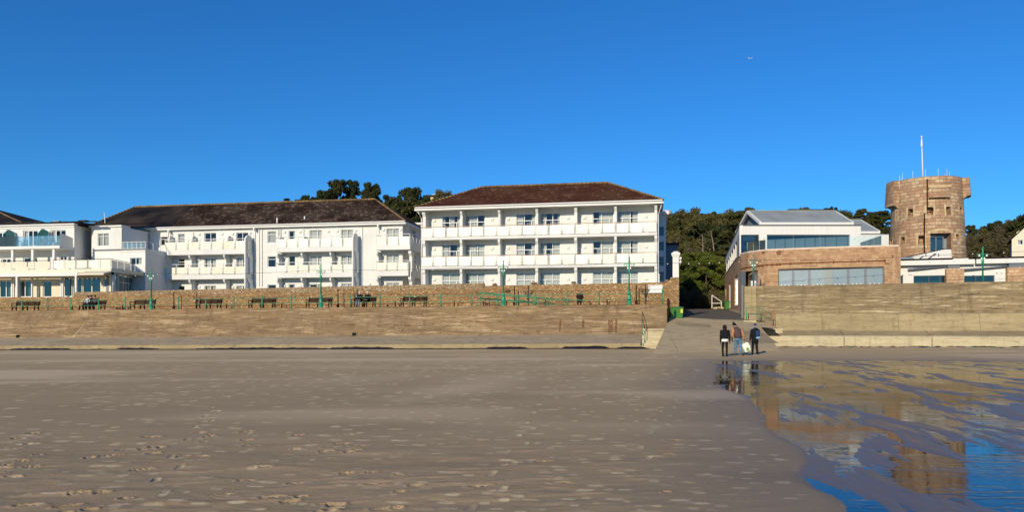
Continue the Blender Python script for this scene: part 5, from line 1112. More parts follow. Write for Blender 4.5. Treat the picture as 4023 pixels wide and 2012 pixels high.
# pitched grey metal roofs
def gable(xl, xr, yr, ye, yb, zr, ze, front=True):
    mb = MB(); th = .12
    mb.face([(xl, ye, ze), (xr, ye, ze), (xr, yr, zr), (xl, yr, zr)]); mb.face([(xr, yb, ze), (xl, yb, ze), (xl, yr, zr), (xr, yr, zr)])
    n = int((xr-xl)/1.35)
    for k in range(1, n): x = xl+(xr-xl)*k/n; e = Vector((0, (yr-ye), zr-ze)).normalized(); mb.hexa([(x-.02, ye, ze), (x+.02, ye, ze), (x+.02, yr, zr), (x-.02, yr, zr), (x-.02, ye, ze+.05), (x+.02, ye, ze+.05), (x+.02, yr, zr+.05), (x-.02, yr, zr+.05)])
    mb.box((xl, yr-.12, zr-.02), (xr, yr+.12, zr+.07)); r = obj('roof', mb, 'zinc', R_h)
    mb = MB(); mb.box((xl-.04, ye-.06, ze-.24), (xr+.05, ye+.1, ze-.004))
    for y0 in (ye, yb):
        mb.hexa([(xl-.22, y0, ze-.22), (xl-.004, y0, ze-.22), (xl-.004, yr, zr-.22), (xl-.22, yr, zr-.22), (xl-.22, y0, ze+.05), (xl-.004, y0, ze+.05), (xl-.004, yr, zr+.05), (xl-.22, yr, zr+.05)])
        mb.hexa([(xr+.004, y0, ze-.22), (xr+.12, y0, ze-.22), (xr+.12, yr, zr-.22), (xr+.004, yr, zr-.22), (xr+.004, y0, ze+.05), (xr+.12, y0, ze+.05), (xr+.12, yr, zr+.05), (xr+.004, yr, zr+.05)])
    obj('verge', mb, 'purewhite', r)
    mb = MB(); z = ze-.5
    mb.prism([(xl+.35, ye+.3, z), (xl+.35, yb-.3, z), (xl+.35, yb-.3, ze-.1), (xl+.35, yr, zr-.25), (xl+.35, ye+.3, ze-.1)], Vector((.1, 0, 0))); obj('gable_boards', mb, 'slats', r)
gable(23.1, 31.5, 72.0, 68.3, 75.7, 12.86, 11.25); gable(33.0, 36.8, 78.0, 74.0, 82, 12.85, 11.15)
# clear glass balustrade along the coping
def gl(p0, p1, z0, z1, n, par, m='balu'):
    for k in range(n):
        a = p0.lerp(p1, k/n+.004); b_ = p0.lerp(p1, (k+1)/n-.004); mb = MB(); d = Vector((0, .015, 0)); mb.hexa([(a.x, a.y, z0), (b_.x, b_.y, z0), (b_.x, b_.y+.015, z0), (a.x, a.y+.015, z0), (a.x, a.y, z1), (b_.x, b_.y, z1), (b_.x, b_.y+.015, z1), (a.x, a.y+.015, z1)]); obj('glass_panel', mb, m, par)
bal = thing('glass_balustrade', 'clear glass balustrade above the curved granite wall of the restaurant', 'balustrade', (26, 62, 8.2)); inn = Vector((0, .35))
gl(RV[7]+inn, RV[5]+inn, ztopR+.15, ztopR+1.0, 3, bal); gl(RV[5]+inn, RV[2]+inn, ztopR+.15, ztopR+1.0, 6, bal); gl(RV[2]+inn, Vector((X_(3465, 60.7), 60.7)), ztopR+.15, ztopR+1.0, 5, bal); gl(Vector((X_(3465, 60.7), 60.8)), Vector((X_(3380, 66), 66)), ztopR+.15, ztopR+1.0, 3, bal)
mb = MB(); mb.box((X_(2950, 64), 63.9, 3.5), (X_(2972, 64)-.06, 64.1, 5.55)); 
tag(obj('service_box', mb, 'trim', loc=(X_(2955, 64), 64, 3.6)), 'white box standing behind the end of the buff sea wall beside the green lamp post', 'box')
# ================================================================ white cafe building at the right
FE = Fr(3532, 62.0, 4023, 59.5); tE = FE.T(4023)+9; E_h = thing('cafe', 'low white cafe with deep canopy fascia, stone piers and dark glazing at the right edge', 'cafe', FE.p(5, -1, 4.0))
z1 = FE.Z(3532, 1025, 0); z0 = FE.Z(3532, 1043.5, 0)
mb = MB(); mb.fbox(FE, 0, FE.T(3830), -.35, 0, z0, z1); mb.fbox(FE, FE.T(3836), tE, -.35, .02, z0+.02, z1); mb.fbox(FE, 0, tE, -9, -.36, z0+.16, z1-.16)
mb.fbox(FE, FE.T(3745), FE.T(3805), -.33, .012, z1+.002, z1+.10); obj('canopy', mb, 'purewhite', E_h)
mb = MB(); mb.fbox(FE, -.02, tE, -9, .04, z1+.004 if False else z1+.102, z1+.14); obj('roof_edge', mb, 'felt', E_h)
OE = -0.55; eh = [hole(FE, 3536, 1083, 3548, 1112, OE), hole(FE, 3589, 1083, 3720, 1110, OE), hole(FE, 3787, 1083, 3907, 1110, OE)]
eh = [(a, b_, 4.3, d) for a, b_, c, d in eh]
mb = MB(); wall_holes(mb, FE, 0, tE, 3.5, z0+.15, OE, eh, .1); obj('wall', mb, 'purewhite', E_h)
window(E_h, FE, eh[0], OE, (), None, None, (), frame='greyframe', pane='panedark', room='greyframe2'); window(E_h, FE, eh[1], OE, (.47, .8), None, None, (), frame='greyframe', pane='panedark'); window(E_h, FE, eh[2], OE, (.4, .66), None, None, (), frame='greyframe', pane='panedark')
for x0, x1 in ((3718, 3788), (3958, 4060)):
    a, b_ = FE.T(x0, -.1), FE.T(x1, -.1); zp = FE.Z((x0+x1)/2, 1055 if x0 < 3800 else 1050, -.1); mb = MB()
    for (p, q_, u) in (((a, -.1), (b_, -.1), b_-a), ((b_, -.1), (b_, -1.1), 1), ((a, -1.1), (a, -.1), 1)):
        A3, B3 = FE.p(p[0], p[1], 3.5), FE.p(q_[0], q_[1], 3.5); mb.face([A3, B3, B3+Vector((0, 0, zp-3.5)), A3+Vector((0, 0, zp-3.5))], [(p[0]+p[1], 3.5), (p[0]+p[1]+u, 3.5), (p[0]+p[1]+u, zp), (p[0]+p[1], zp)])
    mb.face([FE.p(a, -.1, zp), FE.p(b_, -.1, zp), FE.p(b_, -1.1, zp), FE.p(a, -1.1, zp)], [(0, 0), (1, 0), (1, 1), (0, 1)]); obj('stone_pier', mb, 'pier', E_h)
    mb = MB(); mb.fbox(FE, a+.12, b_-.3, -.9, -.14, zp+.004, z0+.15); obj('pier_head', mb, 'greyframe2', E_h)
for x in ((3568, 3722), (3788, 3960)):      # dark raking wedges between canopy and wall
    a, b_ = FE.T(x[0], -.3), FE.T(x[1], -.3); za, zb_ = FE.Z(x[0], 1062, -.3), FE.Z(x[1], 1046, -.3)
    mb = MB(); mb.hexa([FE.p(a, -.25, za-.05), FE.p(b_, -.25, zb_-.05), FE.p(b_, OE+.02, zb_-.05), FE.p(a, OE+.02, za-.05), FE.p(a, -.25, za+.12), FE.p(b_, -.25, zb_+.02), FE.p(b_, OE+.02, zb_+.02), FE.p(a, OE+.02, za+.12)]); obj('raking_wedge', mb, 'greyframe', E_h)
# raking white parapet on the roof
FP2 = Fr(3532, 64.5, 3760, 64.0); mb = MB(); pl = [(3568, 1026), (3740, 1026), (3737, 980), (3711, 980), (3568, 1011)]
ring = [FP2.p(FP2.T(x), 0, FP2.Z(x, y, 0)) for x, y in reversed(pl)]; mb.prism(ring, Vector((.1, .35, 0)))
pr_ = tag(obj('raking_parapet', mb, 'purewhite', E_h), None)
mb = MB(); a, b_, c = [FP2.p(FP2.T(x), 0.03, FP2.Z(x, y, 0)) for x, y in ((3566, 1011), (3711, 979.5), (3738, 979.5))]
for p, q_ in ((a, b_), (b_, c)): mb.hexa([p, q_, q_+Vector((.1, .42, 0)), p+Vector((.1, .42, 0)), p+Vector((0, 0, .07)), q_+Vector((0, 0, .07)), q_+Vector((.1, .42, .07)), p+Vector((.1, .42, .07))])
obj('parapet_capping', mb, 'felt', pr_)
for pl in ([(3600, 1024), (3605, 1024), (3630, 1006), (3624, 1006)], [(3645, 1016), (3652, 1015), (3679, 998), (3671, 996)]):
    mb = MB(); mb.prism([FP2.p(FP2.T(x, .02), .02, FP2.Z(x, y, 0)) for x, y in pl], Vector((0, -.05, 0))); obj('slanted_grille', mb, 'greyframe', pr_)
for px in (3637, 3687): mb = MB(); t = FP2.T(px); mb.fbox(FP2, t-.03, t+.03, .003, .06, FP2.Z(px, 1007, 0), FP2.Z(px, 997, 0)); obj('wall_light', mb, 'greyframe', pr_)
mb = MB(); mb.face([FP2.p(FP2.T(3532), .4, FP2.Z(3560, 1027, 0)), FP2.p(FP2.T(3583), .4, FP2.Z(3560, 1027, 0)), FP2.p(FP2.T(3583), .4, FP2.Z(3560, 1012, 0)), FP2.p(FP2.T(3532), .4, FP2.Z(3560, 1012, 0))]); tag(obj('glass_screen', mb, 'greyglass', loc=FP2.p(1, .4, 6.8)), 'small grey glass screen on the cafe roof beside the granite wall', 'screen')
mb = MB()
for k in range(24): t = .5+k*.9; mb.box(FE.p(t, .0, z1-.12)-Vector((.03, .07, .03)), FE.p(t, .0, z1-.12)+Vector((.03, 0, .03)))
obj('canopy_spotlight', mb, 'trim', E_h)
for px in (3547, 3572, 3581, 3917, 3935): mb = MB(); t = FE.T(px, OE); mb.fbox(FE, t-.07, t+.07, OE+.003, OE+.1, 5.95, 6.1); obj('wall_light', mb, 'trim', E_h)
# ================================================================ granite tower
TC = Vector((X_(3641, 80), 80)); T_h = thing('granite_tower', 'round granite coastal tower with battered walls, machicolation boxes and small square openings', 'tower', (TC.x, TC.y, 4))
zb_, zt_ = 3.0, 17.30
rad = lambda z: 3.73-(3.73-3.33)*(z-8.0)/(zt_-8.0)
def cyl(a, r, z): return Vector((TC.x+math.sin(a)*r, TC.y-math.cos(a)*r, z))       # a = 0 faces the camera
va = math.atan2(TC.x, TC.y)     # viewing direction from the camera
def ang(px, z):                 # angle on the drum that is seen in column px
    k = (px-CX)/FP; r = rad(z); ux, uy = k/math.hypot(k, 1), 1/math.hypot(k, 1)
    b_ = TC.x*ux+TC.y*uy; c = TC.x**2+TC.y**2-r*r; s = b_-math.sqrt(max(b_*b_-c, 0)); return math.atan2(s*ux-TC.x, -(s*uy-TC.y)), s*uy
ops = []
def opening(px0, py0, px1, py1, nm='w'):
    zg = 12; 
    for _ in range(4): a0, d = ang((px0+px1)/2, zg); zg = Z_((py0+py1)/2, d)
    a0, _ = ang(px0, zg); a1, _ = ang(px1, zg); ops.append((a0, a1, Z_(py1, d), Z_(py0, d), nm))
for (x0, y0, x1, y1) in ((364, 712, 376, 772), (466, 688, 509, 750), (624, 672, 677, 737), (788, 668, 828, 735), (902, 678, 926, 728), (315, 948, 331, 996), (403, 930, 439, 990), (553, 914, 600, 985), (872, 906, 900, 950)):
    opening(3350+x0/2.147, 500+y0/2.147, 3350+x1/2.147, 500+y1/2.147)
opening(3350+655/2.147, 500+893/2.147, 3350+832/2.147, 500+1045/2.147, 'door')
as_ = sorted({i*math.pi/36 for i in range(-36, 37)} | {o[0] for o in ops} | {o[1] for o in ops}); zs_ = sorted({zb_, zt_, 8.0, 12.0, 15.0} | {o[2] for o in ops} | {o[3] for o in ops})
mb = MB(); ru = 3.5
for i in range(len(as_)-1):
    for j in range(len(zs_)-1):
        am, zm = (as_[i]+as_[i+1])/2, (zs_[j]+zs_[j+1])/2
        if any(o[0] < am < o[1] and o[2] < zm < o[3] for o in ops): continue
        a, b_, c, d = as_[i], as_[i+1], zs_[j], zs_[j+1]
        mb.face([cyl(a, rad(c), c), cyl(b_, rad(c), c), cyl(b_, rad(d), d), cyl(a, rad(d), d)], [(a*ru, c), (b_*ru, c), (b_*ru, d), (a*ru, d)])
for a, b_, c, d, nm in ops:
    dp = .75 if nm == 'w' else 1.3
    def q(aa, z, k): p = cyl(aa, rad(z), z); o = cyl((a+b_)/2, dp, z)-cyl(0, 0, z); return p-o*k
    for (e, f) in (((a, c), (a, d)), ((b_, d), (b_, c)), ((a, d), (b_, d)), ((b_, c), (a, c))):
        mb.face([q(e[0], e[1], 0), q(f[0], f[1], 0), q(f[0], f[1], 1), q(e[0], e[1], 1)], [(0, 0), (1, 0), (1, .7), (0, .7)])
    if nm == 'w': mb.face([q(a, c, 1), q(b_, c, 1), q(b_, d, 1), q(a, d, 1)], [(0, 0), (.8, 0), (.8, .8), (0, .8)])
n = 72; mb.face([cyl(i*2*math.pi/n, rad(zt_)-.6, zt_-.9) for i in range(n)], [(0, 0)]*n)
for i in range(n):
    a, b_ = i*2*math.pi/n, (i+1)*2*math.pi/n; r0 = rad(zt_)
    mb.face([cyl(a, r0, zt_), cyl(b_, r0, zt_), cyl(b_, r0-.6, zt_), cyl(a, r0-.6, zt_)], [(a*ru, 0), (b_*ru, 0), (b_*ru, .6), (a*ru, .6)]); mb.face([cyl(a, r0-.6, zt_), cyl(b_, r0-.6, zt_), cyl(b_, r0-.6, zt_-.9), cyl(a, r0-.6, zt_-.9)], [(a*ru, 0), (b_*ru, 0), (b_*ru, .9), (a*ru, .9)])
obj('wall', mb, 'towerstone', T_h)
# pale dressed frames round the openings
for a, b_, c, d, nm in ops:
    if nm == 'door': continue
    mb = MB(); e = .055; f = .16
    for (x0, x1, z0, z1_) in ((a-e, b_+e, d+.003, d+f*1.4), (a-e, b_+e, c-f, c-.003), (a-e*.9, a-.002, c, d), (b_+.002, b_+e*.9, c, d)):
        r0, r1 = rad(z0)+.02, rad(z1_)+.02; mb.hexa([cyl(x0, r0, z0), cyl(x1, r0, z0), cyl(x1, r0-.1, z0), cyl(x0, r0-.1, z0), cyl(x0, r1, z1_), cyl(x1, r1, z1_), cyl(x1, r1-.1, z1_), cyl(x0, r1-.1, z1_)])
    obj('opening_surround', mb, 'towertrim', T_h)
a, b_, c, d, nm = ops[-1]      # doorway
ctr = cyl((a+b_)/2, rad(c)-.9, 0); dirx = (cyl(b_, 4, 0)-cyl(a, 4, 0)).normalized(); w_ = (cyl(b_, rad(c), 0)-cyl(a, rad(c), 0)).length
mb = MB(); nrm = Vector((dirx.y, -dirx.x, 0))
def dq(f, o, z): p = ctr+dirx*(f-.5)*w_+nrm*o; return Vector((p.x, p.y, z))
def dbox(mb, f0, f1, o0, o1, z0, z1_): mb.hexa([dq(f0, o1, z0), dq(f1, o1, z0), dq(f1, o0, z0), dq(f0, o0, z0), dq(f0, o1, z1_), dq(f1, o1, z1_), dq(f1, o0, z1_), dq(f0, o0, z1_)])
for f0, f1 in ((0, .05), (.36, .42), (.70, .76)): dbox(mb, f0, f1, 0, .1, c, d-.25)
dbox(mb, 0, .76, 0, .1, d-.32, d-.24); dbox(mb, 0, 1, -.1, .0, d-.23, d+.1); dr = obj('door', mb, 'greyframe2', T_h)
mb = MB(); mb.face([dq(.02, .03, c), dq(.75, .03, c), dq(.75, .03, d-.28), dq(.02, .03, d-.28)]); obj('pane', mb, 'panedark', dr); mb = MB(); mb.face([dq(0, -.4, c), dq(1, -.4, c), dq(1, -.4, d), dq(0, -.4, d)]); obj('interior', mb, 'room', dr)
mb = MB()    # shallow relieving arch
for k in range(12):
    f0, f1 = a-.06+(b_-a+.12)*k/12, a-.06+(b_-a+.12)*(k+1)/12-.004; h0 = .30*math.sin(math.pi*(k+.5)/12); z0 = d-.05+h0; z1_ = z0+.26; r0, r1 = rad(z0)+.02, rad(z1_)+.02
    mb.hexa([cyl(f0, r0, z0), cyl(f1, r0, z0), cyl(f1, r0-.1, z0), cyl(f0, r0-.1, z0), cyl(f0, r1, z1_), cyl(f1, r1, z1_), cyl(f1, r1-.1, z1_), cyl(f0, r1-.1, z1_)])
obj('door_arch', mb, 'towertrim', T_h)
def machic(a, b_, z0, z1_, out=.55):
    mb = MB(); n = 6
    for k in range(n):
        x0, x1 = a+(b_-a)*k/n, a+(b_-a)*(k+1)/n
        for (zz0, zz1) in ((z0, z1_),):
            r0, r1 = rad(zz0)+out, rad(zz1)+out*.92
            mb.face([cyl(x0, r0, zz0), cyl(x1, r0, zz0), cyl(x1, r1, zz1), cyl(x0, r1, zz1)], [(x0*ru, zz0), (x1*ru, zz0), (x1*ru, zz1), (x0*ru, zz1)])
            mb.face([cyl(x0, r0, zz0), cyl(x1, r0, zz0), cyl(x1, r0-out, zz0), cyl(x0, r0-out, zz0)], [(x0*ru, 0), (x1*ru, 0), (x1*ru, out), (x0*ru, out)]); mb.face([cyl(x0, r1, zz1), cyl(x1, r1, zz1), cyl(x1, r1-out, zz1), cyl(x0, r1-out, zz1)], [(x0*ru, 0), (x1*ru, 0), (x1*ru, out), (x0*ru, out)])
    for x in (a, b_): mb.face([cyl(x, rad(z0)+out, z0), cyl(x, rad(z0)-.05, z0), cyl(x, rad(z1_)-.05, z1_), cyl(x, rad(z1_)+out*.92, z1_)], [(0, z0), (out, z0), (out, z1_), (0, z1_)])
    m_ = obj('machicolation', mb, 'towerstone', T_h)
    for x in (a+.02, b_-.10): mb = MB(); r0 = rad(z0)+out*.5; mb.hexa([cyl(x, r0-.4, z0-.28), cyl(x+.08, r0-.4, z0-.28), cyl(x+.08, rad(z0)-.3, z0-.28), cyl(x, rad(z0)-.3, z0-.28), cyl(x, r0+.1, z0-.004), cyl(x+.08, r0+.1, z0-.004), cyl(x+.08, rad(z0)-.3, z0-.004), cyl(x, rad(z0)-.3, z0-.004)]); obj('corbel', mb, 'towertrim', m_)
    return m_
a0, _ = ang(3649, 15.5); a1, _ = ang(3724, 15.5); zz = Z_(776, 76.5); machic(a0, a1, zz, zz+1.05, .42)
mb = MB(); r0 = rad(zz)+.46; mb.hexa([cyl(a0-.01, r0, zz+1.05), cyl(a1+.01, r0, zz+1.05), cyl(a1, r0-.4, zz+1.05), cyl(a0, r0-.4, zz+1.05), cyl(a0-.01, r0-.02, zz+1.3), cyl(a1+.01, r0-.02, zz+1.3), cyl(a1, r0-.4, zz+1.3), cyl(a0, r0-.4, zz+1.3)]); obj('string_stone', mb, 'towertrim', T_h)
machic(-va-1.36, -va-.86, Z_(806, 79), zt_-.02, .70); machic(-va+1.36, -va+1.9, Z_(790, 81), zt_-.02, .68)
mb = MB(); ap, dd = ang(3643, 15); ap2, _ = ang(3667, 13.6); ap3, _ = ang(3632, 12.5)
mb.tube([cyl(ap, rad(16.9)+.08, 17.0), cyl(ap, rad(14)+.12, 14.0), cyl(ap2, rad(13.9)+.15, 13.85)], .06, 7); mb.tube([cyl(ap2, rad(13.7)+.12, 13.7), cyl(ap3, rad(13.4)+.1, 13.35), cyl(ap3, rad(7)+.1, 6.2)], .065, 7); obj('drainpipe', mb, 'iron', T_h)
fp = thing('flagpole', 'tall white flagpole with furled flag on top of the granite tower', 'flagpole', (X_(3627, 79), 79, zt_-1))
mb = MB(); x0 = X_(3627, 79); x1 = X_(3620.5, 79); mb.tube([(x0, 79, zt_-1), (x1, 79, Z_(538, 79))], [.075, .045], 8); mb.ball((x1, 79, Z_(536, 79)), .10, 8, 6); obj('pole', mb, 'trim', fp, smooth=True)
mb = MB(); zt9 = Z_(543, 79); mb.tube([(x1-.02, 78.95, zt9), (x1-.05, 78.9, zt9-.4), (x1-.04, 78.9, zt9-.8), (x1-.03, 78.93, zt9-1.05)], [.04, .08, .10, .03], 7); obj('furled_flag', mb, 'whitecloth', fp)
for i, (px, py, hh) in enumerate(((3534, 689, 1.0), (3546, 680, 1.15), (3586, 672, .85), (3636, 664, .95), (3686, 662, 1.0), (3720, 664, .85), (3730.5, 674, .65), (3542, 700, .4), (3712, 684, .3))):
    x = X_(px, 79.3); mb = MB(); zz = Z_(py, 79.3); mb.tube([(x, 79.3, zt_-.9), (x, 79.3, zz)], .013, 5); mb.ball((x, 79.3, zz), .02, 6, 4)
    tag(obj('antenna', mb, 'bulb', loc=(x, 79.3, zt_-.9)), ['leftmost thin white aerial', 'second thin white aerial from the left', 'thin white aerial left of the flagpole', 'thin white aerial just right of the flagpole', 'tallest white aerial right of the flagpole', 'thin white aerial second from the right', 'rightmost thin white aerial', 'short white stub between the two leftmost aerials', 'short white stub left of the two rightmost aerials'][i]+' on the granite tower', 'aerial', 'thin aerials on the tower top')
# ================================================================ promenade furniture
OR = -4.62
def zprom(px, o): return ztop(W.T(px, o))+0.012+max(0, (-4.8-o))*0.006
posts_px = [-30, 86, 187.5, 278, 387, 491, 701.5, 808.6, 918, 1030, 1144, 1376, 1493, 1609.5, 1732.5, 1853, 2103.5, 2229.6, 2354.5, 2602]
ps = []
for px in posts_px: b_ = W.p(W.T(px, OR), OR, zprom(px, OR)-.02); ps.append((b_, b_+Vector((0, 0, .98))))
rl_ = []
for hgt in (.80, .38): rl_.append([W.p(W.T(px, OR), OR, zprom(px, OR)+hgt) for px in [-60]+posts_px])
rail('railing', 'long green post-and-rail railing along the edge of the left sea wall', 'railing', ps, rl_, 0.050, 'green', 0.021, knob=.062)
# low dark red rail in front of the rubble wall
O2 = -8.9; low = [-20, 285, 481, 890, 1107, 1553, 1785, 1900, 2143, 2385, 2624]; ps = []
for px in low: b_ = W.p(W.T(px, O2), O2, zprom(px, O2)); ps.append((b_, b_+Vector((0, 0, .50))))
O3 = -4.7
rail('low_rail', 'low dark red iron rail running behind the benches at the foot of the rubble wall', 'rail', ps, [[W.p(W.T(px, O2), O2, zprom(px, O2)+.34) for px in low]], 0.055, 'darkred', 0.022, knob=.05)
for px, lab in ((683, 'dark red iron post standing between the third and fourth benches'), (1328, 'dark red iron post left of the bench with the two white-haired people'), (2021, 'dark red iron post behind the ramp rails'), (2500, 'dark red iron post near the white sign')):
    b_ = W.p(W.T(px, O2+.2), O2+.2, zprom(px, O2)); th = thing('iron_post', lab, 'post', b_, 0, 'tall dark red posts along the promenade')
    z1_ = W.Z(px, 1147-(px-683)*.0165, O2+.2)
    mb = MB(); mb.tube([b_, b_+Vector((0, 0, .30)), b_+Vector((0, 0, .34)), b_+Vector((0, 0, .50))], [.12, .12, .075, .055], 10); obj('base', mb, 'darkred', th)
    mb = MB(); mb.tube([b_+Vector((0, 0, .5)), Vector((b_.x, b_.y, z1_))], [.048, .04], 8); obj('pole', mb, 'darkred', th)
b_ = W.p(W.T(2626, -4.6), -4.6, 1.9); mb = MB(); mb.tube([b_, b_+Vector((0, 0, 1.35)), b_+Vector((0, 0, 1.36)), b_+Vector((0, 0, 1.62)), b_+Vector((0, 0, 1.75))], [.06, .06, .09, .09, .03], 8); th = tag(obj('iron_post', mb, 'darkred', loc=b_), 'dark red post at the slipway corner of the sea wall by the green bin', 'post')
# benches: cast iron ends, dark red slats
def make_bench(w=2.0):
    r = thing('bench', 'x', 'bench', (0, 0, 0), 0, 'benches along the promenade')
    mb = MB()
    for k in range(4): y = -.30+k*.13; mb.box((-w/2, y, .42), (w/2, y+.105, .455))
    obj('seat', mb, 'benchred', r)
    mb = MB()
    for k in range(4):
        z = .50+k*.105; y = .235+k*.03; mb.hexa([(-w/2, y, z), (w/2, y, z), (w/2, y+.03, z), (-w/2, y+.03, z), (-w/2, y+.02, z+.09), (w/2, y+.02, z+.09), (w/2, y+.05, z+.09), (-w/2, y+.05, z+.09)])
    obj('backrest', mb, 'benchred', r)
    for sx in (-w/2+.08, 0.0, w/2-.08):
        mb = MB(); x0, x1 = sx-.03, sx+.03
        for y0, z0, y1, z1_ in ((-.30, 0, -.26, .42), (.24, 0, .20, .42), (.22, .40, .40, .94)): mb.hexa([(x0, y0-.03, z0), (x1, y0-.03, z0), (x1, y0+.03, z0), (x0, y0+.03, z0), (x0, y1-.03, z1_), (x1, y1-.03, z1_), (x1, y1+.03, z1_), (x0, y1+.03, z1_)])
        mb.box((x0, -.30, .37), (x1, .28, .418)); mb.tube([(sx, -.28, .05), (sx, -.12, .24), (sx, 0, .28), (sx, .12, .24), (sx, .24, .05)], .022, 5)
        obj('leg', mb, 'iron', r)
    for sx in (-w/2+.06, w/2-.06):
        mb = MB(); mb.tube([(sx, -.27, .42), (sx, -.30, .62), (sx, -.26, .66), (sx, .0, .66), (sx, .28, .67)], .028, 6); mb.box((sx-.04, -.31, .655), (sx+.04, .24, .69)); obj('armrest', mb, 'iron', r)
    return r
bench0 = make_bench(); OBN = -6.7
benches = [(54, 147, 'leftmost bench, empty, with a green railing post in front of it'), (316, 410, 'second bench from the left, with three dark-hatted people sitting on it'), (514, 607, 'empty bench behind the leftmost green lamp post'), (772, 868, 'fourth bench from the left, empty, centred behind a railing post'), (980, 1080, 'fifth bench from the left, empty, below the hotel blade wall'), (1204, 1302, 'empty bench partly hidden by the second green lamp post'), (1382, 1475, 'bench on which two white-haired people sit'), (1574, 1677, 'rightmost bench, empty, with a small pale plaque on its back')]
BP = []
for i, (x0, x1, lab) in enumerate(benches):
    o = bench0 if i == 0 else copy_tree(bench0); xm = (x0+x1)/2; p = W.p(W.T(xm, OBN), OBN, zprom(xm, OBN)+.02); o.location = p; o.rotation_euler = (0, 0, W.ang+R([3, 0, -4, -3, 2, 0, -2, -4][i])); o['label'] = lab; BP.append((p, o.rotation_euler[2]))
    wpx = W.T(x1, OBN)-W.T(x0, OBN); o.scale = (wpx/2.06, 1, 1)
mb = MB(); p, a = BP[7]; mb.box((p.x-.02, p.y+.21, p.z+.82), (p.x+.14, p.y+.24, p.z+.90)); tag(obj('plaque', mb, 'sign', loc=p), 'small pale plaque on the backrest of the rightmost bench', 'plaque')
# lamp posts
def make_lamp(h=3.3):
    r = thing('lamp_post', 'x', 'lamp post', (0, 0, 0), 0, 'green lamp posts along the sea front')
    mb = MB(); mb.tube([(0, 0, 0), (0, 0, .08), (0, 0, .09), (0, 0, .86), (0, 0, .90), (0, 0, .96)], [.19, .19, .165, .125, .14, .07], 12); obj('base', mb, 'greenlamp', r, smooth=True)
    mb = MB(); mb.tube([(0, 0, .96), (0, 0, 2.2), (0, 0, 2.21), (0, 0, 2.65), (0, 0, 2.66), (0, 0, h-.1), (0, 0, h)], [.065, .05, .085, .09, .06, .045, .02], 10); mb.ball((0, 0, h), .06, 8, 6); obj('pole', mb, 'greenlamp', r, smooth=True)
    mb = MB(); mb.tube([(-.44, 0, h-.42), (.44, 0, h-.42)], .02, 6)
    for s in (-1, 1): mb.tube([(s*.40, 0, h-.44), (s*.30, 0, h-.52), (s*.2, 0, h-.5), (s*.12, 0, h-.66), (s*.04, 0, h-.72)], .02, 6); mb.tube([(s*.30, 0, h-.52), (s*.33, 0, h-.60), (s*.26, 0, h-.62)], .016, 5)
    obj('cross_arm', mb, 'greenlamp', r, smooth=True)
    for x, z in ((-.26, -.50), (.26, -.50), (-.10, -.70), (.10, -.70)): mb = MB(); mb.ball((x, -.05, h+z-.03), .06, 8, 6, (1, 1, 1.3)); obj('bulb', mb, 'bulb', r, smooth=True)
    return r
lamp0 = make_lamp(); LP = []
zr_ = lambda px: Z_(1117, 58)
for i, (px, ytop, F, o, zb3, lab) in enumerate(((594, 1057, W, OR-.25, None, 'leftmost green lamp post, in front of the third bench'), (1261, 1040, W, OR-.25, None, 'green lamp post in front of the hotel wing with the brown roof'), (1977.5, 1022, W, OR-.25, None, 'green lamp post in front of the red-brown roofed hotel, above the sloping ramp rails'), (2472, 1010, W, OR-.25, None, 'green lamp post left of the white sign'), (2960.5, 1000, S, -2.0, 3.6, 'slim green lamp post in front of the curved granite wall'), (3861, 969, S, -2.0, 3.75, 'rightmost green lamp post, in front of the white cafe'))):
    o_ = lamp0 if i == 0 else copy_tree(lamp0); t = F.T(px, o); z = zprom(px, o) if zb3 is None else zb3; p = F.p(t, o, z); zt0 = Z_(ytop, p.y); o_.location = p; o_.rotation_euler = (0, 0, F.ang); o_['label'] = lab; s = (zt0-z)/3.36; o_.scale = (1, 1, s); LP.append(Vector((p.x, p.y, zt0-.38*s)))
spans = [W.p(-2, -2, 6.3), *LP, S.p(52, -2, 8.9)]
spans[0] = Vector((-46, 72, 6.4))
labs = ['string of small bulbs left of the first lamp post', 'string of small bulbs between the first and second lamp posts', 'string of small bulbs between the second and third lamp posts', 'string of small bulbs between the third and fourth lamp posts', 'string of small bulbs across the slipway gap', 'string of small bulbs in front of the granite wall and tower', 'string of small bulbs right of the last lamp post']
for i in range(len(spans)-1):
    A_, B_ = spans[i], spans[i+1]; n = 24; sag = .012*(B_-A_).length; pts = [A_.lerp(B_, k/n)-Vector((0, 0, sag*4*(k/n)*(1-k/n))) for k in range(n+1)]
    th = thing('string_lights', labs[i], 'string lights', A_, 0, 'strings of bulbs along the front'); mb = MB(); mb.tube(pts, .011, 4); obj('cable', mb, 'iron', th)
    for k in range(1, n, 2): mb = MB(); mb.ball(pts[k]-Vector((0, 0, .06)), .042, 6, 5); obj('bulb', mb, 'bulb', th)
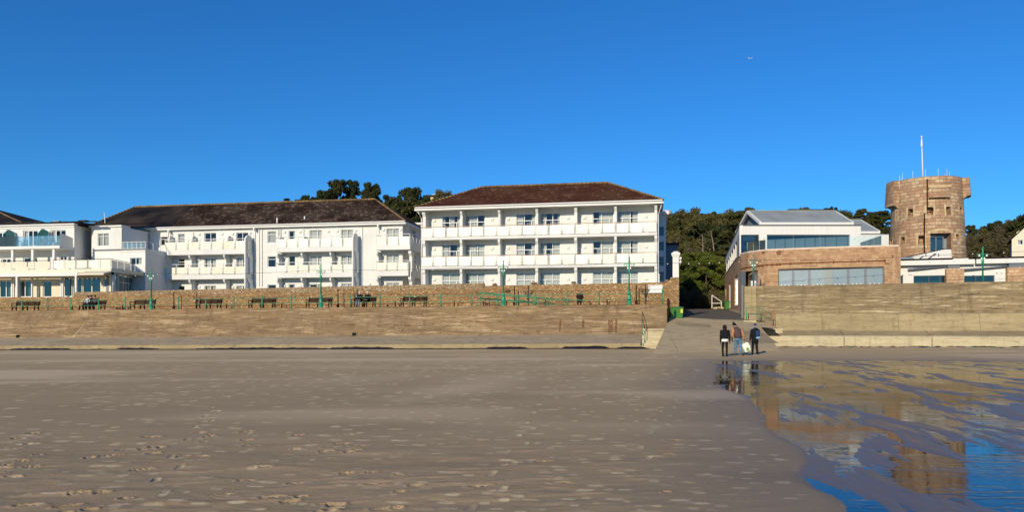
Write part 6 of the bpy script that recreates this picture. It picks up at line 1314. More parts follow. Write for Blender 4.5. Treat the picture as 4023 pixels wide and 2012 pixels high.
# sign board on the rubble wall
sg = thing('sign_board', 'white two-part hotel sign board on the rubble wall near the slipway', 'sign', W.p(W.T(2575, -9.3), -9.3, 4)); a, b_ = W.T(2547.5, -9.38), W.T(2602.5, -9.38); zA1, zB1, zC1, zD1 = [W.Z(2575, y, -9.38) for y in (1120, 1136.6, 1138.5, 1151)]
mb = MB(); mb.fbox(W, a, b_, -9.40, -9.36, zB1, zA1); obj('panel', mb, 'sign', sg); mb = MB(); mb.fbox(W, a+.01, b_-.02, -9.40, -9.36, zD1, zC1); obj('panel', mb, 'sign', sg)
cu = bpy.data.curves.new('lettering', 'FONT'); cu.body = "L'HORIZON"; cu.size = .24; cu.align_x = 'CENTER'; cu.align_y = 'CENTER'; cu.space_character = 1.15; tmp = bpy.data.objects.new('tmp', cu); col.objects.link(tmp); bpy.context.view_layer.update()
lm = bpy.data.meshes.new_from_object(tmp.evaluated_get(bpy.context.evaluated_depsgraph_get())); bpy.data.objects.remove(tmp); lo = bpy.data.objects.new('lettering', lm); col.objects.link(lo); lo.parent = sg
lo.location = W.p((a+b_)/2, -9.352, (zA1+zB1)/2+.05)-sg.location; lo.rotation_euler = (R(90), 0, W.ang); lm.materials.clear(); lm.materials.append(M_['letters'])
mb = MB()
for k, w in ((0, .55), (1, .42)): mb.fbox(W, (a+b_)/2-w/2, (a+b_)/2+w/2, -9.359, -9.356, zD1+.12+k*.08, zD1+.135+k*.08)
obj('rule', mb, 'letters', sg)
# ramp rails
def slope_rail(px0, y0, px1, y1, o, lab, mat, posts, low_=True):
    A_ = W.p(W.T(px0, o), o, W.Z(px0, y0, o)); B_ = W.p(W.T(px1, o), o, W.Z(px1, y1, o)); ps = []
    for px in posts: q_ = W.p(W.T(px, o), o, 0); f = (W.T(px, o)-W.T(px0, o))/(W.T(px1, o)-W.T(px0, o)); zt0 = A_.z+(B_.z-A_.z)*f; ps.append((Vector((q_.x, q_.y, min(zt0-.3, zprom(px, o)-.4))), Vector((q_.x, q_.y, zt0))))
    rs = [[A_, B_]]
    if low_: rs.append([A_-Vector((0, 0, .42)), B_-Vector((0, 0, .42))])
    rail('ramp_rail', lab, 'handrail', ps, rs, .035, mat, .030)
slope_rail(1876, 1152, 2250, 1184, -5.3, 'front green handrail sloping down beside the beach ramp', 'green', (1876, 1950, 2026, 2097, 2150))
slope_rail(1884, 1150, 2300, 1183, -6.3, 'rear green handrail sloping down beside the beach ramp', 'green', (1886, 1957, 2030, 2108, 2220))
slope_rail(1907, 1174, 2080, 1188, -5.9, 'low dark red frame inside the ramp rails', 'darkred', (1907, 1923, 1990))
# bins
def bin_(name, label, loc, w, d, h, rz_=0, group=None):
    r = thing(name, label, 'wheelie bin', loc, rz_, group); x, y, z = loc
    def bx(x0, x1, y0, y1, z0, z1_, tp=0): return [(x+x0+tp, y+y0+tp, z+z0), (x+x1-tp, y+y0+tp, z+z0), (x+x1-tp, y+y1-tp, z+z0), (x+x0+tp, y+y1-tp, z+z0), (x+x0, y+y0, z+z1_), (x+x1, y+y0, z+z1_), (x+x1, y+y1, z+z1_), (x+x0, y+y1, z+z1_)]
    mb = MB(); mb.hexa(bx(-w/2, w/2, -d/2, d/2, .08, h*.88, .06)); mb.hexa(bx(-w/2-.03, w/2+.03, -d/2-.03, d/2+.03, h*.84, h*.885, 0)); obj('body', mb, 'bingreen', r)
    mb = MB(); mb.hexa([(x-w/2-.05, y-d/2-.05, z+h*.89), (x+w/2+.05, y-d/2-.05, z+h*.89), (x+w/2+.05, y+d/2+.04, z+h*.89), (x-w/2-.05, y+d/2+.04, z+h*.89), (x-w/2, y-d/2+.04, z+h*.94), (x+w/2, y-d/2+.04, z+h*.94), (x+w/2, y+d/2, z+h), (x-w/2, y+d/2, z+h)]); obj('lid', mb, 'bingreen', r)
    for s in (-1, 1): mb = MB(); mb.tube([(x+s*(w/2-.03)-.02, y+d/2-.06, z+.10), (x+s*(w/2-.03)+.02, y+d/2-.06, z+.10)], .10, 12); obj('wheel', mb, 'iron', r)
    return r
zb6 = sp(12.75, 57.0)
bg_ = bin_('wheelie_bin', 'large green wheelie bin in the corner between sea wall and slipway', (12.55, 56.6, 2.05), .98, .75, 1.08)
mb = MB(); mb.box((12.83, 56.16, 2.62), (13.0, 56.21, 2.92)); obj('sticker', mb, 'yellow', bg_)
bin_('wheelie_bin', 'distant green wheelie bin against the restaurant side wall', (X_(2855, 80), 80, rz(80)), .55, .6, 1.0)
# white tubular frame and rubble at the head of the road
th = thing('tubular_frame', 'white triangular tubular frame standing in rubble at the top of the road', 'frame', (X_(2815, 86), 86, rz(86))); d = 86; P = lambda x, y: P_(x, y, d); mb = MB()
for a, b_ in (((2797, 1160), (2797, 1212)), ((2797, 1160), (2834, 1186)), ((2834, 1186), (2834, 1212)), ((2797, 1192), (2834, 1192))): mb.tube([P(*a), P(*b_)], .05, 6)
obj('tubes', mb, 'trim', th)
mb = MB()
for k in range(26): x = X_(random.uniform(2793, 2842), d-.6); mb.ball((x, d-.6+random.uniform(-.3, .3), rz(86)+random.uniform(.02, .14)), random.uniform(.07, .18), 6, 4, (1.3, 1, .7))
tag(obj('rubble_heap', mb, 'paleconc', loc=(X_(2815, 86), 85.5, rz(86))), 'small heap of white rubble at the top of the road', 'rubble', kind='stuff')
# dry tufts on top of the rubble wall
for i, (px, py, w, nm) in enumerate(((1643, 1122, 22, 'long dry brown tuft on the rubble wall at the gap between the hotels'), (1791, 1122, 16, 'dry brown tuft on the rubble wall under the first bay'), (1944, 1118, 10, 'small dry tuft on the rubble wall left of the third lamp post'), (2099, 1114, 15, 'dry brown tuft on the rubble wall right of the third lamp post'), (2254, 1111, 9, 'small dry tuft on the rubble wall above the hunched person'), (1993, 1140, 12, 'dry tuft growing out of the rubble wall face beside a lamp post'))):
    o = -9.75 if i < 5 else -9.45; c = W.p(W.T(px, o), o, W.Z(px, py+5, o)); ww = w/2900*60/1.2; mb = MB()
    for k in range(240):
        a = random.uniform(0, 6.28); l = random.uniform(.08, .26); s = Vector((random.gauss(0, .45)*ww, random.gauss(0, .12), 0)); dr_ = Vector((math.cos(a)*.5, math.sin(a)*.4, .8)).normalized(); q_ = c+s; e = dr_.cross(Vector((0, 1, .2))).normalized()*.014
        mb.face([q_-e, q_+e, q_+dr_*l+e*.3, q_+dr_*l-e*.3])
    tag(obj('dry_tuft', mb, 'ftuft', loc=c), nm, 'plant', 'dry tufts on the rubble wall')
# gull far up in the sky
gp = P_(2947, 229, 160); gl_ = thing('gull', 'tiny white gull high in the blue sky', 'bird', gp); mb = MB(); mb.tube([gp+Vector((-.28, 0, 0)), gp+Vector((-.1, 0, .02)), gp+Vector((.12, 0, .02)), gp+Vector((.3, 0, -.02))], [.02, .05, .05, .02], 8)
for s in (-1, 1): mb.face([gp+Vector((-.08, 0, .03)), gp+Vector((.1, 0, .03)), gp+Vector((.02, s*.4, .14)), gp+Vector((-.1, s*.42, .12))])
for s in (-1, 1): mb.hexa([gp+Vector((-.08, 0, .02)), gp+Vector((.1, 0, .02)), gp+Vector((.1, .02, .02)), gp+Vector((-.08, .02, .02)), gp+Vector((s*.5-.05, -.1, .25)), gp+Vector((s*.5+.05, -.1, .25)), gp+Vector((s*.5+.05, -.08, .25)), gp+Vector((s*.5-.05, -.08, .25))])
obj('body', mb, 'whitecloth', gl_)
# ================================================================ hill, trees
def hz_(x, y):
    x = np.asarray(x, float); y = np.asarray(y, float); px = CX+x/np.maximum(y, 1)*FP
    crest = np.interp(px, [-500, 600, 1100, 1300, 1500, 1700, 2300, 2640, 2760, 2960, 3150, 3300, 3450, 3600, 3800, 3870, 3980, 4100, 4500], [15, 16, 19, 22, 21, 24, 22, 20.5, 20, 20, 22, 20.5, 18.5, 18.5, 18.6, 18.2, 20.0, 22, 22])
    f = sstep(96, 168, y)**0.85
    return 3.5+(crest-3.5)*f+1.2*(fbm(x*.05, y*.05, 60, 3)-.5)*f-sstep(175, 260, y)*4
nx, ny = 150, 60; xs_ = np.linspace(-95, 175, nx); ys_ = np.linspace(97, 240, ny); mb = MB()
Zt = hz_(*np.meshgrid(xs_, ys_)); mb.v = [(float(xs_[i]), float(ys_[j]), float(Zt[j, i])) for j in range(ny) for i in range(nx)]
for j in range(ny-1):
    for i in range(nx-1): mb.f.append((j*nx+i, j*nx+i+1, (j+1)*nx+i+1, (j+1)*nx+i)); mb.uv.append(None)
struct('hill', mb, 'hill', smooth=True)
def leaf_mesh(name, centres, radii, n_each, size, mat, r_, flat=1.0, droop=0.0):
    V = []; cs = np.repeat(np.array(centres), n_each, 0); rs = np.repeat(np.array(radii), n_each, 0); n = len(cs)
    d = r_.normal(size=(n, 3)); d /= np.linalg.norm(d, axis=1)[:, None]; rr = r_.random(n)**0.45
    p = cs+d*rs*rr[:, None]
    nrm = d*0.7+r_.normal(size=(n, 3))*0.6; nrm[:, 2] = nrm[:, 2]*flat+0.25; nrm /= np.linalg.norm(nrm, axis=1)[:, None]
    a = np.cross(nrm, r_.normal(size=(n, 3))); a /= np.linalg.norm(a, axis=1)[:, None]; b_ = np.cross(nrm, a)
    s = size*(0.6+0.8*r_.random(n))[:, None]
    q = np.stack([p-a*s-b_*s*.35, p+a*s*.2-b_*s*.6, p+a*s+b_*s*.3, p-a*s*.3+b_*s*.6], 1).reshape(-1, 3).astype(np.float32)
    me = bpy.data.meshes.new(name); me.vertices.add(len(q)); me.vertices.foreach_set('co', q.ravel()); idx = np.arange(len(q), dtype=np.int32)
    me.loops.add(len(q)); me.loops.foreach_set('vertex_index', idx); me.polygons.add(n); me.polygons.foreach_set('loop_start', np.arange(0, 4*n, 4, dtype=np.int32)); me.polygons.foreach_set('loop_total', np.full(n, 4, dtype=np.int32)); me.update(calc_edges=True); me.materials.append(M_[mat]); return me
TM = {}
def tree_proto(kind, seed):
    r_ = np.random.default_rng(seed); cen = []; rad_ = []; limbs = []
    if kind in ('pine', 'flatpine'):       # rounded/flat-topped maritime pine, unit height 1 -> scaled
        H = 10.0; W_ = 4.2
        for k in range(64):
            z = H*(0.42+0.56*r_.random()**(.7)); a = r_.random()*6.28; env = W_*(0.55+0.45*math.sin(min(1, (z/H-.35)/.5)*math.pi*.55)) if kind == 'pine' else W_*(.5+.55*(z/H-.4)/.6)
            if z > .88*H: env *= .72
            rr = env*r_.random()**.5*.8; c = (math.cos(a)*rr, math.sin(a)*rr, z); cen.append(c); s = r_.uniform(.45, 1.25); rad_.append((s*1.2, s*1.2, s*.5)); limbs.append(c)
        ne, sz_, mat = 170, .20, 'fpine'
    elif kind == 'oak':
        H = 8.0
        for k in range(66):
            z = H*(.25+.7*r_.random()); a = r_.random()*6.28; env = 3.9*math.sqrt(max(.05, 1-((z/H-.55)/.5)**2)); rr = env*r_.random()**.5*.85; c = (math.cos(a)*rr, math.sin(a)*rr, z); cen.append(c); s = r_.uniform(.4, 1.1); rad_.append((s*1.1, s*1.1, s*.75)); limbs.append(c)
        ne, sz_, mat = 160, .16, 'foak'
    elif kind == 'scrub':
        H = 6.0
        for k in range(34):
            z = H*(.12+.8*r_.random()); a = r_.random()*6.28; rr = 3.2*math.sqrt(max(.05, 1-((z/H-.45)/.6)**2))*r_.random()**.5; c = (math.cos(a)*rr, math.sin(a)*rr, z); cen.append(c); s = r_.uniform(.6, 1.2); rad_.append((s, s, s)); limbs.append(c)
        ne, sz_, mat = 110, .15, 'fscrub'
    elif kind == 'cypress':     # layered, feathery
        H = 11.0
        for k in range(46):
            z = H*(.15+.83*r_.random()); a = r_.random()*6.28; L = (1-z/H)*4.6+.7; rr = L*r_.random()**.4; c = (math.cos(a)*rr, math.sin(a)*rr, z+rr*.18); cen.append(c); s = r_.uniform(.5, 1.0); rad_.append((s*1.5, s*1.5, s*.32)); limbs.append(c)
        ne, sz_, mat = 130, .24, 'fpine'
    elif kind == 'conifer':     # big dense rounded bush to the ground
        H = 8.0
        for k in range(90):
            z = H*(.04+.9*r_.random()); a = r_.random()*6.28; env = 4.1*math.sqrt(max(.04, 1-((z/H-.42)/.60)**2)); rr = env*(.55+.45*r_.random()); c = (math.cos(a)*rr, math.sin(a)*rr, z); cen.append(c); s = r_.uniform(.6, 1.1); rad_.append((s*1.3, s*1.3, s*.45))
        limbs = cen[::12]; ne, sz_, mat = 300, .13, 'fcon'
    me = leaf_mesh('crown', cen, rad_, ne, sz_, mat, r_, .6 if kind in ('pine', 'cypress') else 1.0)
    mb = MB(); mb.tube([(0, 0, -1.0), (.1, .05, H*.3), (-.1, .1, H*.6), (.05, 0, H*.9)], [.26, .2, .13, .04], 7)
    for c in limbs[::2]:
        z0 = max(H*.15, c[2]*.72); mb.tube([(0, 0, z0), (c[0]*.5, c[1]*.5, (z0+c[2])/2-.1), c], [.09, .06, .02], 5, False)
    return me, mb, H
TPROT = {}
def tree(kind, var, x, y, z, h, wsc, label, group, cat='tree', name=None):
    key = (kind, var)
    if key not in TPROT:
        me, mb, H = tree_proto(kind, 100+var*7+len(kind)); tm = bpy.data.meshes.new('trunk'); tm.from_pydata(mb.v, [], mb.f); tm.materials.append(M_['bark']); TPROT[key] = (me, tm, H)
    me, tm, H = TPROT[key]; r = thing(name or {'pine': 'pine_tree', 'flatpine': 'pine_tree', 'oak': 'broadleaf_tree', 'scrub': 'bare_shrub', 'cypress': 'cypress_tree', 'conifer': 'conifer_bush'}[kind], label, cat, (x, y, z), random.uniform(0, 6.28), group); s = h/H; r.scale = (s*wsc, s*wsc, s)
    for nm, m_ in (('crown', me), ('trunk', tm)): c = bpy.data.objects.new(nm, m_); col.objects.link(c); c.parent = r
    return r
def tpx(kind, var, px, pytop, D, hm, wsc, label, group=None, **k):
    """tree whose tip shows at (px, pytop) when it stands D metres off"""
    z1_ = Z_(pytop, D); return tree(kind, var, X_(px, D), D, z1_-hm, hm, wsc, label, group, **k)
tpx('pine', 0, 1322, 709, 140, 12, .52, 'large dark pine, leftmost of the three tall ones behind the brown hotel roof'); tpx('flatpine', 1, 1388, 712, 141, 12, .36, 'airy dark pine with sky gaps, middle of the three tall ones'); tpx('pine', 2, 1460, 722, 139, 12, .44, 'dark pine with squarish top, rightmost of the three tall ones')
tpx('pine', 1, 1276, 745, 138, 9, .50, 'lower bushy pine at the left foot of the tall trio'); tpx('pine', 2, 1201, 768, 142, 6, .45, 'small square-topped pine poking over the brown roof'); tpx('pine', 0, 1233, 776, 142, 5, .5, 'small round pine just right of the square-topped one'); tpx('cypress', 0, 1128, 780, 140, 5, .9, 'feathery fronds just showing over the brown roof ridge', cat='tree')
tpx('pine', 1, 1180, 785, 142, 5, .7, 'low dark pine showing only its top over the brown roof')
tpx('pine', 0, 1608, 742, 125, 13, .55, 'big dark pine filling the gap between the two hotel roofs'); tpx('pine', 2, 1546, 771, 124, 11, .55, 'dark pine left of the big one in the gap between the roofs'); tpx('pine', 1, 1650, 778, 118, 13, .5, 'dark pine leaning towards the red-brown roof'); tpx('pine', 0, 1590, 790, 112, 13, .75, 'lower dark pine close behind the link block'); tpx('pine', 1, 1640, 815, 106, 12, .7, 'lowest dark pine behind the left eaves of the red-brown roof'); tpx('pine', 2, 1515, 800, 120, 10, .7, 'dark pine beside the right hip of the brown roof')
tpx('cypress', 1, 1640, 855, 102, 8, .8, 'feathery dark conifer low in the gap between the hotels')
tpx('oak', 0, 1745, 746, 150, 8, .75, 'olive green leafy tree rising behind the left hip of the red-brown roof'); tpx('oak', 1, 1705, 782, 148, 7, .8, 'rounded olive bush beside the distant flat-roofed house'); tpx('oak', 2, 1790, 768, 152, 7, .7, 'olive bush touching the left hip of the red-brown roof')
# the wooded slope seen through the slipway gap
g1 = 'trees on the wooded slope above the slipway road'
def hillz(x, y): return float(hz_(np.array([x]), np.array([y]))[0])
KD = {'pine': 'dark green pine', 'oak': 'olive green broadleaf tree', 'scrub': 'brownish leafless shrub', 'flatpine': 'open dark pine', 'cypress': 'feathery cypress'}
def slope_tree(kind, var, px, D, h, w, group, where):
    seg = 'left' if px < (2725 if px < 3100 else 3500 if px < 3600 else 3880) else 'right'; lev = 'on the skyline' if D > 156 else 'upper rows' if D > 142 else 'middle rows' if D > 128 else 'lower rows' if D > 115 else 'lowest row'; where = where+', '+seg+' half, '+lev; group = group+', '+seg+' '+lev
    x = X_(px, D); z = hillz(x, D)-.6; return tree(kind, var, x, D, z, h, w, KD[kind]+' '+where, group)
rr = random.Random(5)
rows = [(165, 6.6, 20), (150, 7.4, 16), (136, 7.6, 14), (122, 7.2, 12), (110, 6.5, 9)]
for D, h, n in rows:
    for i in range(n):
        px = 2590+(2990-2590)*(i+.5)/n+rr.uniform(-12, 12); kind = rr.choice(['pine', 'oak', 'oak', 'flatpine', 'oak'] if D > 125 else ['oak', 'scrub', 'oak', 'pine'])
        slope_tree(kind, rr.randrange(3), px, D+rr.uniform(-5, 5), h*rr.uniform(.8, 1.1), rr.uniform(.7, .95), g1+' ('+KD[kind]+')', 'on the slope between hotel and restaurant')
tpx('cypress', 2, 2905, 838, 112, 12, 1.0, 'feathery spreading cypress left of the restaurant gable'); tpx('cypress', 0, 2947, 819, 110, 13, .42, 'slim spiky cypress tip above the restaurant gable')
tpx('conifer', 0, 2775, 1000, 98, 7.6, .60, 'large dense green conifer at the head of the road', name='conifer_tree'); tpx('conifer', 1, 2712, 1062, 101, 5.2, .7, 'smaller green bush left of the large conifer at the head of the road', cat='bush')
tpx('conifer', 2, 2735, 985, 103, 7.5, .75, 'yellow-green bush rising behind the large conifer', cat='bush'); tpx('conifer', 1, 2812, 1000, 102, 7, .6, 'green bush right of the large conifer', cat='bush')
for i, px in enumerate((2680, 2700, 2722, 2748, 2770, 2792, 2820, 2690, 2735)): tree('scrub', i % 3, X_(px, 93+i % 3), 93+i % 3, 3.3, rr.uniform(2.2, 3.4), rr.uniform(.5, .7), 'brownish scrub along the verge at the head of the road, '+('left end' if px < 2700 else 'left of the tubular frame' if px < 2760 else 'behind the tubular frame'), 'scrub along the verge at the head of the road '+('a' if px < 2700 else 'b' if px < 2760 else 'c'), 'shrub')
# pale bare trunks
for px, y0, y1, d, lab in ((2759, 920, 985, 116, 'straight pale bare trunk standing out on the wooded slope'), (2806, 905, 970, 118, 'leaning pale bare trunk on the wooded slope')):
    mb = MB(); A_ = P_(px, y1+30, d); B_ = P_(px-(14 if px > 2800 else 0), y0, d); mb.tube([A_, A_.lerp(B_, .5)+Vector((.1, 0, 0)), B_], [.11, .08, .03], 7)
    for k in range(7): q_ = A_.lerp(B_, .3+.1*k); mb.tube([q_, q_+Vector((random.uniform(-1.2, 1.2), random.uniform(-.3, .1), random.uniform(.3, 1)))], [.03, .012], 4)
    tag(obj('bare_tree', mb, 'palebark', loc=A_), lab, 'tree')
# slope right of the restaurant and behind the tower
for D, h, n in ((162, 7.0, 22), (148, 7, 18), (134, 6.5, 15), (120, 6, 11)):
    for i in range(n):
        px = 3240+(4090-3240)*(i+.5)/n+rr.uniform(-14, 14)
        if D < 130 and 3930 < px: continue
        if px < 3600: kind = rr.choice(['pine', 'cypress', 'oak', 'pine']); gg, wh = 'trees behind the restaurant roofs', 'between restaurant roofs and tower'
        else: kind = rr.choice(['scrub', 'scrub', 'scrub', 'oak']); gg, wh = 'trees right of the granite tower', 'on the slope right of the tower'
        slope_tree(kind, rr.randrange(3), px, D+rr.uniform(-4, 4), h*rr.uniform(.7, 1.15)*(1 if px < 3600 else .8), rr.uniform(.75, 1), gg+' ('+KD[kind]+')', wh)
for px, py, k, lab in ((3163, 812, 'oak', 'small leafy tree top above the restaurant ridge, left of centre'), (3255, 815, 'pine', 'dark tree top above the right end of the restaurant ridge'), (3282, 816, 'cypress', 'spiky tree top at the right end of the restaurant ridge'), (3060, 826, 'oak', 'low leafy tops just showing over the restaurant ridge')): tpx(k, 1, px, py, 158, 6, .55, lab)
tpx('cypress', 1, 3385, 822, 150, 9, .9, 'tall feathery conifer behind the smaller grey roof'); tpx('pine', 1, 3450, 832, 152, 8, .9, 'dark pine beside the left side of the tower'); tpx('oak', 2, 3300, 828, 155, 7, 1.0, 'rounded olive hedge top behind the grey roof')
tpx('flatpine', 0, 3925, 874, 158, 8, .95, 'spreading flat-topped pine on the skyline right of the tower'); tpx('pine', 2, 3873, 889, 160, 6, .6, 'small pine on the skyline between tower and flat-topped pine'); tpx('pine', 0, 3812, 887, 156, 6, .55, 'rounded dark tree close to the right side of the tower'); tpx('flatpine', 2, 4025, 850, 140, 12, .75, 'dark layered pine cut by the right edge of the photo'); tpx('pine', 1, 4060, 880, 136, 12, .9, 'dark pine mostly outside the right edge of the photo')
# undergrowth that nobody could count
r_ = np.random.default_rng(77); n = 5200; x = r_.uniform(-20, 135, n); y = r_.uniform(98, 172, n); px = CX+x/y*FP; k = ((px > 2580) & (px < 3010)) | ((px > 3230) & (px < 4150)) | ((px > 1450) & (px < 1850)); x, y = x[k], y[k]; z = hz_(x, y)+.4
me = leaf_mesh('undergrowth', np.stack([x, y, z], 1), np.tile([[1.3, 1.3, .9]], (len(x), 1)), 26, .20, 'fscrub', r_); me.materials.clear(); me.materials.append(M_['foak']); ug = bpy.data.objects.new('undergrowth', me); col.objects.link(ug); tag(ug, 'brown and olive undergrowth covering the hillside between the trees', 'undergrowth', kind='stuff')
# ---------------------------------------------------------------- houses on the hill
FH = Fr(3975, 118, 4060, 116.5); hh_ = thing('house', 'cream gabled house on the hillside at the right edge', 'house', FH.p(1, 0, 14)); a, b_ = 0, FH.T(4075)
h1 = hole(FH, 3996, 943, 4019, 962, 0); zb7, ze7, zr7 = FH.Z(4000, 1000, 0), FH.Z(3980, 941, 0), FH.Z(4040, 895, 0); mb = MB(); wall_holes(mb, FH, a, b_, zb7-3, ze7, 0, [h1], .1); mb.face([FH.p(a, 0, ze7), FH.p(b_, 0, ze7), FH.p((a+b_)/2, 0, zr7)]); mb.fbox(FH, b_-.1, b_, -7, -.01, zb7-3, ze7); mb.fbox(FH, a, a+.1, -7, -.01, zb7-3, ze7); obj('wall', mb, 'cream', hh_)
window(hh_, FH, h1, 0, (.5,), None, None, ((0, .4),)); mb = MB(); am = (a+b_)/2
for s in (a-.4, b_+.4): e0, e1 = FH.p(s, .3, ze7-.3), FH.p(am, .3, zr7+.1); mb.prism([e0, e1, e1+Vector((0, 0, .12)), e0+Vector((0, 0, .12))], FH.p(0, -8, 0)-FH.p(0, 0, 0))
rf = obj('roof', mb, 'tiledark', hh_); mb = MB(); q_ = FH.T(4004, -1); mb.fbox(FH, q_-.35, q_+.35, -1.6, -1, ze7, FH.Z(4004, 911, -1)); mb.fbox(FH, q_-.1, q_+.1, -1.4, -1.2, FH.Z(4004, 911, -1), FH.Z(4004, 906, -1)); obj('chimney', mb, 'cream', rf)
FK = Fr(3800, 104, 3962, 103); kk = thing('chalet', 'low grey chalet with shallow green-grey roof half hidden behind the cafe', 'house', FK.p(3, 0, 10)); mb = MB(); mb.fbox(FK, .4, FK.T(3925), -4, -.6, 3.6, FK.Z(3870, 1046, 0)); obj('wall', mb, 'slats', kk)
mb = MB(); mb.prism([FK.p(0, 0, FK.Z(3830, 1046, 0)), FK.p(FK.T(3965), 0, FK.Z(3960, 1052, 0)), FK.p(FK.T(3922), 0, FK.Z(3922, 1034, 0)), FK.p(FK.T(3855), 0, FK.Z(3855, 1034, 0))], FK.p(0, -4.5, 0)-FK.p(0, 0, 0)); obj('roof', mb, 'slats', kk)
FT2 = Fr(1667, 170, 1722, 169.4); hb = thing('hilltop_house', 'small flat-roofed house on the hilltop between the two hotel roofs', 'house', FT2.p(1, 0, 22)); mb = MB(); mb.fbox(FT2, 0, FT2.T(1722), -5, 0, 18, FT2.Z(1690, 772, 0)); obj('wall', mb, 'towertrim', hb); mb = MB(); mb.fbox(FT2, -.2, FT2.T(1724), -5, .4, FT2.Z(1690, 772, 0)+.004, FT2.Z(1690, 767, 0)); r8 = obj('roof', mb, 'felt', hb); mb = MB(); mb.fbox(FT2, FT2.T(1695), FT2.T(1712), -1.5, -.2, FT2.Z(1690, 766, 0), FT2.Z(1700, 763, 0)); obj('skylight', mb, 'trim', r8)
FV = Fr(3083, 175, 3270, 175); hv = thing('hilltop_house', 'long low dark roof on the hilltop above the restaurant ridge', 'house', FV.p(4, 0, 26)); mb = MB(); mb.fbox(FV, .5, FV.T(3262), -6, -.5, 20, FV.Z(3180, 829, 0)); obj('wall', mb, 'towertrim', hv); mb = MB(); mb.prism([FV.p(0, 0, FV.Z(3180, 828, 0)), FV.p(FV.T(3270), 0, FV.Z(3180, 827, 0)), FV.p(FV.T(3225), 0, FV.Z(3200, 822, 0)), FV.p(FV.T(3100), 0, FV.Z(3120, 821, 0))], Vector((0, 6, 0))); obj('roof', mb, 'felt', hv)
FQ = Fr(2622, 172, 2655, 172); hq = thing('hilltop_house', 'rounded pale brown building top on the skyline beside the red-brown hotel', 'house', FQ.p(0, 0, 24)); mb = MB(); c = FQ.p(FQ.T(2639), -2, FQ.Z(2639, 885, 0)); mb.tube([c-Vector((0, 0, 6)), c+Vector((0, 0, .6)), c+Vector((0, 0, .95))], [1.3, 1.3, .9], 18); obj('wall', mb, 'coping', hq)
# ================================================================ people
def skin(name, verts, edges, radii, mat, parent, sub=1, root=0):
    base = rootloc(parent); me = bpy.data.meshes.new(name); me.from_pydata([tuple(Vector(v)-base) for v in verts], edges, []); o = bpy.data.objects.new(name, me); col.objects.link(o)
    md = o.modifiers.new('s', 'SKIN'); md.use_smooth_shade = True
    for i, r in enumerate(radii): me.skin_vertices[0].data[i].radius = (r, r) if isinstance(r, (int, float)) else r; me.skin_vertices[0].data[i].use_root = (i == root)
    if sub: o.modifiers.new('u', 'SUBSURF').levels = sub
    bpy.context.view_layer.update(); dg = bpy.context.evaluated_depsgraph_get(); nm = bpy.data.meshes.new_from_object(o.evaluated_get(dg)); bpy.data.objects.remove(o); nm.name = name; nm.materials.clear(); nm.materials.append(M_[mat]); f = bpy.data.objects.new(name, nm); col.objects.link(f); f.parent = parent; return f
class Sk:
    def __init__(s): s.v = []; s.e = []; s.r = []
    def add(s, p, r, par=None):
        s.v.append(Vector(p)); s.r.append(r)
        if par is not None: s.e.append((par, len(s.v)-1))
        return len(s.v)-1
    def chain(s, pts, par=None):
        for p, r in pts: par = s.add(p, r, par)
        return par
def loft(mb, rings, n=16):
    bs = []
    for c, rx, ry in rings:
        bs.append(len(mb.v))
        for k in range(n): a = 2*math.pi*k/n; mb.v.append((c.x+rx*math.cos(a), c.y+ry*math.sin(a), c.z))
    for i in range(len(bs)-1):
        for k in range(n): k2 = (k+1) % n; mb.f.append((bs[i]+k, bs[i]+k2, bs[i+1]+k2, bs[i+1]+k)); mb.uv.append(None)
    mb.f.append(tuple(bs[0]+k for k in reversed(range(n)))); mb.f.append(tuple(bs[-1]+k for k in range(n))); mb.uv += [None, None]
def limb(mb, pr):
    for (a, ra), (b_, rb) in zip(pr, pr[1:]): mb.tube([a, b_], [ra, rb], 10, False)
    for p_, r_ in pr: mb.ball(p_, r_*.99, 10, 6)
def ec(mb, c, rx, ry, rz_, up, cut):
    n = 14; b = len(mb.v); m = 8; p0 = math.acos(max(-1, min(1, cut)))
    for i in range(m+1):
        ph = p0*i/m
        for k in range(n): th = 2*math.pi*k/n; q_ = Vector((rx*math.sin(ph)*math.cos(th), ry*math.sin(ph)*math.sin(th), rz_*math.cos(ph))); mb.v.append(tuple(c+q_+Vector((up.x, up.y, 0))*q_.z))
    for i in range(m):
        for k in range(n): k2 = (k+1) % n; mb.f.append((b+i*n+k, b+(i+1)*n+k, b+(i+1)*n+k2, b+i*n+k2)); mb.uv.append(None)
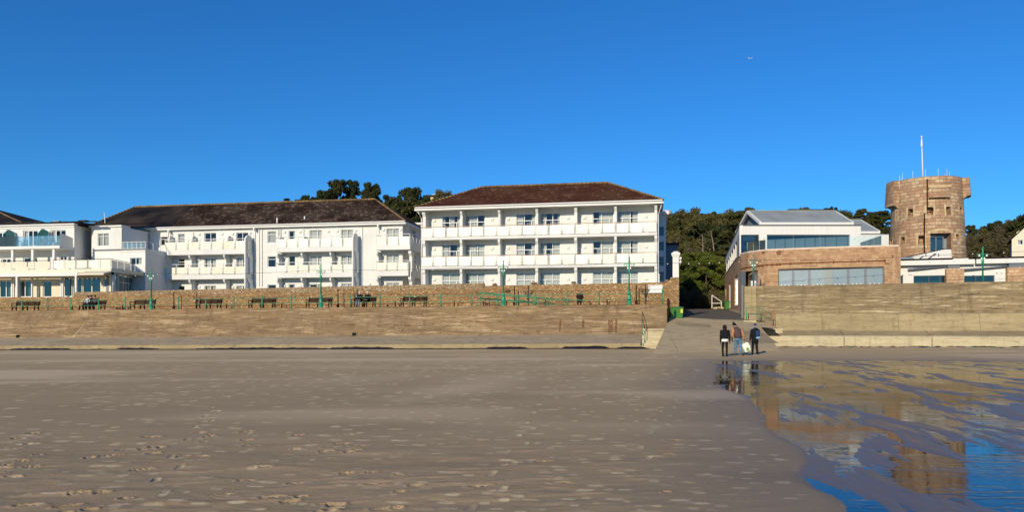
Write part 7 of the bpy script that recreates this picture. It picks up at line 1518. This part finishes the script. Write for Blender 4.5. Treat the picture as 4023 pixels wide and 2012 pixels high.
def person(label, P0, J, cl, group=None):
    """J: joints in metres relative to P0 (x to the photo's right, y away, z up); cl: clothing materials and extras"""
    th = thing('person', label, 'person', P0, 0, group); g = lambda k: Vector(P0)+Vector(J[k])
    b = Sk(); pel = b.add(g('pelvis'), .085); ch = b.add(g('chest'), .09, pel); nk = b.add(g('neck'), .058, ch); hd = g('head'); up = (hd-g('neck')).normalized()
    face = Vector(J.get('face', (0, 1, 0)))
    a = b.add(hd-up*.05, (.070, .078), nk); a2 = b.add(hd+up*.03, (.080, .092), a); b.add(hd+up*.095, (.055, .065), a2); b.add(hd-up*.01+face*.098, .016, a)
    for s in ('l', 'r'):
        sh = b.add(g('sh'+s), .045, ch); el = b.add(g('el'+s), .034, sh); wr = b.add(g('wr'+s), .028, el); dw = (g('wr'+s)-g('el'+s)).normalized(); side = dw.cross(Vector((0, 1, 0)) if abs(dw.y) < .8 else Vector((1, 0, 0))).normalized(); fw = dw.cross(side)
        pm = b.add(g('wr'+s)+dw*.07, (.036, .018), wr)
        for q, L in ((-.028, .075), (-.010, .088), (.010, .084), (.028, .066)):
            p0 = g('wr'+s)+dw*.085+fw*q; k1 = b.add(p0, .0095, pm); k2 = b.add(p0+dw*L*.5+side*.008, .0085, k1); b.add(p0+dw*L*.8+side*.035, .0075, k2)
        k1 = b.add(g('wr'+s)+dw*.035+fw*.045, .011, pm); b.add(g('wr'+s)+dw*.085+fw*.062+side*.01, .009, k1)
        hp = b.add(g('hip'+s), .062, pel); kn = b.add(g('kn'+s), .040, hp); an = b.add(g('an'+s), .028, kn); b.add(g('toe'+s), .020, an)
    skin('body', b.v, b.e, b.r, 'skin', th)
    # clothes: lofted tubes that follow the body
    wd = cl.get('legw', 1.0); cw = cl.get('coatw', 1.0); hem = cl.get('hem', .0); V3 = lambda x, y, z: Vector((x, y, z))
    mb = MB(); loft(mb, [(g('pelvis')+V3(0, 0, .10), .155, .115), (g('pelvis'), .172*min(1, wd+.1), .128), ((g('hipl')+g('hipr'))/2+V3(0, 0, -.06), .170*min(1, wd+.1), .120)])
    for s in ('l', 'r'): limb(mb, [(g('hip'+s), .098*wd), (g('hip'+s).lerp(g('kn'+s), .5), .086*wd), (g('kn'+s), .066*wd), (g('kn'+s).lerp(g('an'+s), .4), .064*wd), (g('an'+s)+V3(0, 0, .02), .048*wd)])
    obj('trousers', mb, cl['legs'], th, smooth=True)
    mb = MB(); shz = (g('shl')+g('shr'))/2; loft(mb, [(g('pelvis')+V3(0, 0, hem), .188*cw, .148*cw), (g('pelvis').lerp(g('chest'), .45), .172*cw, .135*cw), (g('chest'), .198*cw, .148*cw), (shz.lerp(g('neck'), .1), .200*cw, .125*cw), (shz.lerp(g('neck'), .6), .135, .105), (g('neck')+up*.02, .078, .078)])
    if not cl.get('sleeves'):
        for s in ('l', 'r'): limb(mb, [(g('sh'+s), .080), (g('sh'+s).lerp(g('el'+s), .5), .068), (g('el'+s), .060), (g('wr'+s), .045)])
    obj('coat', mb, cl['coat'], th, smooth=True)
    if cl.get('sleeves'):
        for s in ('l', 'r'): mb = MB(); limb(mb, [(g('sh'+s).lerp(g('el'+s), .10), .074), (g('sh'+s).lerp(g('el'+s), .5), .074), (g('el'+s), .064), (g('wr'+s), .045)]); obj('sleeve', mb, cl['sleeves'], th, smooth=True)
    if cl.get('shirt'): mb = MB(); loft(mb, [(g('pelvis')+V3(0, 0, hem+.03), .176, .136), (g('pelvis')+V3(0, 0, hem-.14), .184, .146)]); obj('shirt', mb, cl['shirt'], th, smooth=True)
    if cl.get('skirt'): mb = MB(); loft(mb, [(g('pelvis')+V3(0, 0, .08), .180, .142), (g('pelvis')+V3(0, 0, -.20), .188, .150)]); obj('coat_tail', mb, cl['skirt'], th, smooth=True)
    for s in ('l', 'r'):
        mb = MB(); d = (g('toe'+s)-g('an'+s)); d.z = 0; d.normalize(); a_ = g('an'+s); limb(mb, [(a_+V3(0, 0, .10), .056), (a_-d*.02+V3(0, 0, -.02), .052)]); zb0 = Vector(P0).z if a_.z-Vector(P0).z < .3 else a_.z-.09
        limb(mb, [(V3(a_.x, a_.y, zb0+.045)-d*.05, .045), (V3(a_.x, a_.y, zb0+.048)+d*.06, .046), (V3(a_.x, a_.y, zb0+.036)+d*.17, .034)]); obj('boot', mb, cl['shoes'], th, smooth=True)
    if cl.get('gloves'):
        for s in ('l', 'r'):
            dw = (g('wr'+s)-g('el'+s)).normalized(); q = Sk(); w0 = q.add(g('wr'+s)-dw*.02, .038); pm = q.add(g('wr'+s)+dw*.07, (.044, .026), w0); side = dw.cross(Vector((0, 1, 0))).normalized(); fw = dw.cross(side)
            for qq, L in ((-.030, .08), (-.010, .095), (.010, .09), (.030, .07)): p9 = g('wr'+s)+dw*.09+fw*qq; k1 = q.add(p9, .013, pm); k2 = q.add(p9+dw*L*.5, .012, k1); q.add(p9+dw*L*.8+side*.03, .010, k2)
            k1 = q.add(g('wr'+s)+dw*.04+fw*.05, .014, pm); q.add(g('wr'+s)+dw*.09+fw*.068, .012, k1); skin('glove', q.v, q.e, q.r, cl['gloves'], th)
    if cl.get('hat'):
        mb = MB(); ec(mb, hd+up*.035-face*.008, .106, .114, .105, up, -.45); obj(cl.get('hatname', 'hat'), mb, cl['hat'], th, smooth=True)
        if cl.get('bobble'): mb = MB(); mb.ball(hd+up*.155, .050, 10, 8); obj('bobble', mb, cl['bobble'], th, smooth=True)
        for k, dz in enumerate(cl.get('bands', ())):
            mb = MB(); cc = hd+up*dz-face*.008; n = 16; rr_ = .104 if dz < .01 else .099; mb.tube([cc+Vector((math.cos(j*6.2832/n)*rr_, math.sin(j*6.2832/n)*rr_*1.06, 0)) for j in range(n+1)], .011, 6, False); obj('hat_band', mb, 'whitecloth', th, smooth=True)
    if cl.get('hair'): mb = MB(); ec(mb, hd+up*.035-face*.022, .092, .098, .095, up, -.5); obj('hair', mb, cl['hair'], th, smooth=True)
    if cl.get('hood'): mb = MB(); ec(mb, hd+up*.01-face*.02, .112, .122, .135, up, -1); limb(mb, [(hd-up*.06-face*.02, .095), (g('neck')-up*.03, .105)]); obj('hood', mb, cl['hood'], th, smooth=True)
    if cl.get('collar'): mb = MB(); loft(mb, [((g('shl')+g('shr')).lerp(g('neck')*2, .25)/2, .165, .125), (g('neck')+up*.02, .125, .110), (g('neck')+up*.075, .098, .092)]); obj('collar', mb, cl['collar'], th, smooth=True)
    return th
def stand(h, lean=0, shw=.175, al=(-.10, 0), ar=(.10, 0), st=.14, stride=.0, headturn=0):
    k = h/1.72; J = dict(pelvis=(0, 0, .93), chest=(lean*.6, .02, 1.30), neck=(lean, .03, 1.475), head=(lean*1.1, .05, 1.60))
    J.update(shl=(-shw+lean*.7, .01, 1.40), shr=(shw+lean*.7, .01, 1.40), ell=(-shw-.055+lean*.4+al[0]*.5, -.02+al[1]*.5, 1.13), elr=(shw+.055+lean*.4+ar[0]*.5, -.02+ar[1]*.5, 1.13), wrl=(-shw-.055+al[0], .03+al[1], .90), wrr=(shw+.055+ar[0], .03+ar[1], .90))
    J.update(hipl=(-.085, 0, .88), hipr=(.085, 0, .88), knl=(-.10, .03+stride*.5, .49), knr=(.10, .03-stride*.2, .49), anl=(-st*.7, stride*.7, .085), anr=(st*.7, -stride*.6, .085), toel=(-st*.85, stride*.7+.15, .035), toer=(st*.85, -stride*.6+.15, .035))
    return {a: tuple(x*k for x in v) for a, v in J.items()}
def gz(px, py): d = CH*FP/(py-HZ); return (X_(px, d), d, 0.0)
p1 = gz(2848, 1406); J = stand(1.66, al=(.01, 0), ar=(.03, 0), st=.11, stride=.10); person('walker in black jacket over white top and black leggings, leftmost of the three', (p1[0], p1[1], .0), J, dict(coat='black', legs='black', shoes='black', shirt='whitecloth', hem=.06, hood='hood', gloves='black', legw=.80))
col_last = None
p2 = gz(2900, 1403); J2 = stand(1.78, lean=-.07, al=(-.05, 0), ar=(.06, .02), st=.24, stride=.12, shw=.185); J2['head'] = (-.15, .08, 1.66); J2['neck'] = (-.09, .04, 1.53); person('walker in brown padded gilet, tan sleeves, jeans and black bobble hat, middle of three', (p2[0], p2[1], .0), J2, dict(coat='brown', legs='jeans', shoes='bootbrown', sleeves='tan', hem=.03, hat='black', bobble='black', collar='brown', gloves='black', coatw=1.14, legw=1.08, low=1.3))
p3 = gz(2966, 1398); J3 = stand(1.70, lean=.02, al=(-.02, 0), ar=(-.04, .1), st=.17, stride=.08); person('walker all in black with purple and white striped hat, rightmost of the three', (p3[0], p3[1], .0), J3, dict(coat='black', legs='black', shoes='black', hat='purple', bobble='purple', bands=(-.03, .04), gloves='black', collar='black', skirt='black', coatw=1.0, low=1.0))
# shopping bag held in the right hand
wr = Vector((p2[0], p2[1], 0))+Vector(J2['wrr']); wr.z -= .11
bg2 = thing('shopping_bag', 'white and green shopping bag swinging from the hand of the middle walker', 'bag', (wr.x+.08, wr.y, .2)); ca, sa_ = math.cos(R(24)), math.sin(R(24))
def bq(u, v, o): return Vector((wr.x+.02+u*ca+v*sa_ , wr.y+o, wr.z-.03-v*ca+u*sa_*1.0-.05))
mb = MB(); n = 6
for k in range(n):
    v0, v1 = .04+.46*k/n, .04+.46*(k+1)/n; w0, w1 = .15+.03*math.sin(v0*6), .15+.03*math.sin(v1*6); t0, t1 = .02+.07*math.sin(math.pi*min(1, v0/.5)), .02+.07*math.sin(math.pi*min(1, v1/.5))
    mb.hexa([bq(-w1, v1, -t1), bq(w1, v1, -t1), bq(w1, v1, t1), bq(-w1, v1, t1), bq(-w0, v0, -t0), bq(w0, v0, -t0), bq(w0, v0, t0), bq(-w0, v0, t0)])
obj('bag', mb, 'bagpaper', bg2); mb = MB(); mb.tube([bq(-.07, .04, 0), wr+Vector((0, 0, .02)), bq(.07, .04, 0)], .009, 6); obj('handle', mb, 'bagpaper', bg2)
mb = MB()
for u, v, s in ((.0, .33, .05), (.03, .37, .045), (-.03, .38, .04), (.01, .41, .035), (-.01, .29, .03)): mb.ball(bq(u, v, -.105), s, 7, 5, (1, .15, 1))
obj('leaf_print', mb, 'leafgreen', bg2)
# rucksack
q0 = Vector((p3[0], p3[1], 0)); rk = thing('rucksack', 'navy rucksack with light blue base on the back of the rightmost walker', 'rucksack', (q0.x+.05, q0.y-.2, 1.1)); s_ = Sk(); s_.chain([(q0+Vector((.07, -.17, 1.40)), (.075, .06)), (q0+Vector((.08, -.20, 1.28)), (.13, .085)), (q0+Vector((.10, -.21, 1.12)), (.155, .095)), (q0+Vector((.11, -.20, 1.0)), (.13, .085))]); skin('bag', s_.v, s_.e, s_.r, 'navy', rk)
s_ = Sk(); s_.chain([(q0+Vector((-.02, -.20, .965)), (.05, .05)), (q0+Vector((.10, -.22, .985)), (.06, .09)), (q0+Vector((.22, -.19, 1.03)), (.07, .06))]); skin('light_blue_base', s_.v, s_.e, s_.r, 'lightblue', rk)
for s in (-.10, .13): mb = MB(); mb.tube([q0+Vector((s+.02, -.13, 1.40)), q0+Vector((s, -.02, 1.50)), q0+Vector((s-.01, .12, 1.38)), q0+Vector((s, .10, 1.15))], .018, 5); obj('strap', mb, 'navy', rk)
# seated people
def seat(pos_, rz_, lab, cl, lean=0, back=0, fx=0):
    J = dict(pelvis=(0, .10, .56), chest=(lean*.5, .14-back, .92), neck=(lean, .12-back, 1.10), head=(lean*1.2, .08-back, 1.23), shl=(-.19+lean*.7, .12-back, 1.03), shr=(.19+lean*.7, .12-back, 1.03), ell=(-.24, -.0, .78), elr=(.24, -.0, .78), wrl=(-.10, -.20, .68), wrr=(.10, -.20, .68), hipl=(-.09, .06, .53), hipr=(.09, .06, .53), knl=(-.11, -.36, .52), knr=(.11, -.36, .52), anl=(-.12, -.40, .10), anr=(.10, -.34, .10), toel=(-.13, -.54, .05), toer=(.12, -.48, .05), face=(0, -1, 0))
    c, s = math.cos(rz_), math.sin(rz_); J = {k: (v[0]*c-v[1]*s, v[0]*s+v[1]*c, v[2]) for k, v in J.items()}; person(lab, tuple(pos_), J, cl)
def onb(i, px, dz=0): p, a = BP[i]; u = Vector((math.cos(a), math.sin(a), 0)); k = (px-CX)/FP; t = (k*p.y-p.x)/(u.x-k*u.y); q_ = p+u*t; return Vector((q_.x, q_.y, p.z-.03+dz)), a
for i, px, lab, cl, le in ((1, 343, 'seated person in pale grey coat and dark hat on the second bench from the left', dict(coat='greycoat', legs='black', shoes='black', hat='hood', gloves='black'), .04), (1, 357, 'seated person in dark coat and hat squeezed in the middle of the second bench', dict(coat='black', legs='black', shoes='black', hat='hood', gloves='black'), .0), (1, 372, 'broad seated person in dark brown coat with maroon cap on the second bench', dict(coat='brown', legs='black', shoes='black', hat='hood', gloves='black', coatw=1.15), .0),
    (6, 1413, 'white-haired person in black jacket and blue jeans sitting on a bench, looking straight ahead', dict(coat='black', legs='jeans', shoes='black', hair='whitehair', collar='whitecloth' if False else None), 0), (6, 1442, 'white-haired person in long black coat leaning along the back of a bench', dict(coat='black', legs='black', shoes='black', hair='whitehair', coatw=1.25), .02)):
    p, a = onb(i, px); seat(p, a, lab, cl, le, .02)
p = W.p(W.T(2278, -7.0), -7.0, zprom(2278, -7)-.14); seat(p, W.ang, 'person in dark coat sitting hunched with bowed head in front of the rubble wall', dict(coat='hood', legs='black', shoes='black', hair='brown', coatw=1.25, gloves='black'), 0, .10)
